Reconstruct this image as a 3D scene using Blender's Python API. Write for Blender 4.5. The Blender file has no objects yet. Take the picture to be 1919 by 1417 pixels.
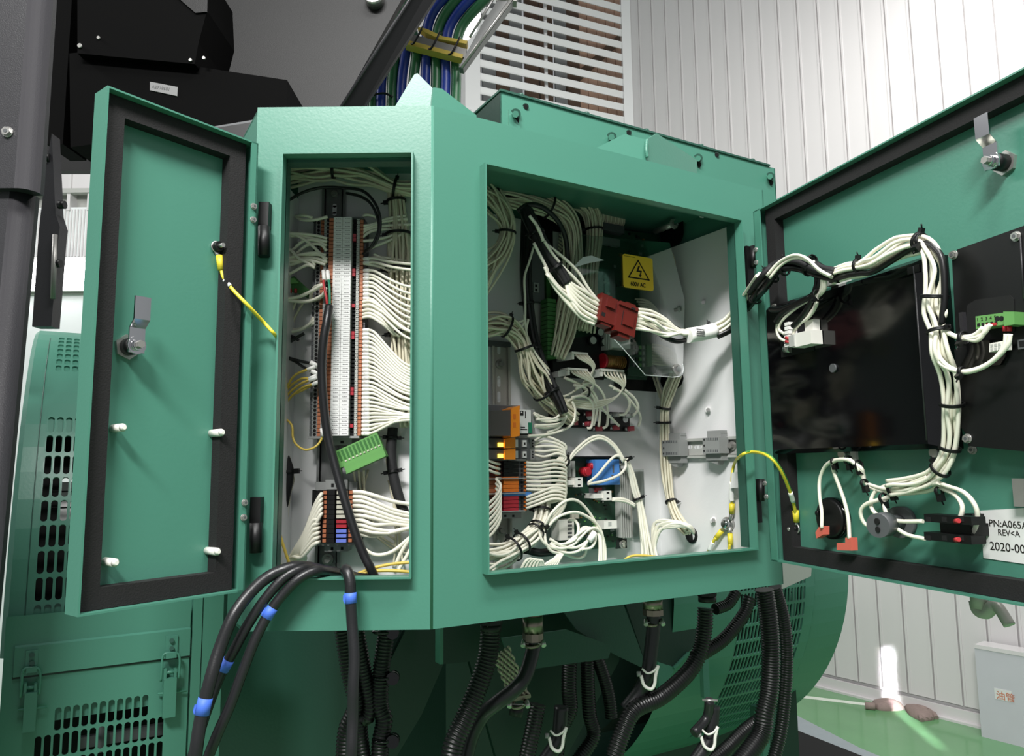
import bpy, math, random
from math import sin, cos, pi, radians, tan, atan2, sqrt
from mathutils import Vector, Matrix
random.seed(7)
SC = bpy.context.scene
COL = SC.collection
# ------------------------------------------------------------------ camera, world, lights, exposure
FPX, IW, IH = 1400.0, 1919.0, 1417.0
PITCH, ROLL = radians(6.8), 0.0107
CAM = Vector((0, 0, 1.45))
_f = Vector((0, cos(PITCH), sin(PITCH)))
_u0 = Vector((0, -sin(PITCH), cos(PITCH)))
_r = Vector((1, 0, 0)) * cos(ROLL) - _u0 * sin(ROLL)
_u = _u0 * cos(ROLL) + Vector((1, 0, 0)) * sin(ROLL)
cd = bpy.data.cameras.new('camera'); cam = bpy.data.objects.new('camera', cd); COL.objects.link(cam)
cd.sensor_width = 36; cd.lens = FPX / IW * 36; cd.clip_start = .02
cam.matrix_world = Matrix(((_r.x, _u.x, -_f.x, CAM.x), (_r.y, _u.y, -_f.y, CAM.y), (_r.z, _u.z, -_f.z, CAM.z), (0, 0, 0, 1)))
SC.camera = cam
w = bpy.data.worlds.new('room_light'); SC.world = w; w.use_nodes = True
w.node_tree.nodes['Background'].inputs[0].default_value = (.93, .97, 1, 1)
w.node_tree.nodes['Background'].inputs[1].default_value = .34
def area(name, loc, size, sy, power, tgt, col=(1, 1, 1)):
    l = bpy.data.lights.new(name, 'AREA'); l.shape = 'RECTANGLE'; l.size = size; l.size_y = sy; l.energy = power; l.color = col
    o = bpy.data.objects.new(name, l); o.location = loc
    o.rotation_euler = (Vector(tgt) - Vector(loc)).to_track_quat('-Z', 'Y').to_euler(); COL.objects.link(o)
area('ceiling_tube_light', (-.5, -1.2, 3.5), 1.1, .25, 128, (.1, 1.05, 1.5), (1, .99, .97))
area('ceiling_tube_light', (.4, .1, 3.6), 1.4, .3, 48, (.0, .95, 1.5), (1, .99, .97))
area('ceiling_tube_light', (1.9, 3.0, 4.4), 2.0, .5, 68, (1.9, 4.6, 1.6), (1, .98, .96))
area('ceiling_tube_light', (-2.6, 1.4, 3.6), 1.6, .4, 34, (-.6, 1.6, 1.2), (1, .99, .97))
SC.view_settings.view_transform = 'Standard'; SC.view_settings.look = 'None'
SC.view_settings.gamma = 1; SC.view_settings.exposure = 0.0; SC.view_settings.use_curve_mapping = False
SC.cycles.max_bounces = 8
def ray(x, y):
    return (_f + _r * ((x - IW / 2) / FPX) - _u * ((y - IH / 2) / FPX))
def atY(x, y, Y):
    d = ray(x, y); return CAM + d * (Y / d.y)
def atZ(x, y, z):
    d = ray(x, y); return CAM + d * ((z - CAM.z) / d.z)
Z = Vector((0, 0, 1))
class Fr:                                   # a real plane of the place: origin, horizontal axis, up, outward normal
    def __init__(s, O, u, n=None):
        s.O = Vector(O); s.u = Vector(u).normalized(); s.v = Z
        s.n = Vector((s.u.y, -s.u.x, 0)) if n is None else Vector(n).normalized()
    def P(s, u, v, n=0): return s.O + s.u * u + s.v * v + s.n * n
    def at(s, x, y, n=0):
        d = ray(x, y); k = ((s.O + s.n * n) - CAM).dot(s.n) / d.dot(s.n); return CAM + d * k
    def uv(s, x, y, n=0):
        p = s.at(x, y, n) - s.O; return p.dot(s.u), p.dot(s.v)
    def off(s, n): return Fr(s.O + s.n * n, s.u, s.n)
# ------------------------------------------------------------------ materials
def lin(c):
    return tuple(((v / 255) / 12.92 if v / 255 <= .04045 else ((v / 255 + .055) / 1.055) ** 2.4) for v in c) + (1,)
MATS = {}
def mat(name, rgb, rough=.5, metal=0, noise=0, nscale=30, bump=0, bscale=400, spec=.5, coat=0, emit=0, trans=0, stripe=None, alpha=1):
    m = bpy.data.materials.new(name); m.use_nodes = True; t = m.node_tree; b = t.nodes['Principled BSDF']
    c = lin(rgb); b.inputs['Base Color'].default_value = c; b.inputs['Roughness'].default_value = rough
    b.inputs['Metallic'].default_value = metal; b.inputs['Specular IOR Level'].default_value = spec
    b.inputs['Coat Weight'].default_value = coat; b.inputs['Coat Roughness'].default_value = .12
    b.inputs['Transmission Weight'].default_value = trans
    if emit: b.inputs['Emission Color'].default_value = c; b.inputs['Emission Strength'].default_value = emit
    tc = t.nodes.new('ShaderNodeTexCoord')
    if noise:
        n = t.nodes.new('ShaderNodeTexNoise'); n.inputs['Scale'].default_value = nscale; n.inputs['Detail'].default_value = 4
        t.links.new(tc.outputs['Object'], n.inputs['Vector'])
        mx = t.nodes.new('ShaderNodeMix'); mx.data_type = 'RGBA'
        mx.inputs[6].default_value = tuple(v * (1 - noise) for v in c[:3]) + (1,)
        mx.inputs[7].default_value = tuple(min(1, v * (1 + noise)) for v in c[:3]) + (1,)
        t.links.new(n.outputs[0], mx.inputs[0]); t.links.new(mx.outputs[2], b.inputs['Base Color'])
    if bump:
        n = t.nodes.new('ShaderNodeTexNoise'); n.inputs['Scale'].default_value = bscale; n.inputs['Detail'].default_value = 2
        t.links.new(tc.outputs['Object'], n.inputs['Vector'])
        bp = t.nodes.new('ShaderNodeBump'); bp.inputs['Strength'].default_value = bump; bp.inputs['Distance'].default_value = .001
        t.links.new(n.outputs[0], bp.inputs['Height']); t.links.new(bp.outputs[0], b.inputs['Normal'])
    MATS[name] = m; return m
mat('green', (73, 129, 111), .36, 0, .04, 6, .1, 260, .5)
mat('green_shaded', (44, 82, 70), .35, 0, .08, 8, .25, 200)  # darker copy of the green paint, shade put into the colour
mat('green_deep_shade', (22, 50, 41), .45, 0, .1, 8, .2, 200)  # darkest copy of that paint, carries the shade beneath the cabinet
mat('black', (11, 11, 12), .45, spec=.4); mat('black_case', (3, 3, 3), .7, spec=.05); mat('black_soft', (24, 24, 26), .75, 0, .1, 60, .3, 500)
mat('black_gloss', (7, 7, 9), .09, spec=.55); mat('rubber', (20, 18, 19), .8, 0, .15, 80, .4, 600)
mat('cable_black', (30, 30, 32), .36, 0, .08, 40, .15, 500); mat('conduit', (12, 12, 13), .38)
mat('black_paint', (44, 43, 46), .4, 0, .1, 5, .25, 700); mat('black_hood', (8, 8, 8), .5, 0, .1, 5, .2, 700, .35)
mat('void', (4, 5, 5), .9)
mat('wire_white', (236, 233, 216), .42, 0, .03, 100); mat('wire_cream', (216, 210, 186), .5, 0, .04, 90)
mat('wire_old', (186, 180, 156), .55, 0, .04, 90); mat('sleeve', (244, 243, 238), .5); mat('yellow', (226, 208, 60), .45); mat('yellow_wire', (214, 186, 84), .45); mat('green_wire', (70, 140, 60), .45)
mat('red_wire', (178, 52, 56), .45); mat('teal_wire', (30, 120, 90), .45)
mat('plate', (226, 226, 226), .35, 0, .03, 5, .1, 300); mat('white_plastic', (232, 230, 222), .35)
mat('grey_plastic', (138, 140, 138), .5, 0, .05, 60); mat('grey_dark', (82, 84, 86), .5); mat('grey_light', (176, 177, 172), .5)
mat('steel', (186, 184, 180), .3, .75, .06, 60); mat('rail_grey', (176, 172, 164), .4, .15); mat('zinc', (150, 148, 144), .42, .5, .1, 50); mat('chrome', (214, 214, 216), .1, 1)
mat('dark_rail', (128, 129, 128), .42, .4); mat('nickel', (140, 130, 118), .32, 1, .1, 90)
mat('orange', (214, 112, 34), .45); mat('orange_dull', (178, 108, 74), .5); mat('orange_clear', (236, 140, 40), .3)
mat('lamp_on', (255, 205, 60), .4, emit=5); mat('smoke', (84, 80, 78), .2)
mat('conn_green', (98, 152, 84), .4, 0, .05, 60); mat('conn_dark', (52, 104, 48), .45); mat('pcb', (26, 62, 44), .45, 0, .25, 60, .3, 250)
mat('pcb_black', (22, 32, 30), .5, 0, .25, 120); mat('brick_red', (92, 24, 18), .42, 0, .06, 60); mat('spade_red', (176, 66, 78), .38)
mat('coral', (212, 104, 88), .4); mat('blue_tape', (72, 112, 214), .55, 0, .08, 90); mat('blue', (76, 134, 206), .35)
mat('fuse_blue', (104, 122, 206), .35); mat('fuse_red', (166, 42, 54), .35); mat('fuse_clear', (196, 194, 178), .3)
mat('copper', (150, 110, 60), .4, .6); mat('sign_yellow', (255, 214, 66), .35); mat('ink', (22, 16, 12), .6); mat('ink_grey', (90, 90, 90), .6)
mat('paper', (222, 222, 220), .35); mat('grey_label', (112, 112, 112), .5); mat('red_cap', (176, 30, 44), .35)
mat('cable_blue', (34, 60, 150), .38, 0, .12, 30); mat('cable_green', (44, 104, 66), .38, 0, .12, 30)
mat('wall_white', (216, 213, 213), .3, 0, .015, 3); mat('wall_joint', (186, 184, 184), .5); mat('brown_wood', (186, 150, 128), .7, 0, .2, 12, .5, 60)
mat('slat_white', (236, 236, 236), .35); mat('dark_wood', (96, 76, 62), .8, 0, .3, 8); mat('grey_wood', (138, 140, 140), .8, 0, .2, 8)
mat('floor', (104, 158, 108), .14, 0, .12, 4, .12, 30, .6); mat('floor_line', (232, 240, 226), .3); mat('carton', (196, 196, 202), .6, 0, .05, 10)
mat('glove', (150, 132, 126), .9, 0, .2, 60, .6, 500); mat('ledge_grey', (150, 160, 164), .5, 0, .08, 20, .3, 200)
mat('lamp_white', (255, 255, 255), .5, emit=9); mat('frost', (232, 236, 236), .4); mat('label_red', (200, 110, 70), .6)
mat('braid', (176, 170, 152), .4, .8, .3, 300, .8, 900)
def clear_mat():
    m = bpy.data.materials.new('clear'); m.use_nodes = True; t = m.node_tree; b = t.nodes['Principled BSDF']
    t.nodes.remove(b); out = t.nodes['Material Output']
    tr = t.nodes.new('ShaderNodeBsdfTransparent'); tr.inputs[0].default_value = (.90, .93, .92, 1)
    gl = t.nodes.new('ShaderNodeBsdfGlossy'); gl.inputs['Roughness'].default_value = .05
    fr = t.nodes.new('ShaderNodeFresnel'); fr.inputs[0].default_value = 1.45
    mx = t.nodes.new('ShaderNodeMixShader'); t.links.new(fr.outputs[0], mx.inputs[0]); t.links.new(tr.outputs[0], mx.inputs[1])
    t.links.new(gl.outputs[0], mx.inputs[2]); t.links.new(mx.outputs[0], out.inputs[0]); MATS['clear'] = m
clear_mat()
# ------------------------------------------------------------------ mesh building
def crom(pts, k=6):
    pts = [Vector(p) for p in pts]
    if len(pts) < 3: return [pts[0].lerp(pts[-1], i / k) for i in range(k + 1)]
    out = []; q = [pts[0] * 2 - pts[1]] + pts + [pts[-1] * 2 - pts[-2]]
    for i in range(1, len(q) - 2):
        a, b, c, d = q[i - 1:i + 3]
        for j in range(k):
            t = j / k; t2 = t * t; t3 = t2 * t
            out.append(.5 * ((2 * b) + (c - a) * t + (2 * a - 5 * b + 4 * c - d) * t2 + (3 * b - 3 * c + d - a) * t3))
    out.append(pts[-1]); return out
class MB:
    def __init__(s): s.v = []; s.f = []; s.mi = []; s.sm = []; s.mats = []; s.cur = 0
    def m(s, name):
        if name not in s.mats: s.mats.append(name)
        s.cur = s.mats.index(name); return s
    def face(s, idx, smooth=False): s.f.append(idx); s.mi.append(s.cur); s.sm.append(smooth)
    def hexa(s, p):
        b = len(s.v); s.v += [Vector(q) for q in p]
        for q in ((0, 3, 2, 1), (4, 5, 6, 7), (0, 1, 5, 4), (1, 2, 6, 5), (2, 3, 7, 6), (3, 0, 4, 7)): s.face([b + i for i in q])
        return s
    def fbox(s, fr, u0, v0, u1, v1, n0, n1):
        if u0 > u1: u0, u1 = u1, u0
        if v0 > v1: v0, v1 = v1, v0
        if n0 > n1: n0, n1 = n1, n0
        P = fr.P
        return s.hexa([P(u0, v0, n0), P(u1, v0, n0), P(u1, v1, n0), P(u0, v1, n0), P(u0, v0, n1), P(u1, v0, n1), P(u1, v1, n1), P(u0, v1, n1)])
    def pbox(s, fr, x0, y0, x1, y1, n0, n1):
        xm, ym = (x0 + x1) / 2, (y0 + y1) / 2; n = max(n0, n1)
        return s.fbox(fr, fr.uv(x0, ym, n)[0], fr.uv(xm, y0, n)[1], fr.uv(x1, ym, n)[0], fr.uv(xm, y1, n)[1], n0, n1)
    def box(s, a, b):
        x0, y0, z0 = a; x1, y1, z1 = b
        return s.hexa([(x0, y0, z0), (x1, y0, z0), (x1, y1, z0), (x0, y1, z0), (x0, y0, z1), (x1, y0, z1), (x1, y1, z1), (x0, y1, z1)])
    def prism(s, pts, ext):
        b = len(s.v); n = len(pts); ext = Vector(ext)
        s.v += [Vector(p) for p in pts] + [Vector(p) + ext for p in pts]
        s.face(list(range(b, b + n))); s.face(list(range(b + 2 * n - 1, b + n - 1, -1)))
        for i in range(n): j = (i + 1) % n; s.face([b + i, b + j, b + n + j, b + n + i])
        return s
    def ppoly(s, fr, px, n0, n1):
        return s.prism([fr.at(x, y, n1) for x, y in px], fr.n * (n0 - n1))
    def cyl(s, p0, p1, r, seg=12, r1=None, smooth=True):
        p0 = Vector(p0); p1 = Vector(p1); r1 = r if r1 is None else r1
        d = (p1 - p0).normalized(); a = d.orthogonal().normalized(); c = d.cross(a); b = len(s.v)
        for k, (p, q) in enumerate(((p0, r), (p1, r1))):
            for i in range(seg): t = 2 * pi * i / seg; s.v.append(p + (a * cos(t) + c * sin(t)) * q)
        for i in range(seg): j = (i + 1) % seg; s.face([b + i, b + j, b + seg + j, b + seg + i], smooth)
        s.face(list(range(b + seg - 1, b - 1, -1))); s.face(list(range(b + seg, b + 2 * seg))); return s
    def tube(s, pts, r, sides=6, closed=False, rf=None):
        b = len(s.v); n = len(pts); a = None
        for i, p in enumerate(pts):
            q0 = pts[i - 1] if (i > 0 or closed) else p; q1 = pts[(i + 1) % n] if (i < n - 1 or closed) else p
            d = (q1 - q0)
            d = d.normalized() if d.length > 1e-9 else Z
            if a is None: a = d.orthogonal().normalized()
            a = (a - d * a.dot(d)); a = a.normalized() if a.length > 1e-6 else d.orthogonal().normalized()
            c = d.cross(a); rr = r if rf is None else rf(i, n)
            for k in range(sides): t = 2 * pi * k / sides; s.v.append(p + (a * cos(t) + c * sin(t)) * rr)
        for i in range(n if closed else n - 1):
            for k in range(sides):
                i2 = (i + 1) % n; k2 = (k + 1) % sides
                s.face([b + i * sides + k, b + i * sides + k2, b + i2 * sides + k2, b + i2 * sides + k], True)
        if not closed:
            s.face([b + k for k in range(sides - 1, -1, -1)]); s.face([b + (n - 1) * sides + k for k in range(sides)])
        return s
    def ring(s, c, d, R, r, seg=16, sides=6, sq=1, ax=None):
        d = Vector(d).normalized(); a = d.orthogonal().normalized() if ax is None else Vector(ax).normalized(); e = d.cross(a)
        return s.tube([Vector(c) + (a * cos(2 * pi * i / seg) + e * sin(2 * pi * i / seg) * sq) * R for i in range(seg)], r, sides, True)
    def hexnut(s, p0, p1, r): return s.cyl(p0, p1, r, 6, smooth=False)
def wloc(o):
    l = Vector((0, 0, 0))
    while o: l += o.location; o = o.parent
    return l
def obj(name, mb, parent=None, loc=None, label=None, kind=None):
    base = wloc(parent) if parent else Vector((0, 0, 0))
    if loc is None:
        loc = Vector((0, 0, 0))
        if mb.v:
            for v in mb.v: loc += v
            loc /= len(mb.v)
    loc = Vector(loc)
    me = bpy.data.meshes.new(name); me.from_pydata([v - loc for v in mb.v], [], mb.f)
    for n in mb.mats: me.materials.append(MATS[n])
    me.polygons.foreach_set('material_index', mb.mi); me.polygons.foreach_set('use_smooth', mb.sm); me.update()
    o = bpy.data.objects.new(name, me); COL.objects.link(o); o.parent = parent; o.location = loc - base
    if label: o['label'] = label
    if kind: o['kind'] = kind
    return o
def thing(name, label, cat, loc, group=None):
    o = bpy.data.objects.new(name, None); COL.objects.link(o); o.location = loc; o.empty_display_size = .02
    o['label'] = label; o['category'] = cat
    if group: o['group'] = group
    return o
def solo(name, mb, label, cat, group=None):
    o = obj(name, mb); o['label'] = label; o['category'] = cat
    if group: o['group'] = group
    return o
def struct(name, mb, parent=None):
    o = obj(name, mb, parent)
    if parent is None: o['kind'] = 'structure'
    return o
def dup(o, delta, parent=None):
    c = o.copy(); COL.objects.link(c); c.parent = parent
    if parent is None: c.location = o.location + Vector(delta)
    for ch in o.children: dup(ch, delta, c)
    return c
def text(s, fr, x, y, n, h, parent, matn='ink', name='lettering', align='LEFT', ang=0, wid=None):
    c = bpy.data.curves.new(name, 'FONT'); c.body = s; c.size = h; c.offset = .00022 if len(s) == 7 and s[0] == '6' else 0; c.extrude = .0001; c.align_x = align
    c.materials.append(MATS[matn]); o = bpy.data.objects.new(name, c); COL.objects.link(o)
    p = fr.at(x, y, n); R = Matrix((fr.u, Z, fr.n)).transposed()
    if R.determinant() < 0: R = Matrix((-fr.u, Z, fr.n)).transposed()
    R = R @ Matrix.Rotation(ang, 3, 'Z'); o.rotation_euler = R.to_euler()
    o.parent = parent; o.location = p - (wloc(parent) if parent else Vector((0, 0, 0)))
    if wid: o.scale.x = wid
    return o
def screw(fr, x, y, n, r, parent, name='screw', m='steel', h=None, hexa=True):
    b = MB().m(m); p = fr.at(x, y, n); h = h or r * .8
    b.cyl(p, p + fr.n * h * .35, r * 1.25, 14)
    (b.hexnut if hexa else b.cyl)(p + fr.n * h * .35, p + fr.n * h * 1.2, r)
    b.m('grey_dark').cyl(p + fr.n * h * 1.2, p + fr.n * h * 1.3, r * .45, 8)
    return obj(name, b, parent)
# wires -------------------------------------------------
def pts3(fr, pts): return [fr.at(p[0], p[1], p[2] if len(p) > 2 else 0) for p in pts]
def wire(fr, pts, r=.0022, m='wire_white', parent=None, name='wire', k=6, sides=6, **kw):
    b = MB().m(m).tube(crom(pts3(fr, pts), k), r, sides)
    return b if parent is None else obj(name, b, parent)
def tie(c, d, R, parent, headdir=None, m='black', head=.0032):
    b = MB().m(m); d = Vector(d).normalized(); a = d.orthogonal().normalized() if headdir is None else (Vector(headdir) - d * Vector(headdir).dot(d)).normalized()
    e = d.cross(a); c = Vector(c)
    ringp = [c + (a * cos(2 * pi * i / 18) + e * sin(2 * pi * i / 18)) * R for i in range(18)]
    for off in (-.0011, 0, .0011): b.tube([p + d * off for p in ringp], .0011, 5, True)
    h = c + a * (R + head * .6); g = head
    b.hexa([h + a * x + d * y + e * z for z in (-g * .8, g * .8) for x, y in ((-g, -g * .8), (g, -g * .8), (g, g * .8), (-g, g * .8))])
    b.tube([h + a * g * .8, h + a * (g + .004) + e * .002], .0009, 4)
    return obj('cable_tie', b, parent)
def bundle(root, fr, pts, n, R, r=.0021, m='wire_cream', ties=(), twist=.6, taper=None, rs=None, k=5, jit=.25, headdir=None, endfan=None, wname='wire', flat=.8):
    """n wires that run together round one path; taper gives the bundle radius at each path point"""
    P = pts3(fr, pts); cp = crom(P, k); N = len(cp); rng = random.Random(int(abs(P[0].x * 1e5)) + n)
    tp = taper or [1] * len(P)
    frames = []; a = None
    for i in range(N):
        d = (cp[min(i + 1, N - 1)] - cp[max(i - 1, 0)]).normalized()
        if a is None: a = d.cross(fr.n).normalized()
        a = (a - d * a.dot(d)).normalized(); frames.append((d, a, d.cross(a)))
    spots = []; j = 0
    while len(spots) < n:
        rad = sqrt((j + .5) / n); an = j * 2.39996; spots.append((rad * cos(an), rad * sin(an) * flat)); j += 1
    for s_, (sx, sy) in enumerate(spots):
        b = MB().m(m if isinstance(m, str) else m[s_ % len(m)]); ph = rng.uniform(0, 6.28); am = rng.uniform(0, jit); q = []
        for i in range(N):
            f = i / (N - 1) * (len(P) - 1); i0 = int(min(f, len(P) - 2)); t = tp[i0] + (tp[i0 + 1] - tp[i0]) * (f - i0)
            d, a, e = frames[i]; tw = twist * i / N
            x = sx * cos(tw) - sy * sin(tw) + am * sin(ph + i * .35) * t; y = sx * sin(tw) + sy * cos(tw)
            q.append(cp[i] + (a * x + e * y) * R * t)
        b.tube(q, r, 6); obj(wname, b, root)
    for t in ties:
        hd = headdir
        if isinstance(t, tuple): t, hd = t[0], Vector(t[1])
        i = min(N - 1, int(t * (N - 1))); f = t * (len(P) - 1); i0 = int(min(f, len(P) - 2)); tt = tp[i0] + (tp[i0 + 1] - tp[i0]) * (f - i0)
        tie(cp[i], frames[i][0], (R * tt + r) * .98, root, hd if hd is not None else frames[i][1])
def conduit(name, fr, pts, r, label, pitch=.005, parent=None, m='conduit', cat='conduit', group=None):
    cp = crom(pts3(fr, pts), 8); out = [cp[0]]; L = 0     # even resample
    acc = 0; step = pitch / 4
    for i in range(1, len(cp)):
        seg = (cp[i] - cp[i - 1]).length; t = step - acc
        while t <= seg: out.append(cp[i - 1].lerp(cp[i], t / seg)); t += step
        acc = (acc + seg) % step if seg else acc
    b = MB().m(m).tube(out, r, 12, rf=lambda i, n: r * (1.0 if i % 4 < 2 else .86))
    return obj(name, b, parent) if parent else solo(name, b, label, cat, group)
# ------------------------------------------------------------------ the real planes
TOP = atY(808, 198, .9).z; BOT = atY(806, 1180, .9).z
CORN = Vector((-.0988, .9, 0))
A30 = radians(30.4)
PL = Fr(CORN, (1, 0, 0)); PR = Fr(CORN, (cos(A30), sin(A30), 0))
LEFT_X = -.319; WR = .606
BL = Fr(Vector((0, 1.07, 0)), (1, 0, 0))
DEP = .27
BR = PR.off(-DEP)
FRC = PR.P(WR, 0, 0)                        # front right corner
SR = Fr(FRC - PR.u * .012, -PR.n, -PR.u)    # inside of the right side wall, seen from inside
DL = Fr((-.306, .87, 0), (-.603, -.797, 0), (.797, -.603, 0))
DR = Fr((.3865, 1.15, 0), (.306, -.952, 0), (-.952, -.306, 0))
AL = PR.off(-.34)                           # front tangent plane of the generator guard
GR = PR.off(-.20)
# narrow shaft of light from an added lamp, imitating a reflection on the far wall
streak = bpy.data.lights.new('streak_lamp', 'AREA'); streak.shape = 'RECTANGLE'; streak.size = .035; streak.size_y = .5; streak.energy = .6; streak.spread = radians(1.6)
so = bpy.data.objects.new('streak_lamp', streak); COL.objects.link(so); so.location = (1.9, 1.9, .9)
so.rotation_euler = (atZ(1690, 1300, .12) - Vector(so.location)).to_track_quat('-Z', 'Y').to_euler()
# ================================================================== SETTING
FL_Z = 0.0
b = MB().m('floor').box((-3.5, -1.5, -.05), (5.5, 7.5, 0)); struct('floor', b)
WA = atZ(1490, 1275, 0); WB = atZ(1830, 1360, 0)
WF = Fr(WA, (WB - WA))                       # white panelled wall on the far side
uc = WF.uv(1176, 120)[0]; PW = .1535
wall = MB().m('wall_joint').fbox(WF, uc, 0, uc + PW * 32, 7.0, -.06, -.012); wall = struct('wall_right', wall)
pm = None
for i in range(32):
    u0 = uc + i * PW + .004
    b = MB().m('wall_white'); b.fbox(WF, u0, .09, u0 + PW - .010, 7.0, -.012, 0)
    for k in ((0, .012), (PW - .022, PW - .010)): b.fbox(WF, u0 + k[0], .09, u0 + k[1], 7.0, 0, .004)
    if i in (22, 23):
        for j in range(14): b.fbox(WF, u0 + .014 + j * .0082, .09, u0 + .018 + j * .0082, 7.0, 0, .0015)
    obj('panel', b, wall)
b = MB().m('wall_white').fbox(WF, uc, 0, uc + PW * 32, .07, 0, .02).fbox(WF, uc, 0, uc + PW * 32, .012, 0, .045)
struct('baseboard_right', b)
cpt = WF.P(uc, 0, 0)
b = MB().m('slat_white').box((cpt.x - .05, cpt.y - .05, 0), (cpt.x + .03, cpt.y + .03, 7.0)); struct('trim_1', b)
LV = Fr(cpt, (cos(radians(24)), sin(radians(24)), 0))
ul = LV.uv(897, 150)[0]
# louvre screen left of the corner trim
root = thing('louvre_screen', 'white louvre screen of horizontal slats between white post and wall corner', 'louvre', LV.P(ul, 2.2, 0))
me0 = None
v0 = LV.uv(1165, 300)[1]
for i in range(24):
    v = v0 + (i - 4) * .1185
    b = MB().m('slat_white'); P = LV.P
    b.hexa([P(ul, v, .0), P(-.03, v, .0), P(-.03, v + .008, .0), P(ul, v + .008, .0), P(ul, v + .040, .012), P(-.03, v + .040, .012), P(-.03, v + .048, .012), P(ul, v + .048, .012)])
    b.fbox(LV, ul, v - .012, -.03, v + .004, -.004, .004)
    obj('slat', b, root)
for px in (1031,):
    u = LV.uv(px, 120)[0]; obj('mullion', MB().m('slat_white').fbox(LV, u - .012, v0, u + .012, v0 + 2.7, -.09, -.07), root)
b = MB().m('slat_white'); upo = LV.uv(868, 150)[0]; upo2 = LV.uv(896, 150)[0]
b.fbox(LV, upo, 0, upo2, 7.0, -.05, .05).fbox(LV, upo + .04, 0, upo + .06, 4.3, .05, .07)
solo('wall_post', b, 'white square post at the near end of the louvre screen', 'post')
struct('wall_far', MB().m('wall_white').fbox(LV, -7.5, 0, upo, 7.0, -.12, -.06))
# timber cladding outdoors behind the louvres
LB = LV.off(-.5)
root = thing('timber_fence', 'dark brown and grey timber boards standing outdoors behind the white louvres', 'fence', LB.P(-1, 1.5, 0))
xs = [878, 905, 930, 955, 985, 1012, 1040, 1062]
for i, x in enumerate(xs):
    u0 = LB.uv(x, 100)[0]; u1 = LB.uv(x + 26, 100)[0] - .012
    obj('board', MB().m(('dark_wood', 'grey_wood', 'dark_wood', 'grey_wood', 'dark_wood')[i % 5]).fbox(LB, u0, 1.6, u1, 7.2, -.02 - .015 * (i % 3), .0), root)
obj('rail', MB().m('void').fbox(LB, LB.uv(880, 100)[0], 4.45, LB.uv(1065, 100)[0], 4.62, .0, .03), root)
root = thing('timber_wall', 'light tan plank wall outdoors with a dark diagonal brace behind the louvres', 'wall', LB.P(-.3, 1.5, 0))
for i in range(8):
    u0 = LB.uv(1066, 100)[0] + i * .105
    obj('plank', MB().m('brown_wood').fbox(LB, u0, 1.6, u0 + .098, 7.2, -.02 - .006 * (i % 2), -.003), root)
obj('diagonal_brace', MB().m('dark_wood').ppoly(LB, [(1065, 150), (1170, 55), (1170, 75), (1065, 172)], 0, .05), root)
# far room behind the tower: white sheet wall, strip window and bright lamp
FW = Fr((0, 3.6, 0), (1, 0, 0))
b = MB().m('frost').pbox(FW, -400, 255, 420, 298, -.04, 0).m('wall_white').pbox(FW, -400, 312, 420, 354, -.04, 0).m('frost').pbox(FW, -400, 390, 420, 1700, -.04, 0)
b.m('grey_light').pbox(FW, -400, 354, 420, 362, -.02, .02).pbox(FW, -400, 298, 420, 300, -.03, .02)
for i in range(34): b.m('wall_white').pbox(FW, 40 + i * 6, 392, 42.5 + i * 6, 480, 0, .006)
b.m('grey_light').pbox(FW, -400, 548, 420, 552, 0, .02)
struct('wall_back', b)
b = MB().m('dark_wood').pbox(FW, -200, 299, 420, 313, -.09, -.05).m('grey_light').pbox(FW, -200, 360, 420, 392, -.09, -.05)
for x in (127, 165, 90): b.m('wall_white').pbox(FW, x, 296, x + 6, 394, -.05, .01)
struct('window_1', b)
root = thing('wall_lamp', 'glowing white strip lamp on the far wall beyond the black column', 'lamp', FW.at(80, 520, .05))
obj('housing', MB().m('grey_light').pbox(FW, -60, 482, 160, 546, .0, .05), root)
obj('diffuser', MB().m('lamp_white').pbox(FW, -55, 488, 156, 542, .05, .07), root)
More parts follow.
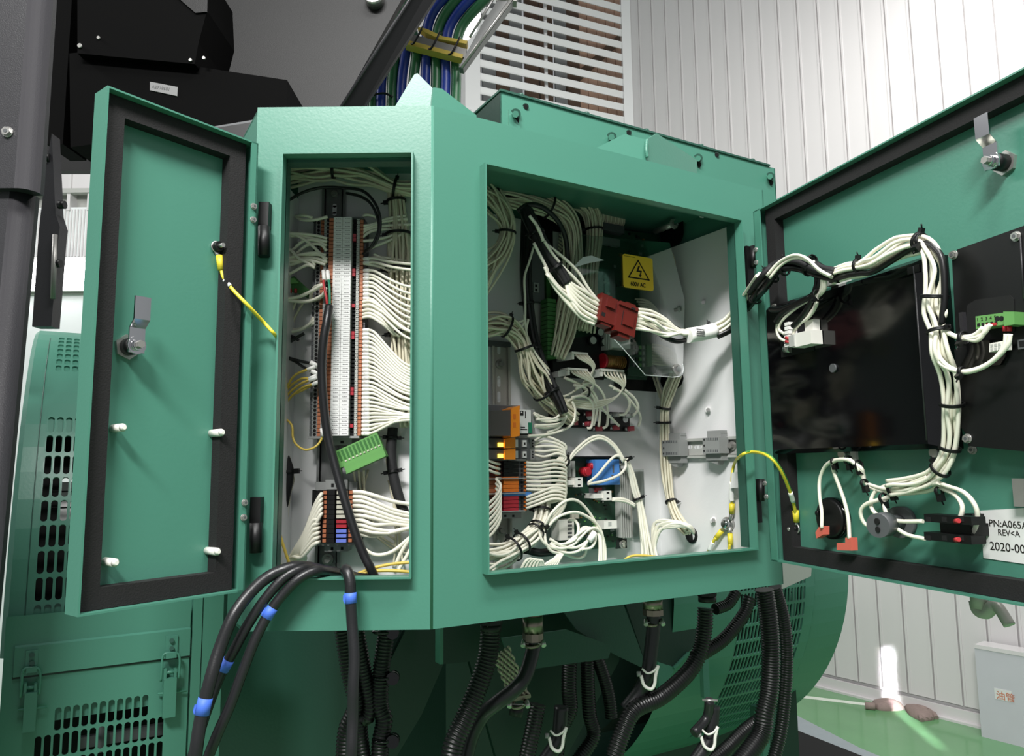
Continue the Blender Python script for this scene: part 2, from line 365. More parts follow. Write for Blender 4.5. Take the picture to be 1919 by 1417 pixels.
# floor things on the far right
u1, v1 = WF.uv(1838, 1380)
b = MB().m('carton'); CB = Fr(WF.at(1836, 1378, .16), WF.u)
cbx = CB.uv(1838, 1360)[0]
b.fbox(CB, cbx, -CB.O.z, cbx + .75, -CB.O.z + .47, -.12, 0)
b.m('wall_white').fbox(CB, cbx, -CB.O.z + .455, cbx + .75, -CB.O.z + .475, -.12, .004)
root = thing('storage_box', 'pale grey box with orange Chinese lettering against the white wall', 'box', CB.P(cbx, -CB.O.z, 0)); obj('body', b, root)
b = MB().m('paper').pbox(CB, 1864, 1293, 1896, 1313, .0, .002); lb = obj('sticker', b, root)
text('油管', CB, 1867, 1308, .003, .045, root, 'label_red')
for j, (pts, lab) in enumerate((([(1634, 1318), (1655, 1314), (1680, 1316), (1693, 1326), (1668, 1329), (1645, 1327)], 'pale work glove with one bright lit side lying along the wall base'),
                                ([(1695, 1326), (1715, 1325), (1742, 1330), (1751, 1343), (1730, 1348), (1706, 1338)], 'brown-grey knitted work glove with fingers spread toward the floor'))):
    root = thing('work_glove', lab, 'glove', atZ(pts[0][0], pts[0][1] + 4, 0))
    q = [atZ(x, y, .012) for x, y in pts]
    cx = sum((p for p in q), Vector()) / len(q)
    bm = MB().m('glove'); rings = []
    for (sc, z) in ((1, 0), (1.04, .014), (.85, .034), (.4, .045)):
        rings.append([Vector((cx.x + (p.x - cx.x) * sc, cx.y + (p.y - cx.y) * sc, z)) for p in crom(q + [q[0]], 4)[:-1]])
    for rr in rings: bm.v += rr
    n = len(rings[0])
    for a in range(3):
        for i in range(n): k = (i + 1) % n; bm.face([a * n + i, a * n + k, (a + 1) * n + k, (a + 1) * n + i], True)
    bm.face([3 * n + i for i in range(n)], True); obj('palm', bm, root)
    if j == 1:
        for k in range(4):
            a = atZ(1722 + k * 8, 1342 - k * 2, .014); e = atZ(1728 + k * 9, 1350 - k * 1.5, .010)
            obj('finger', MB().m('glove').tube(crom([a, a.lerp(e, .5) + Z * .008, e], 4), .013, 8), root)
        a = atZ(1712, 1330, .02); e = atZ(1738, 1332, .03); obj('thumb', MB().m('glove').tube(crom([a, a.lerp(e, .5) + Z * .014, e], 4), .015, 8), root)
    else:
        a = atZ(1640, 1324, .02); obj('cuff', MB().m('glove').tube([a, a + Vector((-.05, .02, 0))], .022, 8), root)
ledge = [atZ(x, y, .06) for x, y in ((1468, 1330), (1650, 1395), (1760, 1440), (1440, 1440), (1440, 1318))]
b = MB().m('ledge_grey').prism([atZ(x, y, .10) for x, y in ((1440, 1318), (1480, 1334), (1612, 1402), (1900, 1520), (1700, 1560), (1440, 1352))], (0, 0, -.10))
solo('base_rail', b, 'grey steel base rail crossing the green floor beside the generator', 'rail')
b = MB().m('void').prism([atZ(x, y, .3) for x, y in ((1440, 1350), (1462, 1356), (1700, 1450), (1600, 1600), (1300, 1600), (1300, 1400))], (0, 0, -.18))
solo('skid_base', b, 'black skid base under the green generator at the floor', 'base')
b = MB().m('floor_line').prism([atZ(x, y, .001) for x, y in ((1440, 1296), (1636, 1320), (1634, 1324), (1440, 1301))], (0, 0, .002)); struct('floor_marking', b)
# ================================================================== CONTROL CABINET
cabinet = thing('control_cabinet', 'green steel control cabinet with two open bays full of white wiring', 'cabinet', (CORN.x, CORN.y, CAM.z + BOT - CAM.z))
T, Bz = TOP, BOT; LIP = .015; TH = .0025
def uvn(fr, x, y, n): return fr.uv(x, y, n)
lo = (PL.uv(519.5, 700, LIP)[0], PL.uv(645, 1083, LIP)[1], PL.uv(768.5, 700, LIP)[0], PL.uv(645, 287, LIP)[1])
ro = (PR.uv(915, 700, LIP)[0], PR.uv(907, 1075, LIP)[1], PR.uv(1404, 700, LIP)[0], PR.uv(915, 308, LIP)[1])
LU = LEFT_X - CORN.x
b = MB().m('green')
for fr, a0, a1, o in ((PL, LU, 0, lo), (PR, 0, WR, ro)):
    b.fbox(fr, a0, Bz, o[0], T, -TH, 0).fbox(fr, o[2], Bz, a1, T, -TH, 0)
    b.fbox(fr, o[0], o[3], o[2], T, -TH, 0).fbox(fr, o[0], Bz, o[2], o[1], -TH, 0)
b.cyl(PL.P(0, Bz, -.004), PL.P(0, T, -.004), .004, 16)
G1 = Vector((-.368, .985, 0)); G2 = Vector((-.368, 1.085, 0))
iy = 1.085
F_ = PR.P(0, 0, -DEP - .012); k = (iy - F_.y) / PR.u.y; FX = F_ + PR.u * k
E_ = PR.P(WR, 0, -DEP - .012)
foot = [Vector((LEFT_X + .001, .9015, 0)), CORN + Vector((-.0003, .0016, 0)), FRC - PR.u * .001 - PR.n * .0015, E_, FX, G2, G1]
b.prism([p + Z * (T - .0005) for p in foot], (0, 0, -.003)); b.prism([p + Z * (Bz + .0005) for p in foot], (0, 0, .003))
b.prism([foot[0] + Z * Bz, foot[6] + Z * Bz, foot[6] + Z * T, foot[0] + Z * T], (.0025, .001, 0))
b.prism([foot[5] + Z * Bz, foot[6] + Z * Bz, foot[6] + Z * T, foot[5] + Z * T], (.0025, 0, 0))
b.prism([FRC + Z * Bz, E_ + Z * Bz, E_ + Z * T, FRC + Z * T], -PR.u * .003)
b.prism([foot[4] + Z * Bz, foot[5] + Z * Bz, foot[5] + Z * T, foot[4] + Z * T], (0, -.003, 0))
b.prism([foot[3] + Z * Bz, foot[4] + Z * Bz, foot[4] + Z * T, foot[3] + Z * T], PR.n * .003)
# inner stiffening strip seen under the ceiling
b.m('green_shaded').fbox(PL, lo[0], lo[3] - .004, lo[2], lo[3] + .004, -.02, -TH)
shell = obj('shell', b, cabinet)
for fr, o, nm in ((PL, lo, 'a'), (PR, ro, 'b')):
    b = MB().m('green'); t = .0022
    b.fbox(fr, o[0] - t, o[1] - t, o[0], o[3] + t, -.001, LIP).fbox(fr, o[2], o[1] - t, o[2] + t, o[3] + t, -.001, LIP)
    b.fbox(fr, o[0], o[3], o[2], o[3] + t, -.001, LIP).fbox(fr, o[0], o[1] - t, o[2], o[1], -.001, LIP)
    obj('opening_rim', b, cabinet)
    b = MB().m('green_shaded'); t = .002   # inward return of the opening
    obj('opening_return', MB().m('green_shaded').fbox(fr, o[0] - .002, o[1], o[0], o[3], -.018, -.001), cabinet); obj('opening_return', MB().m('green_shaded').fbox(fr, o[2], o[1], o[2] + .002, o[3], -.018, -.001), cabinet)
KX = BR.O + BR.u * ((1.07 - BR.O.y) / BR.u.y)
b = MB().m('plate').fbox(BL, LEFT_X + .004 - 0, Bz + .012, -.10, T - .02, -.003, 0); obj('back_plate', b, cabinet)
b = MB().m('plate').fbox(BR, -.02, Bz + .012, WR - .012, T - .02, -.003, 0); obj('back_plate', b, cabinet)
b = MB().m('plate').fbox(SR, .022, Bz + .012, DEP + .003, T - .045, -.003, 0); obj('side_plate', b, cabinet)
b = MB().m('plate').fbox(Fr((LEFT_X + .006, .9, 0), (0, 1, 0), (1, 0, 0)), .05, Bz + .012, .168, T - .06, -.003, 0); obj('side_plate', b, cabinet)
# nuts on the side plate
for x, y in ((1327, 768), (1337, 975), (1318, 567), (1316, 403)):
    b = MB().m('paper').hexnut(SR.at(x, y, 0), SR.at(x, y, .003), .006).m('steel').hexnut(SR.at(x, y, .003), SR.at(x, y, .008), .0035)
    obj('panel_nut', b, cabinet)
# lifting lugs on the roof
b = MB().m('green'); LG = PL.off(-.10)
b.ppoly(LG, [(736, 206), (745, 192), (776, 140), (782, 137), (852, 206)], -.004, 0)
q0, q1 = LG.at(782, 137, 0), LG.at(828, 180, 0)
b.ppoly(PR.off(-.045), [(812, 164), (828, 166), (893, 216), (893, 226), (806, 226)], -.004, 0)
obj('lifting_lug', b, cabinet)
b = MB().m('green'); LG2 = PR.off(-.06); WP = LG2.at(1211, 280, 0)
LGa = Fr(WP, (cos(radians(14)), sin(radians(14)), 0)); LGb = Fr(WP, (cos(radians(48)), sin(radians(48)), 0))
b.ppoly(LGa, [(1104, 284), (1170, 251), (1212, 262), (1212, 312), (1104, 290)], -.004, 0)
b.ppoly(LGb, [(1211, 262), (1231, 250), (1306, 300), (1306, 325), (1211, 310)], -.004, 0)
b.m('green'); wp = crom([LG2.at(1212, 262, .002), LG2.at(1211, 280, .004), LG2.at(1213, 295, .004)], 8); b.tube(wp, .003, 8, rf=lambda i, n: .0024 + .0008 * (i % 2))
obj('lifting_lug', b, cabinet)
# hinges on the cabinet side
for (x0, y0, x1, y1) in ((484, 378, 504, 480), (468, 932, 489, 1036)):
    ym = y0 + (y1 - y0) * .46
    h = obj('hinge', MB().m('black').pbox(PL, x0, y0, x1 - 1, ym, 0, .012), cabinet)
    c0, c1 = PL.at((x0 + x1) / 2 + 1, ym, .011), PL.at((x0 + x1) / 2 + 1, y1, .011)
    obj('hinge_knuckle', MB().m('black').cyl(c0, c1, .0072, 16).pbox(PL, x0, ym, x1 - 2, y1, 0, .008), h)
for (x0, y0, x1, y1) in ((1401, 462, 1413, 540), (1415, 898, 1427, 980)):
    ym = (y0 + y1) / 2
    h = obj('hinge', MB().m('black').pbox(PR, x0, y0, x1, y1, 0, .012), cabinet)
    obj('hinge_knuckle', MB().m('black').cyl(PR.at(x1 - 1, y0, .014), PR.at(x1 - 1, ym, .014), .006, 14), h)
# bolts and bosses under the bottom
for x, y in ((552, 1181), (880, 1184)):
    b = MB(); p = PL.at(x, y, -.05) if x < 800 else PR.at(x, y, -.08); p.z = Bz
    if x < 800: b.m('black').cyl(p, p - Z * .005, .006)
    else: b.m('steel').cyl(p, p - Z * .005, .016, 20).m('zinc').cyl(p - Z * .005, p - Z * .014, .005)
    obj('bottom_bolt', b, cabinet)
b = MB(); p = PR.at(1262, 1135, -.08); p.z = Bz; b.m('steel').cyl(p, p - Z * .003, .016, 20).cyl(p - Z * .003, p - Z * .012, .005); obj('bottom_bolt', b, cabinet)
# ================================================================== JUNCTION BOX behind
JF = PR.off(-.295)
jt = JF.uv(938, 172)[1]; ju0 = JF.uv(938, 200)[0]; ju1 = JF.uv(1453, 330)[0]
root = thing('junction_box', 'green bolted terminal box standing behind the cabinet roof', 'box', JF.P(ju0, jt - .36, -.1))
b = MB().m('green').fbox(JF, ju0, jt - .36, ju1, jt, -.003, 0)
b.m('green_deep_shade').prism([JF.P(ju0, jt - .36, 0), JF.P(ju0, jt - .36, -.13), JF.P(ju0, jt - .005, -.13), JF.P(ju0, jt, 0)], JF.u * .003)
b.m('green_shaded').fbox(JF, ju1 - .003, jt - .36, ju1, jt, -.13, 0).fbox(JF, ju0, jt - .36, ju1, jt - .003, -.14, -.13)
obj('body', b, root)
obj('lid', MB().m('green_shaded').fbox(JF, ju0 - .002, jt, ju1 - .02, jt + .004, -.135, .004), root)
for x, y in ((985, 200), (1178, 249), (1343, 290)):
    obj('lid_bolt_hole', MB().m('green_deep_shade').cyl(JF.at(x, y, 0), JF.at(x, y, .002), .006, 16).m('void').cyl(JF.at(x, y, .002), JF.at(x, y, .003), .004, 12), root)
for x in (978, 1101, 1213, 1315, 1411):
    y = 172 + (x - 938) * .252; obj('lid_screw', MB().m('green_shaded').cyl(JF.P(JF.uv(x, y)[0], jt + .003, -.004), JF.P(JF.uv(x, y)[0], jt + .008, -.004), .007, 10), root)
for x, y in ((966, 214), (1146, 257), (1443, 331), (1308, 297)):
    bb = MB().m('green_shaded').cyl(JF.at(x, y, 0), JF.at(x, y, .004), .010, 16).m('green').hexnut(JF.at(x, y, .004), JF.at(x, y, .014), .0065).m('void').cyl(JF.at(x, y + 12, .0), JF.at(x, y + 12, .001), .007, 12)
    obj('mounting_bolt', bb, root)
obj('slot_plate', MB().m('green').pbox(JF, 953, 208, 975, 240, .0, .002), root)
# ================================================================== LEFT DOOR
def door(fr, W_, vt, vb, depth, hl, name, label):
    root = thing(name, label, 'door', fr.P(0, vb, 0)); t = .002; g = .021
    b = MB().m('green').fbox(fr, 0, vb, W_, vt, -depth - t, -depth)
    b.fbox(fr, 0, vb, t, vt, -depth, 0).fbox(fr, W_ - t, vb, W_, vt, -depth, 0).fbox(fr, t, vt - t, W_ - t, vt, -depth, 0).fbox(fr, t, vb, W_ - t, vb + t, -depth, 0)
    b.fbox(fr, 0, vb, hl, vt, -t, 0); obj('door_pan', b, root)
    b = MB().m('rubber'); e = .003; u0, u1, v0_, v1_ = hl + .001, W_ - t - .0005, vb + t + .0005, vt - t - .0005; n0, n1 = -depth, -depth + .016
    b.fbox(fr, u0, v0_, u0 + g, v1_, n0, n1).fbox(fr, u1 - g, v0_, u1, v1_, n0, n1).fbox(fr, u0 + g, v0_, u1 - g, v0_ + g, n0, n1).fbox(fr, u0 + g, v1_ - g, u1 - g, v1_, n0, n1)
    obj('gasket', b, root); return root
lt = DL.uv(482, 268)[1]; lbm = DL.uv(460, 1108)[1]
ldoor = door(DL, .178, lt, lbm, .026, .009, 'cabinet_door', 'narrow green cabinet door with black gasket and four white pegs')
def camlock(fr, x, y, dep, root, tip, flip=1):
    c = fr.at(x, y, -dep); b = MB().m('steel').hexnut(c, c + fr.n * .004, .0135)
    L = obj('cam_lock', b, root)
    obj('lock_body', MB().m('black').cyl(c + fr.n * .004, c + fr.n * .020, .0092, 20), L)
    a = c + fr.n * .020; b = MB().m('chrome').cyl(a, a + fr.n * .003, .0095, 20).cyl(a + fr.n * .003, a + fr.n * .008, .006, 18).m('zinc').hexnut(a + fr.n * .008, a + fr.n * .012, .0042)
    obj('lock_screw', b, L)
    b = MB().m('chrome'); w_ = .0082; P = lambda uu, vv, nn: a + fr.u * uu + Z * vv + fr.n * nn
    for (v0_, v1_, na, nb) in ((-.008, .018, 0, 0), (.018, .026, 0, -.009 * flip), (.026, .050, -.009 * flip, -.009 * flip)):
        b.hexa([P(-w_, v0_, na), P(w_, v0_, na), P(w_, v1_, nb), P(-w_, v1_, nb), P(-w_, v0_, na + .0022), P(w_, v0_, na + .0022), P(w_, v1_, nb + .0022), P(-w_, v1_, nb + .0022)])
    obj('cam_arm', b, L)
camlock(DL, 237, 651, .026, ldoor, 0, -1)
for x, y in ((212, 803), (396, 812), (197, 1052), (388, 1032)):
    c = DL.at(x, y, -.026); b = MB().m('white_plastic').cyl(c, c + DL.n * .021, .0043, 14).cyl(c + DL.n * .021, c + DL.n * .0245, .0043, 14, .002)
    obj('standoff_peg', b, ldoor)
def stud(fr, x, y, n, root, m='black'):
    c = fr.at(x, y, n); b = MB().m(m).cyl(c, c + fr.n * .007, .0058, 14).m('steel').cyl(c + fr.n * .007, c + fr.n * .014, .0026, 12)
    return obj('ground_stud', b, root)
stud(DL, 406, 463, -.023, ldoor)
for x, y in ((475, 387), (474, 412), (458, 942), (456, 970)): screw(DL, x, y, 0, .0032, ldoor)
# ================================================================== RIGHT DOOR
rt = DR.uv(1415, 395)[1]; rb = DR.uv(1440, 1050)[1]
rdoor = door(DR, .56, rt, rb, .026, .016, 'cabinet_door', 'wide green cabinet door with two black instrument covers on its inside')
DI = DR.off(-.026)
for x, y in ((1417, 468), (1418, 492), (1434, 906), (1437, 931)): screw(DR, x, y, 0, .0032, rdoor)
camlock(DR, 1886, 306, .026, rdoor, 0, -1)
c = DI.at(1919, 915, 0); obj('cam_arm', MB().m('zinc').pbox(DI, 1898, 897, 1935, 950, .008, .011), rdoor)
stud(DI, 1492, 991, .003, rdoor)
# outside turn handle hanging below the door edge
b = MB().m('rail_grey'); HF = DR.off(-.05)
b.tube(crom(pts3(HF, [(1828, 1126), (1833, 1143), (1848, 1148), (1862, 1136), (1872, 1140), (1892, 1172)]), 6), .006, 12, rf=lambda i, n: .0072 if i < n * .6 else .0062)
b.cyl(HF.at(1835, 1100, 0), HF.at(1838, 1140, 0), .010, 14)
obj('turn_handle', b, rdoor)
# ================================================================== LEFT BAY
S1 = 'white wires plugged into the outer edge of the long terminal strip'
def rail(fr, x0, x1, y0, y1, label, m='dark_rail', slots=(), holes_y=None, horizontal=False, name='din_rail'):
    """hat section rail 35 mm wide; slots are light slots seen through its web"""
    root = thing(name, label, 'rail', fr.at((x0 + x1) / 2, y1, 0)); b = MB().m(m)
    u0, v1 = fr.uv(x0, y0, .008); u1, v0_ = fr.uv(x1, y1, .008)
    if horizontal: u0, u1 = fr.uv(x0, (y0 + y1) / 2, .008)[0], fr.uv(x1, (y0 + y1) / 2, .008)[0]
    else:
        um = (fr.uv(x0, y0, .008)[0] + fr.uv(x1, y0, .008)[0]) / 2; u0, u1 = um - .0175, um + .0175
    vm = (v0_ + v1) / 2
    if horizontal: v0_, v1 = vm - .0175, vm + .0175
    if not horizontal:
        b.fbox(fr, u0 + .005, v0_, u1 - .005, v1, .001, .0025)
        for a, c_ in ((u0 + .004, u0 + .0055), (u1 - .0055, u1 - .004)): b.fbox(fr, a, v0_, c_, v1, .001, .0085)
        b.fbox(fr, u0, v0_, u0 + .0055, v1, .0072, .0085).fbox(fr, u1 - .0055, v0_, u1, v1, .0072, .0085)
    else:
        b.fbox(fr, u0, v0_ + .005, u1, v1 - .005, .001, .0025)
        for a, c_ in ((v0_ + .004, v0_ + .0055), (v1 - .0055, v1 - .004)): b.fbox(fr, u0, a, u1, c_, .001, .0085)
        b.fbox(fr, u0, v0_, u1, v0_ + .0055, .0072, .0085).fbox(fr, u0, v1 - .0055, u1, v1, .0072, .0085)
    obj('rail_profile', b, root)
    for sx, sy in slots:
        u, v = fr.uv(sx, sy, .003); q = MB().m('plate'); l = .0062
        q.fbox(fr, *((u - .003, v - l, u + .003, v + l) if not horizontal else (u - l, v - .003, u + l, v + .003)), .0024, .0028)
        for sg in (-1, 1):
            c = fr.P(u, v + sg * l, .0024) if not horizontal else fr.P(u + sg * l, v, .0024); q.cyl(c, c + fr.n * .0004, .003, 12)
        obj('rail_slot', q, root)
    return root
r1 = rail(BL, 606, 646, 352, 1085, 'dark slotted mounting rail running down the narrow bay behind the terminal strip', slots=((627, 393), (600, 1083)))
c = BL.at(628, 365, .0025); obj('rail_screw', MB().m('steel').cyl(c, c + BL.n * .005, .005, 14).m('zinc').cyl(c + BL.n * .005, c + BL.n * .007, .003, 8), r1)
c = BL.at(615, 1048, .0025); obj('rail_screw', MB().m('steel').cyl(c, c + BL.n * .004, .008, 14).m('zinc').hexnut(c + BL.n * .004, c + BL.n * .010, .005), r1)
# long terminal strip : 55 terminal blocks
NB = 55; yA, yB = 407, 817; YS = .050
TS = BL.off(YS)
strip = thing('terminal_strip', 'long terminal strip with orange levers and two white label columns', 'terminal strip', BL.at(622, 818, .01))
vT, vB = TS.uv(622, yA)[1], TS.uv(622, yB)[1]; pt = (vT - vB) / NB
ux = lambda x: TS.uv(x, 690)[0]
def tblock(vc, first=False):
    h = pt * .46; P = TS; b = MB()
    b.m('grey_dark').fbox(P, ux(574), vc - h, ux(677), vc + h, -.042, -.022)
    b.m('grey_plastic').fbox(P, ux(581), vc - h, ux(591), vc + h, -.022, -.016).fbox(P, ux(601), vc - h, ux(606), vc + h, -.022, -.004)
    b.m('orange_dull').fbox(P, ux(592), vc - h * .9, ux(600.5), vc + h * .9, -.022, -.012)
    b.m('grey_plastic').fbox(P, ux(606), vc - h, ux(611), vc + h, -.022, -.006)
    b.m('orange_dull').fbox(P, ux(611), vc - h * .9, ux(620), vc + h * .9, -.022, -.003)
    b.m('grey_plastic').fbox(P, ux(619.5), vc - h, ux(655), vc + h, -.022, -.003)
    b.m('void').fbox(P, ux(655), vc - h * .7, ux(662), vc + h * .7, -.022, -.010)
    b.m('grey_light').fbox(P, ux(662.5), vc - h, ux(668), vc + h, -.022, -.008)
    b.m('orange_dull').fbox(P, ux(668), vc - h * .9, ux(674), vc + h * .9, -.022, -.012)
    b.m('grey_dark').fbox(P, ux(674), vc - h, ux(678), vc + h, -.022, -.018)
    for x, n in ((586, -.016), (608.3, -.006)):
        c = P.P(ux(x), vc, n); b.m('void').cyl(c - P.n * .003, c + P.n * .0004, h * .86, 12)
    for x in (664, 667): c = P.P(ux(x), vc, -.008); b.m('void').cyl(c, c + P.n * .0003, .0007, 6)
    return b
base_v = vB + pt * .5; tb0 = obj('terminal_block', tblock(base_v), strip)
for i in range(1, NB):
    o = tb0.copy(); COL.objects.link(o); o.parent = strip; o.location = tb0.location + Z * pt * i
for i in (4, 5, 13, 14, 22, 29, 30, 43, 44, 52):
    v = vT - (i + .5) * pt; obj('jumper', MB().m('fuse_red').fbox(TS, ux(655.5), v - pt * .45, ux(661.5), v + pt * .45, -.012, -.006), strip)
for cx0, cx1 in ((620.5, 637.2), (637.8, 654.5)):
    for i in range(NB):
        v = vT - (i + .5) * pt
        b = MB().m('paper').fbox(TS, ux(cx0), v - pt * .47, ux(cx1), v + pt * .47, -.003, 0)
        uu = ux(cx0 + 4.5)
        for k in range(6):
            w_ = .0009; b.m('ink_grey').fbox(TS, uu + k * .00125, v - .0005, uu + k * .00125 + w_, v + .00085 - .0005 * (k % 2), 0, .00012)
        obj('marker_tag', b, strip)
obj('end_plate', MB().m('grey_dark').fbox(TS, ux(573), vT, ux(606), vT + .002, -.045, -.018).fbox(TS, ux(606), vT, ux(676), vT + .002, -.045, -.006), strip)
b = MB().m('grey_plastic').fbox(TS, ux(577), vB - .003, ux(672), vB, -.045, -.008).fbox(TS, ux(614), vB - .012, ux(655), vB - .003, -.045, -.02)
for x in (618, 638): b.m('void').pbox(TS, x, 826, x + 6, 831, -.02, -.0195)
obj('end_bracket', b, strip)
# wires on its right edge : one object each
def dyf(y):
    for a, c, d0, d1 in ((478, 500, 6, 14), (500, 562, 26, 56), (562, 578, 50, 56), (617, 655, 66, 54), (655, 700, 52, 38), (700, 745, 38, 26), (745, 772, 20, 8), (772, 800, 2, -14), (800, 818, -20, -34)):
        if a <= y <= c: return d0 + (d1 - d0) * (y - a) / (c - a)
    return None
rng = random.Random(3)
LABR = 'white sleeved wire in the dense row right of the strip'
for i in range(NB):
    y = yA + (yB - yA) * (i + .5) / NB; d = dyf(y)
    if d is None: continue
    if rng.random() < .03 and y < 700: continue
    j = rng.uniform(-3, 3); o0 = .034; hump = rng.uniform(-2.5, 0)
    pts = [(676, y, o0 - .003), (690, y + hump * .4, o0 + .003), (703, y + d * .10 + hump, o0 + .006), (728, y + d * .52 + j * .4, .048), (752, y + d * .9 + j * .7, .052), (772, y + d * 1.08 + j, .052), (800, y + d * 1.2 + j, .05)]
    r = thing('wire', LABR, 'wire', BL.at(676, y, o0), S1)
    wire(BL, pts, .0020, 'wire_white', r)
    P = pts3(BL, pts[:3]); cp = crom(P, 6)[1:8]; obj('marker_sleeve', MB().m('sleeve').tube(cp, .0027, 8).m('ink').tube([cp[2] + BL.n * .0024, cp[3] + BL.n * .0024], .0006, 4), r)
# loops that leave and come back
loops = [(567, 752, 608, .7), (574, 757, 620, .8), (583, 750, 622, 1), (590, 742, 630, 1), (596, 735, 628, .6)]
for k, (y, xe, ye, _) in enumerate(loops):
    pts = [(676, y, .034), (695, y - 2, .042), (715, y + 10, .044), (xe - 8, ye - 12, .040), (xe + 6, ye, .034), (xe + 10, ye - 14, .028), (xe + 22, ye - 40, .018)]
    r = thing('wire', 'white wire curling back upward right of the strip', 'wire', BL.at(676, y, .03), 'looping wires beside the strip'); wire(BL, pts, .00235, 'wire_white', r, k=7)
# upper right wires
ur = [((677, 415), (682, 404), (697, 404), (710, 412), (712, 428)), ((677, 424), (700, 420), (725, 410), (760, 404)), ((677, 431), (702, 421), (722, 415), (764, 410)), ((678, 438), (690, 430), (715, 424), (770, 420)),
      ((678, 446), (694, 434), (712, 430), (735, 432), (748, 450)), ((678, 452), (700, 450), (730, 443), (752, 430)), ((690, 466), (712, 458), (740, 446), (760, 434)), ((678, 486), (710, 482), (742, 486), (766, 489)),
      ((678, 493), (712, 500), (735, 508), (756, 502), (764, 480)), ((700, 476), (720, 486), (738, 500), (760, 506))]
for k, p in enumerate(ur):
    pts = [(x, y, .036 - .003 * i) for i, (x, y) in enumerate(p)]
    r = thing('wire', 'white wire in the shaded corner right of the strip top', 'wire', BL.at(*pts[0]), 'wires right of the strip top'); wire(BL, pts, .0022, 'wire_white', r)
# black wires over the top of the strip
for pts, lab in ((((500, 406, .03), (530, 383, .04), (565, 362, .05), (600, 352, .05), (640, 352, .05), (680, 358, .06), (705, 385, .065), (713, 420, .065), (704, 455, .06), (684, 471, .04)), 'thin black wire arching over the rail top and down the right of the strip'),
                 (((650, 362, .03), (675, 368, .05), (695, 382, .058), (708, 410, .06), (709, 435, .06), (696, 462, .055), (681, 476, .04)), 'second thin black wire curving just inside the longer arch by the strip')):
    solo('wire', wire(BL, pts, .0022, 'cable_black', k=8), lab, 'wire')
# left side wires
lfw = [((553, 405), (566, 412), (590, 412), (614, 406)), ((553, 406), (570, 404), (586, 408)),
       ((500, 445), (525, 438), (560, 438), (595, 442), (613, 447)), ((500, 442), (530, 437), (560, 443), (590, 465), (612, 490)), ((500, 450), (550, 442), (590, 448), (613, 453)),
       ((515, 478), (545, 470), (568, 452), (590, 450), (612, 460)), ((520, 480), (550, 478), (575, 460), (600, 458), (612, 470)), ((522, 500), (556, 492), (585, 476), (604, 480), (612, 493)),
       ((500, 484), (540, 478), (575, 478), (600, 478), (613, 486)), ((500, 488), (550, 486), (590, 484), (612, 492)), ((500, 494), (545, 490), (580, 488), (610, 496)),
       ((523, 504), (550, 495), (580, 487), (590, 498)), ((527, 522), (545, 512), (575, 497), (590, 502)), ((500, 462), (540, 466), (560, 484), (590, 500)), ((500, 480), (535, 484), (560, 478), (588, 474), (611, 478))]
for k, p in enumerate(lfw):
    n = len(p); pts = [(x, y, .018 + .03 * i / (n - 1) + .012 * sin(pi * i / (n - 1))) for i, (x, y) in enumerate(p)]
    r = thing('wire', 'white wire sweeping in left of the strip top', 'wire', BL.at(*pts[-1]), 'wires left of the strip top'); wire(BL, pts, .0023, 'wire_white', r)
for k, p in enumerate([((500, 556), (530, 560), (560, 556), (585, 545), (604, 534)), ((505, 550), (535, 562), (575, 565), (600, 556), (610, 545)), ((582, 562), (584, 548), (592, 537), (606, 534)), ((584, 562), (596, 560), (607, 552), (610, 540))]):
    n = len(p); solo('wire', wire(BL, [(x, y, .03 + .03 * i / (n - 1)) for i, (x, y) in enumerate(p)], .0025), 'white wire draped below the dark green plug', 'wire', 'drooping wires at mid left of the strip')
for k, p in enumerate([((524, 608), (532, 620), (556, 620), (578, 610), (588, 595)), ((524, 612), (545, 622), (570, 614), (590, 600)), ((528, 616), (555, 618), (580, 610), (590, 606))]):
    n = len(p); solo('wire', wire(BL, [(x, y, .012 + .02 * i / (n - 1)) for i, (x, y) in enumerate(p)], .0024), 'white wire rising from the black sleeve end', 'wire', 'three wires at the black sleeve')
for k, p in enumerate([((540, 556), (533, 585), (525, 612)), ((548, 556), (536, 590), (541, 612)), ((570, 565), (555, 590), (547, 612)), ((533, 556), (534, 590), (538, 610)), ((557, 560), (545, 590), (540, 614))]):
    solo('wire', wire(BL, [(x, y, .02 - .006 * i) for i, (x, y) in enumerate(p)], .0019, 'wire_cream'), 'thin cream wire hanging below the dark green plug', 'wire', 'thin wires under the green plug')
# dark green plug at left
GP = Fr(BL.at(545, 540, .03), (1, 0, 0))
root = thing('pluggable_connector', 'shaded dark green pluggable connector behind the hinge side of the narrow bay', 'connector', GP.at(545, 545, 0))
b = MB().m('conn_dark').ppoly(GP, [(500, 524), (552, 518), (582, 546), (574, 556), (552, 546), (500, 538)], -.012, 0); obj('housing', b, root)
obj('terminal_face', MB().m('conn_green').ppoly(GP, [(500, 526), (551, 521), (560, 530), (500, 536)], 0, .004), root)
for k in range(5): obj('red_ferrule', MB().m('red_wire').cyl(GP.at(514 + k * 10, 541, .001), GP.at(514 + k * 10, 549, .001), .0022, 8), root)
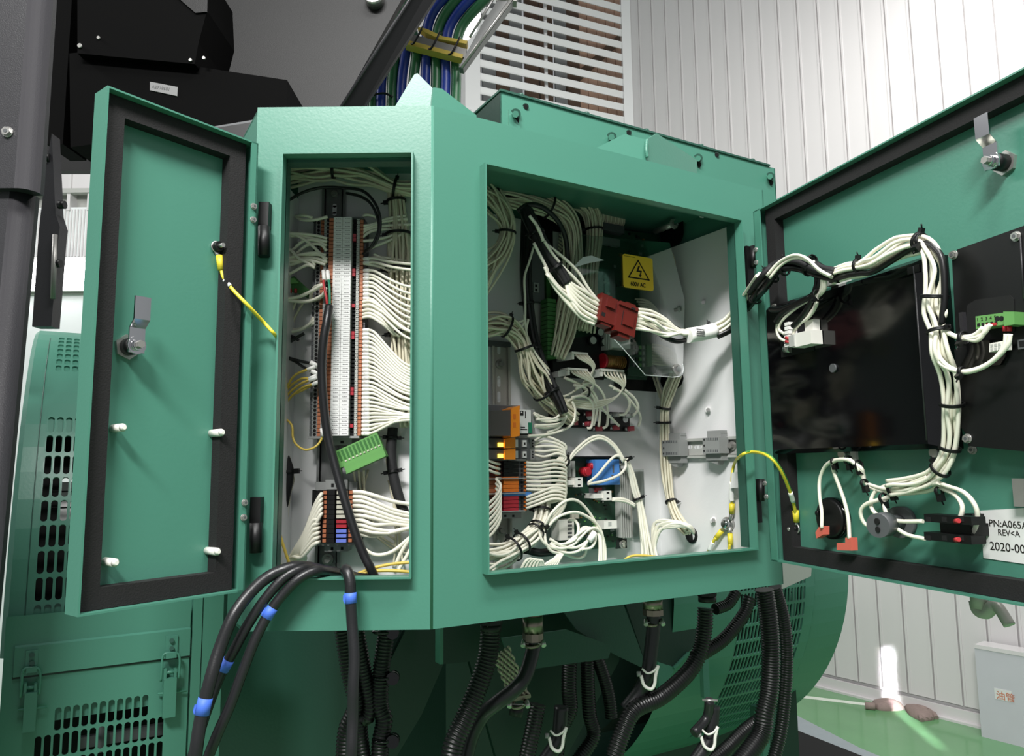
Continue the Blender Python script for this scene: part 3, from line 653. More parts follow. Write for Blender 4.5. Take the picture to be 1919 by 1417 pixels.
# black sleeve and wires left
solo('sleeve', MB().m('black_soft').tube(crom(pts3(BL, [(524, 612, .02), (528, 640, .022), (527, 665, .02), (524, 690, .018)]), 6), .0075, 10), 'black braided sleeve end bunched at the hinge side of the narrow bay', 'sleeve')
for p in (((526, 640), (550, 635), (570, 625)), ((528, 632), (545, 630), (560, 638)), ((530, 645), (545, 640), (560, 630))):
    solo('wire', wire(BL, [(x, y, .024) for x, y in p], .0022, 'cable_black'), 'short black wire tail poking from the black sleeve', 'wire', 'black tails at the sleeve')
for p in (((522, 664), (545, 672), (568, 678), (588, 682)), ((524, 666), (550, 676), (572, 690), (590, 698))):
    r = thing('wire', 'thin black wire with white sleeve entering the strip', 'wire', BL.at(*p[0], .02), 'two black sleeved wires')
    pts = [(x, y, .022 + .01 * i) for i, (x, y) in enumerate(p)]; wire(BL, pts, .0021, 'cable_black', r)
    a, c = BL.at(p[-1][0] - 6, p[-1][1] - 3, .052), BL.at(p[-1][0] + 8, p[-1][1] + 5, .052); obj('marker_sleeve', MB().m('sleeve').cyl(a, c, .0032, 10), r)
ylw = [((522, 780), (532, 740), (550, 706), (577, 692)), ((522, 782), (535, 735), (560, 712), (580, 709)), ((523, 782), (538, 742), (560, 722), (580, 712)), ((524, 783), (542, 748), (565, 728), (586, 720)), ((525, 780), (545, 744), (570, 730), (590, 718))]
for k, p in enumerate(ylw):
    r = thing('wire', 'yellow wire with white sleeve fanning up to the strip', 'wire', BL.at(*p[0], .02), 'fan of yellow wires')
    n = len(p); wire(BL, [(x, y, .018 + .035 * i / (n - 1)) for i, (x, y) in enumerate(p)], .0018, 'yellow_wire', r)
    a, c = BL.at(p[-1][0] - 1, p[-1][1] + 1, .053), BL.at(p[-1][0] + 14, p[-1][1] - 5, .053); obj('marker_sleeve', MB().m('sleeve').cyl(a, c, .0027, 10), r)
solo('wire', wire(BL, [(522, 782, .02), (535, 785, .03), (547, 798, .04), (549, 820, .045), (556, 834, .05), (572, 843, .055), (590, 838, .055), (602, 824, .05), (604, 808, .05)], .0016, 'yellow_wire', k=8), 'single yellow wire looping beneath the bottom of the terminal strip', 'wire')
b = MB().m('sleeve').cyl(BL.at(603, 803, .05), BL.at(605, 818, .05), .0028, 10); solo('marker_sleeve', b, 'white sleeve on the yellow wire at the strip bottom', 'sleeve')
# black multicore cable with red and green cores, hanging over the strip
root = thing('instrument_cable', 'black cable with exposed red and green cores hanging down over the terminal strip', 'cable', BL.at(611, 578, .07))
MC = [(617, 574, .068), (613, 600, .076), (606, 640, .078), (603, 690, .076), (606, 750, .074), (613, 810, .072), (622, 850, .072), (634, 895, .074), (650, 950, .078), (666, 1000, .08), (682, 1040, .08), (694, 1064, .08), (704, 1085, .075)]
wire(BL, MC, .0058, 'cable_black', root, 'outer_jacket', k=8, sides=12)
wire(BL, [(606, 512, .055), (607, 535, .066), (611, 555, .070), (614, 577, .069)], .0019, 'red_wire', root, 'red_core')
wire(BL, [(614, 512, .055), (617, 535, .066), (618, 555, .069), (618, 577, .068)], .0019, 'teal_wire', root, 'green_core')
for x in (606, 614): obj('core_ferrule', MB().m('sleeve').cyl(BL.at(x, 508, .053), BL.at(x + 1.5, 526, .062), .0027, 10), root)
# harnesses behind, right side of the left bay
root = thing('wiring_harness', 'thick cream wire trunk strapped with black ties down the right of the narrow bay', 'harness', BL.at(750, 900, .02))
bundle(root, BL, [(738, 345, .02), (745, 400, .02), (748, 470, .02), (750, 560, .02), (757, 640, .02), (765, 720, .02), (772, 800, .02)], 26, .021, .0021, 'wire_cream', ties=(.12, .27, .42, .66), twist=.9, taper=[.5, .6, .95, 1, .95, 1, 1], headdir=(-1, 0, 0))
root = thing('wiring_harness', 'cream wire bundle arching under the roof of the narrow bay', 'harness', BL.at(620, 330, .03))
bundle(root, BL, [(495, 350, .03), (530, 335, .035), (580, 322, .04), (625, 318, .04), (680, 328, .035), (740, 352, .03), (790, 352, .025)], 16, .014, .0022, 'wire_cream', ties=((.5, (0, 0, 1)), (.84, (0, 0, 1))), taper=[2.2, 1.7, 1.2, .8, 1.2, .8, 1], jit=.5)
root = thing('cable_sleeve', 'black sleeved cable tied with black ties at the lower right of the narrow bay', 'cable', BL.at(736, 820, .02))
cp = crom(pts3(BL, [(736, 802, .02), (733, 850, .022), (738, 895, .024), (750, 940, .024), (762, 970, .022), (785, 1005, .02)]), 8)
obj('sleeve', MB().m('black_soft').tube(cp, .0072, 12), root)
for i in (3, 14): tie(cp[i], cp[i + 1] - cp[i], .0078, root, (-1, 0, 0)); tie(cp[i] , cp[i + 1] - cp[i], .0082, root, (1, 0, 0))
for p in (((727, 815), (724, 860), (735, 920), (742, 1000), (737, 1065)), ((731, 880), (745, 960), (748, 1060)), ((728, 900), (746, 980), (755, 1060)), ((670, 960), (700, 995), (735, 1020), (770, 1035)), ((668, 975), (705, 1006), (740, 1030), (775, 1040)), ((690, 880), (680, 930), (700, 980), (740, 1012)), ((676, 885), (684, 930), (690, 960))):
    solo('wire', wire(BL, [(x, y, .008) for x, y in p], .0017, 'wire_cream'), 'thin cream wire low on the back plate', 'wire', 'thin wires low on the plate')
root = thing('cable_sleeve', 'black sleeved cable sagging down the hinge side of the lower narrow bay', 'cable', BL.at(536, 880, .02))
cp = crom(pts3(BL, [(512, 790, .02), (520, 830, .02), (536, 868, .022), (540, 890, .022), (533, 930, .022), (522, 980, .02), (515, 1040, .02), (514, 1085, .02)]), 8)
obj('sleeve', MB().m('black_soft').tube(cp, .0078, 12), root)
tie(cp[22], cp[23] - cp[22], .0085, root, (1, 0, 0), head=.0045); tie(cp[3], cp[4] - cp[3], .0085, root, (1, 0, 0), head=.004)
for k in range(6):
    solo('wire', wire(BL, [(538 + k * 2, 830 if k < 2 else 888, .012), (545 + k, 890 + k * 2, .012), (538 + k, 930, .014), (522 + k * 3, 985, .016), (512 + k * 4, 1060, .014)], .0017, 'wire_cream'), 'thin cream wire dropping along the sagging black sleeve', 'wire', 'thin wires beside the hinge side sleeve')
# green plug lying at an angle below the strip
ang = radians(24); CG = Fr(BL.at(672, 850, .045), (1, 0, 0))
root = thing('pluggable_connector', 'bright green twelve way plug hanging tilted below the terminal strip', 'connector', CG.at(672, 870, 0))
P2 = lambda a, c_, n: CG.O + (Vector((cos(ang), 0, sin(ang))) * a) + (Vector((-sin(ang), 0, cos(ang))) * c_) + CG.n * n
def rb(b, a0, c0, a1, c1, n0, n1): return b.hexa([P2(a0, c0, n0), P2(a1, c0, n0), P2(a1, c1, n0), P2(a0, c1, n0), P2(a0, c0, n1), P2(a1, c0, n1), P2(a1, c1, n1), P2(a0, c1, n1)])
b = MB().m('conn_green'); rb(b, -.034, -.004, .034, .016, -.012, 0); rb(b, -.034, -.008, .034, -.004, -.010, .004); obj('socket', b, root)
b = MB().m('conn_green'); rb(b, -.024, -.019, .034, -.008, -.012, .006); rb(b, -.024, -.0195, .034, -.0175, -.012, .010); obj('plug', b, root)
for k in range(12):
    b = MB().m('conn_dark'); rb(b, -.0315 + k * .0055, .0005, -.0285 + k * .0055, .014, 0, .0006); obj('cavity', b, root)
    if k > 1: b = MB().m('fuse_clear'); rb(b, -.0315 + k * .0055, -.003, -.029 + k * .0055, -.001, .0, .003); obj('pin', b, root)
for k in range(3): wire(CG, [(662 + k * 10, 880, -.004), (666 + k * 8, 905, -.02), (672 + k * 6, 940, -.03)], .0017, 'wire_cream', root)
# fused terminal block at the bottom of the left bay
FB = BL.off(.045); fx = lambda x: FB.uv(x, 965)[0]
root = thing('fuse_terminal_block', 'black fused terminal block with orange levers and blue fuses on the lower rail', 'terminal block', FB.at(620, 1030, -.03))
ft, fbv = FB.uv(620, 919)[1], FB.uv(620, 1018)[1]; fp = (ft - fbv) / 11
b = MB().m('grey_plastic').fbox(FB, fx(584), ft, fx(664), ft + .011, -.040, -.016).fbox(FB, fx(606), ft + .001, fx(648), ft + .014, -.016, -.008)
for x in (617, 637): b.m('void').fbox(FB, fx(x), ft + .004, fx(x + 5), ft + .009, -.008, -.0078)
obj('end_bracket', b, root)
b = MB().m('grey_plastic').fbox(FB, fx(583), fbv - .004, fx(662), fbv, -.040, -.010).fbox(FB, fx(603), fbv - .013, fx(648), fbv - .004, -.040, -.018)
for x in (615, 634): b.m('void').fbox(FB, fx(x), fbv - .011, fx(x + 5), fbv - .007, -.018, -.0178)
obj('end_bracket', b, root)
obj('end_cover', MB().m('black').fbox(FB, fx(577), fbv, fx(590), ft, -.044, -.02).m('grey_plastic').fbox(FB, fx(588), fbv, fx(590), ft, -.02, -.012), root)
for i in range(11):
    v = ft - (i + .5) * fp; h = fp * .46; b = MB()
    b.m('black').fbox(FB, fx(590), v - h, fx(669), v + h, -.044, -.006)
    b.m('black').fbox(FB, fx(615), v - h, fx(628), v + h, -.006, .004)
    t_ = obj('fuse_block', b, root)
    for x0, x1 in ((604, 610.5), (652.5, 659)):
        b = MB().m('orange_dull').fbox(FB, fx(x0), v - h * .8, fx(x1), v + h * .8, -.006, -.003); obj('release_lever', b, t_)
    mt = 'fuse_clear' if i < 6 else ('fuse_red' if i < 8 else 'fuse_blue')
    b = MB().m(mt).fbox(FB, fx(631), v - h * .75, fx(650), v + h * .75, -.006, .002)
    obj('fuse', b, t_)
ye = [945, 963, 968, 976, 980, 985, 984, 990, 991]; ys = [922, 931, 939, 948, 957, 966, 975, 984, 993]
for i, (y, e) in enumerate(zip(ys, ye)):
    o0 = .038; pts = [(661, y, o0), (680, y + 1, o0 + .006), (702, y + (e - y) * .3 + (6 if i > 5 else 0), o0 + .007), (735, y + (e - y) * .75 + (7 if i > 6 else 0), .038), (768, e, .03), (800, e + 6, .02)]
    solo('wire', wire(BL, pts, .0029), 'white wire leaving the fused block for the bay edge', 'wire', 'wires right of the fused block')
for p in (((668, 1008), (682, 1028), (705, 1040), (735, 1034), (768, 1008), (790, 990)), ((740, 1062), (752, 1035), (768, 1010), (785, 1000)), ((746, 1070), (760, 1046), (775, 1020)), ((664, 998), (690, 1004), (715, 1002), (765, 990), (790, 985))):
    solo('wire', wire(BL, [(x, y, .04) for x, y in p], .0028), 'white wire sagging under the fused block wires', 'wire', 'sagging wires at the lower right')
for i in range(11):
    v = 924 + i * 8.8; xe = 538 + (i * 3.1) % 30; top = v - 1 if i < 4 else v
    pts = [(603 - (i > 4) * 5, top + 3, .042), (601 - (i > 4) * 7, top + 1 + 4, .05), (590 - (i > 4) * 6, top + 25 if i < 5 else top + 12, .05), (570 - i * .6, (top + 1062) / 2 + 8, .046), (xe + 6, 1045, .04), (xe - 4, 1075, .034)]
    solo('wire', wire(BL, pts, .0029), 'white wire slanting from fused block to sill corner', 'wire', 'wires left of the fused block')
for p in (((513, 955), (524, 1000), (540, 1050), (548, 1070)), ((510, 1030), (522, 1055), (534, 1068))):
    solo('wire', wire(BL, [(x, y, .05) for x, y in p], .0022, 'yellow_wire'), 'yellow wire running down the hinge side to the sill', 'wire', 'yellow wires at the sill corner')
for p in (((655, 1082), (690, 1068), (730, 1058), (790, 1052)), ((670, 1076), (705, 1070), (745, 1070), (790, 1074)), ((672, 1082), (700, 1078), (716, 1084))):
    solo('wire', wire(BL, [(x, y, .07) for x, y in p], .0022, 'yellow_wire'), 'yellow wire along the narrow bay sill', 'wire', 'yellow wires on the sill')
# earth lead from the left door
DLI = DL.off(-.014)
root = thing('earth_lead', 'yellow earth lead with ring lug from the narrow door into the bay', 'lead', DLI.at(406, 463, 0))
a = DL.at(406, 463, -.024); b = MB().m('steel').ring(a, DL.n, .0062, .0012, 18).m('steel').cyl(a - Z * .006, DL.at(411, 482, -.022), .0028, 10); obj('ring_lug', b, root)
obj('crimp_barrel', MB().m('yellow').cyl(DL.at(411, 479, -.022), DL.at(414, 506, -.020), .0040, 12), root)
lead = [DL.at(414, 504, -.02), DL.at(420, 522, -.016), DL.at(436, 543, -.008), DL.at(464, 572, .006), PL.at(495, 605, .02), PL.at(514, 626, .018), BL.at(524, 638, .13), BL.at(530, 640, .08)]
cp = crom(lead, 8); obj('lead_wire', MB().m('yellow').tube(cp, .0022, 8), root)
obj('marker_sleeve', MB().m('sleeve').tube(cp[9:15], .0030, 10).m('ink_grey').tube([cp[11] + DL.n * .0026, cp[13] + DL.n * .0026], .0007, 4), root)
# four big black cables over the sill
def tape(cp, i, r, root):
    d = (cp[i + 1] - cp[i]).normalized(); b = MB().m('blue_tape').tube([cp[i], cp[i + 1], cp[i + 2]], r + .0006, 14); o = obj('blue_tape', b, root)
    s = d.cross(PL.n).normalized(); c = cp[i + 2]; t = MB().m('blue_tape'); n_ = PL.n
    t.prism([c + s * r * .95 + n_ * r * .5, c + s * (r * 1.25) + n_ * r * .6 - d * .004, c + s * r * 1.2 + n_ * r * .7 - d * .010, c + s * r * .9 + n_ * r * .6 - d * .011], n_ * .0004); obj('tape_tail', t, o)
bigs = [([(640, 1075, -.10), (600, 1068, -.05), (575, 1063, .0), (545, 1064, .022), (505, 1080, .03), (470, 1110, .045), (437, 1155, .06), (412, 1215, .07), (394, 1275, .08), (378, 1340, .085), (369, 1395, .09), (364, 1440, .09)], .0068, 34, 'outermost black cable of the sill bunch, blue tape near its lowest visible length'),
        ([(660, 1080, -.10), (615, 1072, -.05), (585, 1067, .0), (560, 1068, .020), (530, 1085, .028), (495, 1125, .035), (462, 1175, .04), (435, 1225, .045), (412, 1268, .045), (388, 1330, .05), (372, 1380, .05), (355, 1440, .05)], .0058, 29, 'middle black cable of the sill bunch, blue tape halfway down'),
        ([(672, 1085, -.10), (640, 1076, -.05), (610, 1071, .0), (588, 1071, .018), (560, 1085, .026), (530, 1115, .03), (505, 1148, .034), (480, 1195, .04), (458, 1250, .045), (432, 1320, .05), (408, 1375, .055), (382, 1440, .055)], .0058, 23, 'inner black cable of the sill bunch, blue tape just below the sill'),
        ([(690, 1085, -.10), (660, 1080, -.04), (648, 1069, .004), (650, 1070, .020), (656, 1090, .026), (657, 1120, .028), (660, 1170, .03), (664, 1230, .035), (662, 1290, .04), (661, 1350, .04), (659, 1400, .045), (658, 1440, .045)], .0063, 19, 'separate black cable hanging straight down from the sill with blue tape')]
for P, r, ti, lab in bigs:
    cp = crom(pts3(PL, P), 4); root = thing('power_cable', lab, 'cable', cp[8])
    cp2 = crom(cp, 3); obj('outer_jacket', MB().m('cable_black').tube(cp2, r, 16), root); tape(cp, ti, r, root)
# ================================================================== RIGHT BAY
r2 = rail(BR, 921, 957, 646, 1075, 'bright slotted mounting rail standing behind the relays at the hinge-far side of the wide bay', 'rail_grey', slots=((935, 654), (935, 715), (935, 744), (934, 1022)))
for x, y in ((936, 683), (937, 994)):
    c = BR.at(x, y, .0025); obj('rail_screw', MB().m('steel').cyl(c, c + BR.n * .003, .008, 16).m('zinc').hexnut(c + BR.n * .003, c + BR.n * .009, .005), r2)
obj('rail_cap', MB().m('grey_dark').pbox(BR, 905, 639, 957, 648, .001, .014), r2)
# rail and two end clamps on the side wall
rs = rail(SR, 1383, 1246, 815, 862, 'short grey rail lying across the bright side wall of the wide bay', 'grey_light', slots=((1277, 838), (1290, 838), (1308, 838), (1352, 837)), horizontal=True)
c = SR.at(1374, 835, .0025); obj('rail_screw', MB().m('steel').cyl(c, c + SR.n * .003, .008, 16).m('zinc').hexnut(c + SR.n * .003, c + SR.n * .009, .005), rs)
for x0, x1, lab in ((1241, 1274, 'grey plastic end clamp on the side wall rail, nearer the cable trunk'), (1317, 1350, 'grey plastic end clamp on the side wall rail, nearer the opening edge')):
    root = thing('end_clamp', lab, 'clamp', SR.at((x0 + x1) / 2, 860, .01)); xm = (x0 + x1) / 2; yy = -5 if x0 > 1300 else 0
    b = MB().m('grey_plastic').pbox(SR, x0, 825 + yy, x1 - 2, 855 + yy, .008, .030).pbox(SR, x0 + 8, 812 + yy, x1, 828 + yy, .006, .022).pbox(SR, x0 + 6, 853 + yy, x1 + 2, 868 + yy, .006, .022)
    b.ppoly(SR, [(x1 - 4, 812 + yy), (x1 + 2, 816 + yy), (x1 - 2, 828 + yy)], .006, .02).ppoly(SR, [(x0 + 6, 868 + yy), (x0 + 10, 862 + yy), (x1 - 4, 868 + yy), (x1 - 6, 876 + yy)], .006, .02); obj('clamp_body', b, root)
    for row in (828, 850):
        for k in range(7): obj('rib', MB().m('grey_dark').pbox(SR, x0 + 7 + k * 3.2, row - 2.5 + yy, x0 + 8.4 + k * 3.2, row + 2 + yy, .030, .0306), root)
    for row in (829, 840, 850): obj('clamp_hole', MB().m('void').cyl(SR.at(x0 + 3, row + yy, .030), SR.at(x0 + 3, row + yy, .0305), .0018, 8), root)
# black oblong cut-outs and inner black mounting plate behind the big board
b = MB().m('black')
def rrect(fr, x0, y0, x1, y1, r, n):
    u0, v1 = fr.uv(x0, y0, n); u1, v0_ = fr.uv(x1, y1, n); q = []
    for cx, cy, a in ((u1 - r, v1 - r, 0), (u0 + r, v1 - r, pi / 2), (u0 + r, v0_ + r, pi), (u1 - r, v0_ + r, 1.5 * pi)):
        for k in range(7): t = a + k * pi / 12; q.append(fr.P(cx + r * cos(t), cy + r * sin(t), n))
    return q
b.prism(rrect(BR, 985, 372, 1240, 470, .004, .002), BR.n * .002); b.prism(rrect(BR, 985, 372, 1040, 740, .01, .002), BR.n * .002)
b.prism(rrect(BR, 1150, 680, 1240, 735, .004, .002), BR.n * .002); b.prism(rrect(SR, 1278, 380, 1238, 470, .02, .002), SR.n * -.0015); b.prism(rrect(SR, 1279, 690, 1238, 732, .02, .002), SR.n * -.0015)
solo('mounting_plate', b, 'black rounded mounting plate behind the large board and wire trunks', 'plate')
# large control board under clear cover
PB = BR.off(.030)
board = thing('control_board', 'large dark green control board under a clear cover in the wide bay', 'circuit board', PB.at(1100, 700, 0))
b = MB().m('pcb').ppoly(PB, [(1072, 420), (1235, 440), (1238, 600), (1212, 712), (1036, 706), (1036, 520)], -.002, 0); obj('board', b, board)
rng = random.Random(11)
for k in range(70):
    x = rng.uniform(1082, 1205); y = rng.uniform(432, 640); s_ = rng.uniform(2, 6); t_ = rng.uniform(2, 6)
    obj('chip', MB().m(rng.choice(['black', 'black', 'grey_dark', 'pcb_black', 'grey_plastic', 'copper'])).pbox(PB, x, y, x + s_, y + t_, 0, rng.uniform(.001, .004)), board)
obj('terminal_row', MB().m('grey_dark').pbox(PB, 1108, 418, 1170, 432, 0, .016), board)
obj('terminal_row', MB().m('grey_plastic').pbox(PB, 1118, 445, 1162, 458, 0, .010), board)
for x, y, r in ((1117, 625, .0075), (1125, 643, .0075), (1103, 640, .008), (1106, 608, .007)):
    c = PB.at(x, y, 0); obj('capacitor', MB().m('black').cyl(c, c + PB.n * .014, r, 18).m('grey_light').cyl(c + PB.n * .014, c + PB.n * .0145, r * .85, 18), board)
obj('pcb_shield', MB().m('black').ppoly(PB, [(1036, 640), (1132, 626), (1132, 712), (1036, 706)], 0, .004), board)
b = MB().m('grey_light'); [b.pbox(PB, 1136 + k * 3, 612, 1137.6 + k * 3, 655, 0, .020) for k in range(4)]; obj('heat_sink', b, board)
q = obj('printed_block', MB().m('paper').pbox(PB, 1146, 616, 1181, 652, 0, .026), board)
b = MB().m('red_wire').pbox(PB, 1152, 624, 1156, 634, .026, .0264).m('ink').pbox(PB, 1166, 626, 1170, 634, .026, .0264).pbox(PB, 1174, 628, 1178, 632, .026, .0264); obj('print_mark', b, q)
# wound choke
c = PB.at(1152, 676, .012); b = MB().m('red_cap').cyl(PB.at(1128, 676, .012), PB.at(1132, 676, .012), .013, 18).m('copper').cyl(PB.at(1134, 677, .012), PB.at(1168, 680, .012), .0105, 18).m('copper')
for k in range(8): b.ring(PB.at(1138 + k * 4, 677.5 + k * .35, .012), PB.u, .0112, .0008, 18, 4)
b.m('black').cyl(PB.at(1170, 681, .012), PB.at(1173, 681, .012), .013, 18); obj('wound_choke', b, board)
for y in range(0, 14): obj('terminal_cell', MB().m('conn_dark').pbox(PB, 1026, 560 + y * 8.1, 1042, 567 + y * 8.1, -.004, .018).m('brick_red').pbox(PB, 1040, 562 + y * 8.1, 1045, 565 + y * 8.1, .005, .012), board)
# small module on the lower right of the board
q = obj('sub_board', MB().m('pcb').ppoly(PB, [(1182, 642), (1212, 640), (1212, 706), (1176, 704)], .004, .010), board)
for k in range(16):
    x = 1186 + (k % 4) * 6.2; y = 648 + (k // 4) * 11; obj('chip', MB().m(('grey_dark', 'black', 'conn_green', 'grey_plastic')[k % 4]).pbox(PB, x, y, x + 4, y + 6, .010, .013), q)
obj('terminal_row', MB().m('conn_dark').pbox(PB, 1213, 646, 1222, 686, .0, .014), board)
# clear cover
CV = BR.off(.105)
root = thing('clear_cover', 'clear plastic guard over the board carrying the yellow voltage sign', 'cover', CV.at(1180, 700, 0))
b = MB().m('clear').ppoly(CV, [(1070, 500), (1090, 440), (1255, 455), (1283, 560), (1280, 702), (1262, 707), (1209, 703), (1170, 656), (1128, 612), (1092, 560)], -.0015, 0); obj('sheet', b, root)
b = MB().m('frost').tube([CV.at(x, y, 0) for x, y in ((1128, 612), (1170, 656), (1209, 703), (1262, 707))], .0009, 5).tube(crom([CV.at(x, y, 0) for x, y in ((1262, 707), (1276, 704), (1281, 692), (1279, 682))], 4), .0009, 5)
obj('polished_edge', b, root)
b = MB().m('frost').prism([CV.at(x, y, .0) for x, y in ((1073, 502), (1092, 482), (1108, 479), (1132, 488), (1104, 493), (1080, 500))], CV.n * .0008); obj('folded_corner', b, root)
for x, y in ((1268, 692), (1262, 420)):
    c = CV.at(x, y, 0); bb = MB().m('steel').cyl(c - CV.n * .05, c, .0055, 14).cyl(c, c + CV.n * .002, .0095, 18).m('chrome').hexnut(c + CV.n * .002, c + CV.n * .007, .006); obj('standoff', bb, root)
SG = CV.off(.0012)
root = thing('warning_sign', 'yellow 600V AC warning sign with black lightning triangle on the clear guard', 'sign', SG.at(1196, 547, 0))
def rr2(fr, x0, y0, x1, y1, r, n): return rrect(fr, x0, y0, x1, y1, r, n)
obj('plate', MB().m('sign_yellow').prism(rrect(SG, 1167, 475, 1225, 546, .005, .001), SG.n * -.001), root)
su0, sv1 = SG.uv(1167, 475, .001); su1, sv0 = SG.uv(1225, 546, .001); sw, sh = su1 - su0, sv1 - sv0
def sp_(a, c_): return (su0 + sw * a, sv0 + sh * c_)
def strip2(b, a, c_, t, n=.0013):
    (x0, y0), (x1, y1) = a, c_; dx, dy = x1 - x0, y1 - y0; L = sqrt(dx * dx + dy * dy); ox, oy = -dy / L * t, dx / L * t; ex, ey = dx / L * t, dy / L * t
    b.prism([SG.P(x0 - ex + ox, y0 - ey + oy, n), SG.P(x0 - ex - ox, y0 - ey - oy, n), SG.P(x1 + ex - ox, y1 + ey - oy, n), SG.P(x1 + ex + ox, y1 + ey + oy, n)], SG.n * .0001)
b = MB().m('ink'); A, B_, C_ = sp_(.50, .86), sp_(.17, .32), sp_(.85, .32)
for p, q in ((A, B_), (B_, C_), (C_, A)): strip2(b, p, q, .0012)
obj('triangle', b, root)
b = MB().m('ink')
for pp in ([(.50, .70), (.56, .70), (.50, .565), (.62, .565), (.575, .43), (.54, .44), (.565, .52), (.43, .52)], [(.50, .43), (.61, .44), (.56, .365)]): b.prism([SG.P(*sp_(x, y), .0013) for x, y in pp], SG.n * .0001)
obj('lightning_bolt', b, root)
text('600V AC', SG, 1196, 537, .0016, .0105, root, align='CENTER', wid=.86)
b = MB().m('ink')
for k in range(12): q_ = sp_(.05 + k * .03, .93); b.fbox(SG, q_[0], q_[1], q_[0] + .0010, q_[1] + .0011, .001, .0012)
obj('small_print', b, root)
# wires at the right of the board
root = thing('wiring_harness', 'pale wires curving down behind the clear guard right of the voltage sign', 'harness', BR.at(1255, 600, .03))
for k in range(9):
    x0 = 1218 + k * 4; wire(BR.off(.045), [(x0, 470 - k * 1.5, .028), (x0 + 14, 488, .034), (1246 + k * 2.2, 515 + k, .036), (1252 + k * 1.5, 560, .036), (1246 + k, 610, .036), (1240 + k * 1.6, 640, .03)], .0019, 'wire_cream', root)
for k in range(8):
    y0 = 646 + k * 5; wire(BR.off(.045), [(1222, y0, .036), (1236, y0 + 2, .045), (1256, y0 + 10 - k, .05), (1268, 672 + k * 2, .045), (1268, 695, .03), (1262, 715, .02)], .0021, 'wire_cream', root)
for k in range(5):
    wire(BR.off(.045), [(1190 + k * 3, 560 + k * 5, .03), (1215 + k * 3, 565 + k * 5, .04), (1236, 590 + k * 4, .04), (1240, 630, .034)], .0019, 'wire_cream', root)
# slim grey enclosure / tall dark module left of the board
root = thing('slim_module', 'tall slim grey module half hidden behind black harnesses left of the board', 'module', BR.at(1005, 640, .02))
obj('case', MB().m('grey_dark').pbox(BR, 992, 470, 1020, 565, .004, .028).m('grey_light').pbox(BR, 994, 565, 1018, 640, .004, .016), root)
obj('rocker', MB().m('grey_plastic').pbox(BR, 1000, 530, 1010, 548, .028, .031).m('void').pbox(BR, 1003, 533, 1007, 538, .031, .0313).pbox(BR, 1003, 541, 1007, 546, .031, .0313), root)
obj('ribbed_plug', MB().m('conn_dark').pbox(BR, 1024, 500, 1042, 560, .004, .022), root)
# top trunks
root = thing('wiring_harness', 'cream wire trunk curving down at the far hinge edge of the wide bay', 'harness', BR.at(945, 430, .05))
bundle(root, BR, [(890, 345, .06), (922, 372, .07), (944, 405, .075), (950, 435, .075), (938, 470, .07), (912, 505, .065), (885, 545, .06)], 18, .016, .0021, ties=((.5, (-.5, 0, 0)),), taper=[1.4, 1.3, 1, .8, 1, 1.4, 1.6], jit=.4)
root = thing('wiring_harness', 'thick cream wire trunk crossing under the roof then dropping beside the board', 'harness', BR.at(1040, 420, .05))
bundle(root, BR, [(890, 362, .05), (935, 366, .055), (985, 374, .06), (1028, 386, .065), (1062, 412, .065), (1073, 460, .06), (1070, 540, .055), (1055, 620, .05), (1040, 670, .045)], 26, .020, .0021, ties=((.12, (0, 0, 1)), (.38, (0, 0, 1))), taper=[1, .9, 1.05, 1, .9, .85, 1, 1, .8], jit=.3)
root = thing('wiring_harness', 'cream wire trunk beneath the roof bending down over the board corner', 'harness', BR.at(1110, 440, .05))
bundle(root, BR, [(985, 362, .05), (1030, 362, .05), (1075, 372, .055), (1105, 395, .06), (1114, 440, .06), (1110, 500, .055), (1106, 560, .05), (1095, 620, .045)], 24, .017, .0021, ties=((.28, (0, 0, 1)), (.56, (-.5, 0, 0))), taper=[1, 1.1, 1, .95, .8, .8, .8, 1], jit=.3)
root = thing('wiring_harness', 'fan of cream wires turning down side by side into the board top edge', 'harness', BR.at(1150, 420, .05))
for k in range(15):
    f = k / 14
    wire(BR, [(1050, 356 + 20 * f * .3 + 3, .04 + .004 * (k % 3)), (1085 + 6 * f, 358 + (1 - f) * 14, .045), (1112 + 22 * f, 368 + (1 - f) * 18 - 2 * f, .05), (1120 + 45 * f, 392 + (1 - f) * 10 - 4 * f, .052), (1121 + 49 * f, 410 + 4 * f, .048), (1115 + 50 * f, 424 + 4 * f, .036)], .0019, 'wire_cream' if k % 2 else 'wire_old', root)
root = thing('wiring_harness', 'shaded fan of cream wires spilling behind the black loop to the green plug', 'harness', BR.at(1060, 500, .03))
for k in range(14):
    wire(BR, [(1048 - k * .5, 440 + k * 6, .018), (1058, 446 + k * 7.5, .024), (1070, 460 + k * 8, .028), (1078, 480 + k * 9, .028), (1074 - k * .6, 520 + k * 9, .03)], .002, 'wire_cream', root)
for k in range(14):
    wire(BR, [(1045, 568 + k * 8, .045), (1054, 563 + k * 7, .05), (1060 + k % 3, 540 + k * 4, .05), (1064 + k % 4, 500, .045)], .0019, 'wire_cream', root)
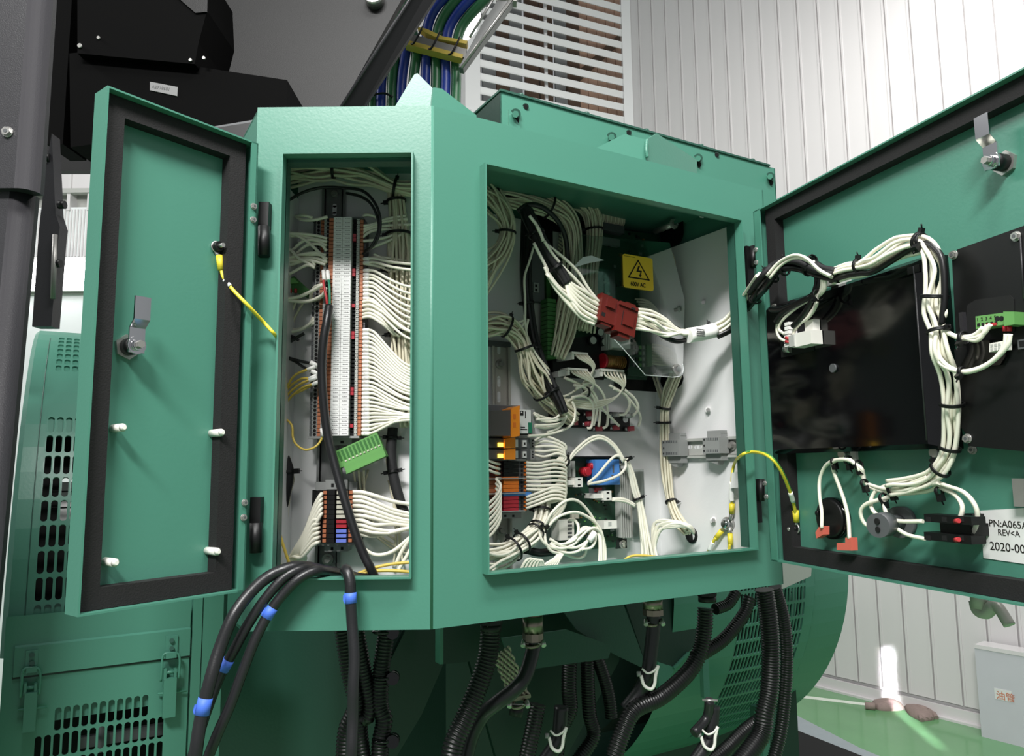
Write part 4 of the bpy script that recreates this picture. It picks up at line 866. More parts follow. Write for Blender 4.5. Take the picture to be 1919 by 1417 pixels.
# black trunk from the top left down
root = thing('sleeved_harness', 'tall black sleeved harness dropping from the roof past the slim module', 'harness', BR.at(985, 560, .05))
bundle(root, BR, [(988, 400, .045), (986, 450, .05), (984, 520, .055), (990, 580, .055), (1000, 640, .055), (1020, 700, .06), (1045, 750, .07), (1056, 775, .075)], 5, .0075, .0045, ['conduit', 'black_soft', 'conduit'], ties=(.42, .62, .82), wname='sleeve', taper=[1, 1, 1, .9, .8, .9, 1, .7])
for p in (((1000, 463), (992, 490), (983, 520), (984, 560), (984, 600)), ((982, 600), (965, 606), (945, 610)), ((984, 602), (975, 615), (960, 625)), ((990, 598), (986, 620), (990, 640)), ((982, 590), (988, 630), (1002, 660), (1028, 700), (1040, 722), (1052, 745), (1055, 765), (1040, 784), (1005, 786))):
    wire(BR, [(x, y, .066) for x, y in p], .0021, 'wire_white', root)
# mid left harness sweeping down to the right
root = thing('wiring_harness', 'wide cream wire trunk sweeping from the mid hinge edge down toward the black relays', 'harness', BR.at(985, 660, .05))
bundle(root, BR, [(885, 618, .05), (920, 608, .055), (950, 612, .06), (975, 635, .06), (988, 665, .06), (1002, 705, .055), (1024, 742, .05), (1050, 765, .045), (1075, 785, .035)], 24, .0185, .0022, ties=((.25, (0, 0, 1)), (.46, (0, 0, 1)), (.74, (0, 0, 1))), taper=[1, 1, .9, .85, .8, 1.25, .95, .9, .7], jit=.35)
# black loop cable and black sleeved branch to the red connector
solo('cable', MB().m('cable_black').tube(crom(pts3(BR, [(970, 396, .085), (990, 384, .095), (1015, 388, .095), (1042, 410, .085), (1058, 440, .075), (1064, 480, .065), (1066, 540, .05), (1066, 620, .045)]), 8), .0042, 10), 'smooth black cable looping over the harness top and down beside the board', 'cable')
BF = BR.off(.075)
root = thing('connector_lead', 'black sleeved lead with white wires ending in the brick red connector', 'lead', BF.at(1050, 520, .10))
bundle(root, BF, [(985, 392, .085), (996, 418, .10), (1012, 452, .11), (1030, 484, .115), (1048, 510, .118), (1062, 532, .12)], 5, .0075, .0050, ['black_soft', 'conduit'], ties=(.35, .75), wname='sleeve', taper=[1, 1, 1, 1, .9, .6])
rng = random.Random(5)
for k in range(6):   # wires emerging from the sleeve
    e = (1124 - k * 1.5, 566 + k * 7.5)
    wire(BF, [(1050 + k * 2, 515 + k * 2, .12), (1072 - k * 1, 532 + k * 5, .124), (1098 - k * 2, 548 + k * 8, .126), (e[0], e[1], .122)], .0026, 'wire_white', root)
for k, p in enumerate([((992, 404), (1008, 426), (1018, 450), (1024, 458), (1040, 470), (1064, 490), (1085, 512), (1102, 540), (1122, 566)), ((1020, 452), (1034, 474), (1055, 500), (1075, 520), (1098, 545), (1122, 573)), ((1006, 424), (1014, 440), (1018, 452)), ((1000, 455), (1022, 498), (1030, 515), (1050, 540), (1076, 555), (1100, 575), (1118, 592)), ((1020, 500), (1034, 528), (1056, 556), (1080, 580), (1100, 594), (1116, 604)), ((1026, 515), (1048, 542), (1070, 562), (1095, 584), (1118, 598)),
                       ((1028, 460), (1042, 486), (1062, 520), (1090, 556), (1120, 580)), ((1024, 512), (1040, 540), (1066, 572), (1092, 598), (1114, 608))]):
    wire(BF, [(x, y, .118 + .004 * (k % 3)) for x, y in p], .0025, 'wire_white', root)
# red connector pair
def rot2(a): return Vector((cos(a), 0, sin(a)))
CO = BF.at(1153, 592, .120); ca = radians(-13); ex = (BF.u * cos(ca) + Z * sin(ca)); ey = (-BF.u * sin(ca) + Z * cos(ca)); en = BF.n
def cbx_(b, a0, c0, a1, c1, n0, n1):
    P = lambda a, c_, n: CO + ex * a + ey * c_ + en * n
    return b.hexa([P(a0, c0, n0), P(a1, c0, n0), P(a1, c1, n0), P(a0, c1, n0), P(a0, c0, n1), P(a1, c0, n1), P(a1, c1, n1), P(a0, c1, n1)])
root = thing('multi_pin_connector', 'brick red mated connector hanging in front of the large board', 'connector', CO)
b = MB().m('brick_red'); cbx_(b, -.036, -.020, -.006, .022, -.012, .010); cbx_(b, -.030, -.024, -.010, -.020, -.01, .008); cbx_(b, -.034, .022, -.014, .026, -.008, .004); b2 = obj('socket_half', b, root)
cbx_(MB(), 0, 0, 1, 1, 0, 1)
obj('latch', cbx_(MB().m('brick_red'), -.028, .004, -.012, .018, .010, .014), b2); obj('window', cbx_(MB().m('void'), -.033, -.012, -.026, -.006, .010, .0103), b2)
b = MB().m('brick_red'); cbx_(b, -.006, -.027, .033, .020, -.014, .013); cbx_(b, .004, -.033, .026, -.027, -.01, .010); cbx_(b, .012, .020, .030, .026, -.01, .008); cbx_(b, -.006, .014, .030, .020, .013, .016); b3 = obj('plug_half', b, root)
obj('recess', cbx_(MB().m('brick_red'), .006, -.014, .026, .006, .013, .0155), b3); obj('recess_groove', cbx_(MB().m('void'), .004, -.016, .0052, .008, .013, .0133), b3)
obj('key_slot', cbx_(MB().m('void'), .016, .014, .024, .017, .016, .0163), b3)
# long lead from the connector to the right door
D1 = .118
root = thing('door_harness', 'white and black wire harness with printed white sleeve bridging to the wide door', 'harness', BF.at(1300, 625, .12))
rng = random.Random(8)
sta = [(1190, 580), (1190, 586), (1191, 592), (1189, 598), (1188, 604), (1187, 610), (1186, 616), (1190, 589), (1188, 601)]
midp = [(1222, 584, 1250, 600), (1228, 592, 1256, 608), (1225, 602, 1250, 620), (1230, 600, 1255, 612), (1222, 612, 1250, 628), (1225, 622, 1252, 630), (1220, 620, 1250, 626), (1220, 598, 1245, 604), (1224, 608, 1250, 616)]
for (sx, sy), (a, c_, e, g) in zip(sta, midp):
    wire(BF, [(sx - 4, sy, .12), (sx + 8, sy, .122), (a, c_, .126 + rng.uniform(-.006, .008)), (e, g, .128), (1276, 622 + rng.uniform(-3, 3), .128), (1296, 626 + rng.uniform(-3, 3), .128)], .0026, 'wire_white', root)
for p in (((1225, 592), (1245, 602), (1268, 616), (1295, 628)), ((1228, 620), (1250, 634), (1272, 640), (1296, 634))):
    wire(BF, [(x, y, .120) for x, y in p], .0042, 'conduit', root, 'sleeve')
a, c_ = BF.at(1289, 629, .128), BF.at(1338, 619, .134); slv = obj('label_sleeve', MB().m('sleeve').tube(crom([a, (a + c_) / 2 - Z * .001, c_], 4), .0125, 18), root)
fr_ = Fr(BF.at(1313, 624, .1445), BF.u, BF.n)
for k in range(4):
    b = MB().m('ink_grey')
    for j in range(5): q_ = fr_.P(-.008 + j * .0036 + (k % 2) * .0006, .005 - k * .0034, 0); b.fbox(Fr(q_, fr_.u), 0, 0, .0028, .0016, -.001, .0002)
    obj('print_line', b, slv)
e2 = DR.at(1448, 502, .03); m1 = PR.at(1408, 545, .03)
path = [BF.at(1336, 619, .134), BF.at(1362, 604, .15), BF.at(1385, 578, .175), m1, DR.at(1428, 516, .045), DR.at(1448, 496, .035), DR.at(1475, 486, .03), DR.at(1503, 488, .03), DR.at(1530, 500, .03), DR.at(1565, 508, .03)]
WCN = Fr((0, 0, 0), (1, 0, 0))
def bundle3(root, P, n, R, r, m, ties=(), taper=None, jit=.25, twist=.6, hd=(0, 0, 1), wname='wire', k=6, flat=.8):
    cp = crom(P, k); N = len(cp); rng = random.Random(n * 7 + int(abs(P[0].x) * 1e4)); tp = taper or [1] * len(P); fr = []; a = None
    for i in range(N):
        d = (cp[min(i + 1, N - 1)] - cp[max(i - 1, 0)]).normalized()
        if a is None: a = d.cross(Vector((0, -1, 0))).normalized()
        a = (a - d * a.dot(d)).normalized(); fr.append((d, a, d.cross(a)))
    for s_ in range(n):
        rad = sqrt((s_ + .5) / n); an = s_ * 2.39996; sx, sy = rad * cos(an), rad * sin(an) * flat; ph = rng.uniform(0, 6.28); am = rng.uniform(0, jit); q = []
        for i in range(N):
            f = i / (N - 1) * (len(P) - 1); i0 = int(min(f, len(P) - 2)); t = tp[i0] + (tp[i0 + 1] - tp[i0]) * (f - i0); d, a, e = fr[i]; tw = twist * i / N
            q.append(cp[i] + (a * (sx * cos(tw) - sy * sin(tw) + am * sin(ph + i * .35) * t) + e * (sx * sin(tw) + sy * cos(tw))) * R * t)
        rr = r[s_ % len(r)] if isinstance(r, (list, tuple)) else r
        obj(wname, MB().m(m if isinstance(m, str) else m[s_ % len(m)]).tube(q, rr, 7), root)
    for t in ties:
        i = min(N - 1, int(t * (N - 1))); f = t * (len(P) - 1); i0 = int(min(f, len(P) - 2)); tt = tp[i0] + (tp[i0 + 1] - tp[i0]) * (f - i0)
        tie(cp[i], fr[i][0], R * tt + (min(r) if isinstance(r, (list, tuple)) else r), root, hd)
bundle3(root, path[:5], 6, .0085, .0026, 'wire_white', ties=(.02, .52), taper=[1, .9, .9, .9, .9])
bundle3(root, [p + Vector((.006, 0, -.010)) for p in path], 3, .006, .0046, 'conduit', ties=(.35, .5, .62, .8), taper=[.6, .8, 1, 1, 1.2, 1.1, 1, 1, .8, .5], wname='sleeve')
bundle3(root, [p + Vector((.0, 0, -.002)) for p in path[3:]], 3, .005, .0044, 'black_soft', wname='sleeve')
bundle3(root, [DR.at(1440, 520, .05), DR.at(1462, 495, .045), DR.at(1488, 482, .045), DR.at(1512, 488, .045), DR.at(1535, 508, .045), DR.at(1558, 520, .04)], 2, .004, .0022, 'wire_white', wname='wire')
# ---------- terminals on the hinge-far side
root = thing('relay', 'orange bordered relay with a smoky cover and pale grey label face', 'relay', BR.at(945, 815, .03))
RB = BR
b = MB().m('grey_dark').pbox(RB, 905, 760, 972, 820, .004, .050); obj('socket', b, root)
b = MB().m('smoke').ppoly(RB, [(920, 770), (962, 768), (962, 817), (920, 817)], .050, .078); obj('relay_can', b, root)
b = MB().m('orange_clear').ppoly(RB, [(958, 766), (974, 760), (974, 817), (958, 820)], .048, .080); o = obj('retaining_clip', b, root)
for y in (776, 792): obj('clip_window', MB().m('orange').pbox(RB, 962, y, 967, y + 9, .080, .0806), o)
q = obj('label_face', MB().m('paper').pbox(RB, 974, 768, 995, 812, .004, .050).m('grey_plastic').pbox(RB, 995, 767, 1002, 814, .004, .042), root)
obj('print_mark', MB().m('ink').pbox(RB, 975, 770, 981, 779, .050, .0504).m('paper').pbox(RB, 976.5, 771.5, 979, 774, .0504, .0508).m('ink').pbox(RB, 984, 771, 985.5, 784, .050, .0504).pbox(RB, 976, 800, 984, 802, .05, .0504).pbox(RB, 976, 804, 988, 806, .05, .0504), q)
obj('release_tab', MB().m('teal_wire').pbox(RB, 991, 792, 997, 812, .042, .052), root)
obj('end_bracket', MB().m('grey_plastic').pbox(RB, 918, 759, 975, 768, .004, .036), root)
for k, (y0, lab) in enumerate(((821, 'slim orange clipped relay with a lit amber lamp, upper of the pair'), (842, 'slim orange clipped relay with a lit amber lamp, lower of the pair'))):
    root = thing('interface_relay', lab, 'relay', BR.at(955, y0 + 20, .03))
    obj('socket', MB().m('grey_dark').pbox(RB, 905, y0, 993, y0 + 20, .004, .040).m('grey_plastic').pbox(RB, 993, y0 + 1, 1003, y0 + 19, .004, .030), root)
    q = obj('relay_can', MB().m('smoke').pbox(RB, 918, y0 + 1, 947, y0 + 18, .040, .056), root)
    obj('lamp', MB().m('lamp_on').pbox(RB, 934, y0 + 9, 943, y0 + 16, .056, .058), q)
    obj('retaining_clip', MB().m('orange_clear').ppoly(RB, [(946, y0 + 1), (966, y0 - 1), (966, y0 + 19), (946, y0 + 19)], .040, .060), root)
    obj('marker_tag', MB().m('paper').pbox(RB, 966, y0 + 3, 971, y0 + 17, .040, .044).pbox(RB, 980, y0 + 4, 987, y0 + 16, .040, .044).m('ink').pbox(RB, 982, y0 + 8, 985, y0 + 13, .044, .0444), root)
    for j in range(3): obj('wire_port', MB().m('void').cyl(RB.at(998, y0 + 5 + j * 5, .030), RB.at(998, y0 + 5 + j * 5, .0304), .0016, 8), root)
root = thing('terminal_strip', 'short terminal strip of red orange and black blocks below the lit relays', 'terminal strip', BR.at(950, 960, .03))
rows = ['black'] * 4 + ['brick_red'] * 0 + ['orange'] * 4 + ['fuse_blue'] * 1 + ['fuse_red'] * 4
n = len(rows); y0, y1 = 864, 959; h = (y1 - y0) / n
for i, c_ in enumerate(rows):
    y = y0 + i * h; b = MB().m('brick_red' if i < 4 or i > 8 else 'orange_dull').pbox(RB, 908, y + .4, 944, y + h - .4, .004, .036)
    b.m(c_ if c_ != 'fuse_blue' else 'blue').pbox(RB, 944, y + .4, 972 if c_ != 'fuse_blue' else 996, y + h - .4, .004, .042)
    b.m('grey_dark').pbox(RB, 972, y + .4, 987, y + h - .4, .004, .034)
    t_ = obj('terminal_block', b, root)
    for x in (938, 978): c = RB.at(x, y + h / 2, .036); obj('wire_port', MB().m('void').cyl(c, c + RB.n * .0006, .0021, 10), t_)
    obj('release_lever', MB().m('orange').pbox(RB, 929, y + 1.6, 934, y + h - 1.6, .036, .038).pbox(RB, 983, y + 1.6, 987, y + h - 1.6, .034, .037), t_)
for y in (862, 897, 925, 959): obj('spacer', MB().m('grey_plastic').pbox(RB, 908, y - 1, 985, y + 1, .004, .046), root)
b = MB().m('grey_plastic').pbox(RB, 918, 961, 977, 972, .004, .034)
for x in (945, 960): b.m('void').pbox(RB, x, 965, x + 4, 969, .034, .0344)
obj('end_bracket', b, root)
# left wires of that strip
for i in range(10):
    y = 870 + i * 9; e = y + (40 if i > 2 else 12) + i * 1.5
    pts = [(938, y, .038), (930, y + 1, .048), (938, y + 12 if i > 2 else y + 2, .058), (934, (y + e) / 2 + 5, .06), (918, e, .055), (895, e + 14, .05)] if i > 2 else [(936, y, .04), (925, y - 3, .05), (912, y - 8, .05), (890, y - 12, .05)]
    solo('wire', wire(BR, pts, .0024), 'white wire curling left of the short terminal strip', 'wire', 'wires left of the short strip')
# right wires: bow shaped
rng = random.Random(21)
rw = [(1002, 826), (1002, 832), (1002, 838), (1002, 845), (1002, 852), (986, 867), (986, 873), (986, 880), (986, 887), (986, 894), (986, 902), (986, 910), (986, 917), (986, 932), (986, 939), (986, 946), (986, 953)]
for i, (x, y) in enumerate(rw):
    out = 1062 - rng.uniform(0, 6); top = i < 5
    if top: pts = [(x, y, .036), (1020, y - 8 + i * 3, .045), (1045, 826 + i * 6, .055), (out, 838 + i * 5, .058), (1048, 858 + i * 3, .052), (1030, 880, .045), (1016, 910, .035), (1012, 950, .03)]
    elif i < 13: pts = [(x, y, .04), (1010, y + 1, .05), (1040, y - 4 + (i - 5) * .6, .056), (1060, y + 2, .056), (1056, y + 16, .05), (1036, 905 + i * 3, .044), (1020, 945, .034), (1014, 975, .03)]
    else: pts = [(x, y, .04), (1008, y - 8, .05), (1036, y - 18, .056), (1058, y - 14, .056), (1056, y, .05), (1040, y + 22, .04), (1022, 980, .034)]
    solo('wire', wire(BR, pts, .0023, k=7), 'white wire bowing out right of the relay sockets', 'wire', 'bowed wires right of the relays')
for p in (((1000, 774), (1018, 782), (1040, 786), (1055, 784)), ((1001, 776), (1015, 788), (1035, 790), (1062, 782)), ((1002, 797), (1020, 797), (1045, 795), (1056, 790)), ((1002, 799), (1022, 802), (1050, 798)), ((990, 817), (1020, 815), (1050, 808), (1072, 795), (1078, 770), (1072, 752)), ((1025, 811), (1045, 803), (1057, 790), (1062, 772), (1056, 750))):
    solo('wire', wire(BR, [(x, y, .050) for x, y in p], .0023), 'white sleeved wire at the orange bordered relay', 'wire', 'wires at the orange bordered relay')
# black relays (two heavy duty relays with red spade terminals)
for k, (x0, x1, y0, y1, lab) in enumerate(((1036, 1112, 767, 801, 'black plate relay with red spade terminals, nearer the orange relay'), (1110, 1180, 772, 808, 'black plate relay with red spade terminals, nearer the cable trunk'))):
    root = thing('plate_relay', lab, 'relay', BR.at((x0 + x1) / 2, y1, .01))
    b = MB().m('black').pbox(BR, x0, y0, x1, y1, .002, .016); obj('relay_body', b, root)
    obj('label', MB().m('paper').pbox(BR, x0 + 34, y0 + 14, x0 + 42, y0 + 22, .016, .0166), root)
    xs_ = ((x0 + 34, y1 - 8), (x0 + 60, y1 - 6), (x0 + 62, y0 + 9)) if k == 0 else ((x0 + 6, y1 - 4), (x0 + 38, y1 - 6), (x0 + 66, y1 - 4), (x0 + 38, y0 + 6), (x0 + 62, y0 + 8))
    for j, (x, y) in enumerate(xs_):
        mt = 'spade_red' if j < 3 else 'grey_light'
        if k == 0: mt = 'spade_red'
        a = BR.at(x, y, .022); obj('spade_terminal', MB().m(mt).cyl(a, BR.at(x + 13, y - 1, .030), .0045, 12).m('steel').cyl(BR.at(x - 5, y, .02), a, .003, 8), root)
    for j, (x, y) in enumerate(((x0 + 8, y0 + 12), (x1 - 8, y0 + 14))):
        c = BR.at(x, y, .016); obj('mount_hole', MB().m('plate').cyl(c, c + BR.n * .0006, .006, 16), root)
# wires to these relays
for p in (((1072, 745), (1092, 742), (1108, 752), (1112, 775), (1108, 800), (1100, 803)), ((1076, 722), (1095, 726), (1112, 745), (1118, 770), (1112, 798)), ((1080, 728), (1098, 722), (1115, 740), (1124, 768), (1122, 800)), ((1092, 720), (1110, 718), (1128, 735), (1138, 765), (1138, 795), (1130, 803)),
          ((1058, 708), (1085, 720), (1105, 738), (1128, 765), (1150, 788), (1160, 798)), ((1142, 722), (1165, 735), (1185, 755), (1200, 780), (1196, 800)), ((1150, 728), (1172, 740), (1180, 758), (1172, 775), (1160, 778)), ((1170, 730), (1190, 748), (1196, 766), (1186, 780))):
    solo('wire', wire(BR, [(x, y, .055 - .004 * i) for i, (x, y) in enumerate(p)], .0026), 'white wire arcing into the black plate relays', 'wire', 'wires into the spade terminals')
# white plugs at the bottom of the large board with wires
for k, (x, y, lab, ex_) in enumerate(((1072, 660, 'cream multi way plug at the board foot, uppermost', 30), (1064, 690, 'cream multi way plug at the board foot, left lower', 38), (1126, 692, 'cream multi way plug at the board foot beside the small module', 44))):
    root = thing('wire_plug', lab, 'connector', BR.at(x, y + 12, .03))
    b = MB().m('white_plastic').pbox(BR, x, y, x + ex_, y + 4, .03, .058).pbox(BR, x, y + 4, x + 4, y + 13, .03, .056).pbox(BR, x + ex_ - 4, y + 4, x + ex_, y + 13, .03, .05).m('grey_light').ppoly(BR, [(x - 18, y + 6), (x, y), (x, y + 14), (x - 18, y + 16)], .03, .052); obj('shell', b, root)
    for j in range(7):
        f = j / 6; xs0 = x + 6 + (ex_ - 10) * f
        if k < 2: pts = [(xs0, y + 4, .052), (xs0 + 8, y + 12, .064), (x + ex_ + 8 + f * 4, y + 28, .062), (x + ex_ + 2 - f * 6, y + 52 - k * 8, .052), (x + 6 - f * 8, y + 72 + f * 5 - k * 14, .045), (x - 20 - f * 8, y + 86 - k * 12, .04)]
        else: pts = [(xs0, y + 4, .052), (xs0 + 5, y + 14, .064), (x + ex_ - 4 + f * 4, y + 32, .060), (x + ex_ - 16 - f * 4, y + 52 + f * 5, .05), (x - 12, y + 60 + f * 14, .045), (x - 50, y + 58 + f * 12, .04), (x - 78, y + 54 + f * 12, .04)]
        wire(BR, pts, .0017, 'wire_cream' if j % 2 else 'wire_white', root)
    if k == 1: tie(BR.at(x + 36, 735, .05), BR.u, .008, root)
# trunk down the right
root = thing('wiring_harness', 'straight cream wire trunk dropping behind the side wall rail then hooking into a hole', 'harness', SR.at(1245, 850, .02))
bundle(root, SR, [(1268, 700, .022), (1254, 735, .024), (1246, 765, .024), (1246, 800, .022), (1248, 850, .02), (1252, 900, .02), (1258, 940, .022), (1272, 975, .03), (1290, 995, .034)], 11, .0105, .0023, ties=((.25, (-1, 0, 0)), (.37, (-1, 0, 0)), (.75, (1, .5, 0))), taper=[1, 1.1, .8, .9, 1, 1, .8, 1, .9], jit=.2)
wire(SR, [(1222, 700, .02), (1232, 730, .022), (1244, 765, .022)], .0022, 'wire_cream', root); wire(SR, [(1228, 700, .02), (1237, 730, .022), (1246, 768, .022)], .0022, 'wire_cream', root)
b = MB().m('black').ring(SR.at(1296, 1003, .001), SR.n, .012, .003, 20).m('void').cyl(SR.at(1296, 1003, 0), SR.at(1296, 1003, .0012), .011, 18); obj('grommet', b, cabinet)
root = thing('wiring_harness', 'hooped white wires from the side wall grommet arching down to the sill', 'harness', SR.at(1260, 1000, .04))
for k in range(8):
    wire(SR, [(1300, 1000 - (k % 3) * 3, .03), (1290, 988 - k * .6, .045), (1268 - k * 1.5, 981 - k * .8 + (k % 3) * 4, .06), (1240 - k * 2, 992 - k * 2 + (k % 3) * 3, .065), (1228 - k, 1020, .066), (1210 - k * .5 + (7 - k) * 3, 1046, .066), (1206 + (7 - k) * 4, 1075, .066)], .0026, 'wire_white', root)
root = thing('wiring_harness', 'white wires tied beside the lower board heat sink and falling to the sill', 'harness', BR.at(1190, 950, .04))
bundle(root, BR, [(1172, 862, .05), (1183, 890, .048), (1190, 920, .048), (1198, 945, .05), (1204, 985, .052), (1210, 1030, .056), (1214, 1075, .056)], 5, .0065, .0027, 'wire_white', ties=((.03, (1, 0, 0)), (.45, (1, 0, .3))), taper=[.8, .8, .8, .7, 1.3, 1.6, 1.8], jit=.2, flat=.5)
for p in (((1062, 866), (1080, 842), (1105, 822), (1128, 818), (1152, 834), (1170, 862)), ((1060, 870), (1082, 846), (1108, 826), (1130, 823), (1152, 840), (1168, 866)), ((1102, 905), (1120, 890), (1140, 866), (1156, 854), (1172, 862)), ((1102, 907), (1130, 902), (1160, 890), (1172, 876), (1172, 864)), ((1148, 935), (1170, 936), (1190, 946)), ((1148, 937), (1172, 940), (1190, 949))):
    wire(BR, [(x, y, .056) for x, y in p], .0026, 'wire_white', root)
tie(BR.at(1062, 866, .056), BR.u - Z * .2, .007, root, (0, 0, 1))
# lower board
LBR = BR.off(.02)
root = thing('regulator_board', 'small green regulator board with blue relay block near the sill of the wide bay', 'circuit board', LBR.at(1110, 1040, 0)); lowb = root
b = MB().m('pcb').pbox(LBR, 1035, 856, 1165, 1030, -.002, 0).m('pcb_black').pbox(LBR, 1155, 1010, 1175, 1028, -.002, .001); obj('board', b, root)
obj('edge_rail', MB().m('black').pbox(LBR, 1058, 855, 1165, 858, 0, .014), root)
q = obj('relay_block', MB().m('blue').pbox(LBR, 1116, 861, 1161, 909, 0, .026), root)
obj('print_mark', MB().m('ink_grey').pbox(LBR, 1148, 872, 1151, 886, .026, .0264).pbox(LBR, 1146, 890, 1150, 900, .026, .0264).pbox(LBR, 1124, 878, 1127, 888, .026, .0264), q)
for x, y, r in ((1091, 884, .0085), (1103, 874, .0075)):
    c = LBR.at(x, y, 0); obj('capacitor', MB().m('red_cap').cyl(c, c + LBR.n * .018, r, 18).cyl(c + LBR.n * .018, c + LBR.n * .0195, r, 18, r * .7), root)
for x in (1065, 1073): obj('finned_resistor', MB().m('grey_light').pbox(LBR, x, 864, x + 5, 894, 0, .016), root)
obj('fuse_holder', MB().m('grey_dark').pbox(LBR, 1110, 914, 1135, 926, 0, .01).m('red_wire').pbox(LBR, 1116, 914, 1128, 922, .01, .013), root)
for x, y in ((1058, 900), (1112, 925)):
    obj('wire_plug', MB().m('white_plastic').pbox(LBR, x, y, x + 22, y + 9, 0, .026).pbox(LBR, x + 20, y - 5, x + 34, y + 13, .004, .030).m('void').pbox(LBR, x + 25, y - 3, x + 30, y, .030, .0304).pbox(LBR, x + 25, y + 8, x + 30, y + 11, .030, .0304), root)
obj('socket_block', MB().m('white_plastic').pbox(LBR, 1048, 974, 1076, 1012, 0, .024), root)
for k in range(5): obj('cell', MB().m('grey_dark').pbox(LBR, 1064, 976 + k * 7, 1072, 980 + k * 7, .024, .0244), root)
obj('socket_block', MB().m('white_plastic').pbox(LBR, 1132, 976, 1156, 991, 0, .022).m('grey_light').pbox(LBR, 1140, 978, 1146, 986, .022, .0224), root)
rng = random.Random(31)
for k in range(60):
    x = rng.uniform(1078, 1150); y = rng.uniform(916, 1015)
    obj('chip', MB().m(rng.choice(['black', 'grey_dark', 'grey_plastic', 'copper', 'pcb_black', 'conn_green'])).pbox(LBR, x, y, x + rng.uniform(1.5, 5), y + rng.uniform(1.5, 4), 0, rng.uniform(.001, .003)), root)
for k in range(6): obj('pin', MB().m('fuse_clear').pbox(LBR, 1072 + k * 2.4, 963, 1073.2 + k * 2.4, 972, 0, .006), root)
for x, y in ((1164, 866), (1166, 1020)): c = LBR.at(x, y, .001); obj('board_screw', MB().m('steel').cyl(c, c + LBR.n * .003, .0075, 16).m('chrome').cyl(c + LBR.n * .003, c + LBR.n * .006, .0045, 12), root)
hs = thing('heat_sink', 'finned aluminium heat sink strip on the edge of the regulator board', 'heat sink', LBR.at(1172, 1012, 0))
for k in range(5): obj('fin', MB().m('grey_light').pbox(LBR, 1163 + k * 4, 878 + k, 1165 + k * 4, 1008, -.012, .016 - .002 * k), hs)
obj('base', MB().m('steel').pbox(LBR, 1162, 878, 1184, 1008, -.016, -.012), hs)
solo('clear_card', MB().m('clear').pbox(BR, 1186, 880, 1208, 1010, .004, .0055), 'clear plastic strip on the plate right of the heat sink', 'card')
# bottom gathering bundles
root = thing('wiring_harness', 'white wire bundle bound with black tape running down to the far sill corner', 'harness', BR.at(990, 1010, .05))
bundle(root, BR, [(1018, 915, .03), (1016, 950, .036), (1012, 980, .045), (1000, 1000, .055), (978, 1018, .062), (950, 1036, .066), (915, 1048, .066), (890, 1056, .066)], 16, .0155, .0024, 'wire_white', ties=((.18, (-1, 0, 0)), (.36, (1, 0, .5)), (.42, (1, 0, 1)), (.58, (-.3, 0, 1)), (.66, (-.3, 0, 1))), taper=[1, .95, .8, .85, 1.0, 1.2, 1.5, 1.7], jit=.3)
root = thing('wiring_harness', 'loose white wire loops coiled above the sill at the foot of the regulator board', 'harness', BR.at(1070, 1030, .06))
coil = [((1020, 985), (1035, 960), (1058, 940), (1080, 938), (1100, 955), (1118, 985), (1124, 1020), (1122, 1070)), ((1024, 992), (1044, 970), (1075, 960), (1100, 968), (1120, 985), (1130, 1010), (1131, 1070)), ((1062, 1024), (1085, 1010), (1100, 995), (1115, 990), (1128, 1004), (1134, 1030), (1134, 1070)),
        ((1030, 1020), (1050, 1028), (1072, 1022), (1090, 1005), (1100, 990), (1112, 994), (1116, 1010), (1108, 1026), (1090, 1030)), ((1032, 1018), (1056, 1020), (1078, 1010), (1084, 990), (1078, 976), (1066, 974)), ((1034, 1024), (1060, 1036), (1085, 1032), (1102, 1012), (1106, 996), (1098, 988), (1088, 994), (1088, 1010)),
        ((1020, 1000), (1024, 1020), (1035, 1034), (1055, 1038), (1080, 1046), (1096, 1040), (1098, 1020)), ((1062, 1018), (1080, 1004), (1094, 994), (1106, 990), (1116, 1000)), ((1030, 1010), (1055, 1024), (1080, 1026), (1098, 1016), (1110, 1002), (1120, 1002), (1126, 1014), (1127, 1070)), ((1010, 990), (1014, 1010), (1028, 1024), (1050, 1030))]
for p in coil: wire(BR, [(x, y, .062 + .006 * sin(i)) for i, (x, y) in enumerate(p)], .0026, 'wire_white', root, k=7)
for k in range(6): wire(BR, [(1060 - k * 2, 1030, .062), (1050 - k * 2, 1046, .068), (1042 - k * 5, 1062, .07), (1036 - k * 6, 1085, .07)], .0025, 'wire_white', root)
for k in range(5): wire(BR, [(975 + k * 7, 1070, .075), (985 + k * 6, 1052, .078), (996 + k * 5, 1048 + k, .078), (1006 + k * 3, 1062, .075), (1008 + k * 3, 1085, .07)], .0026, 'wire_white', root)
cp = crom(pts3(BR, [(985, 1030, .05), (1010, 1036, .055), (1040, 1034, .055)]), 5); obj('sleeve', MB().m('conduit').tube(cp, .0065, 12), root)
obj('label_sleeve', MB().m('sleeve').cyl(BR.at(1104, 1014, .066), BR.at(1114, 998, .066), .0055, 14), root)
solo('wire', wire(BR, [(1168, 1050, .08), (1185, 1042, .08), (1215, 1042, .08), (1245, 1046, .08)], .0022, 'yellow_wire'), 'thin yellow wire lying along the sill under the heat sink', 'wire')
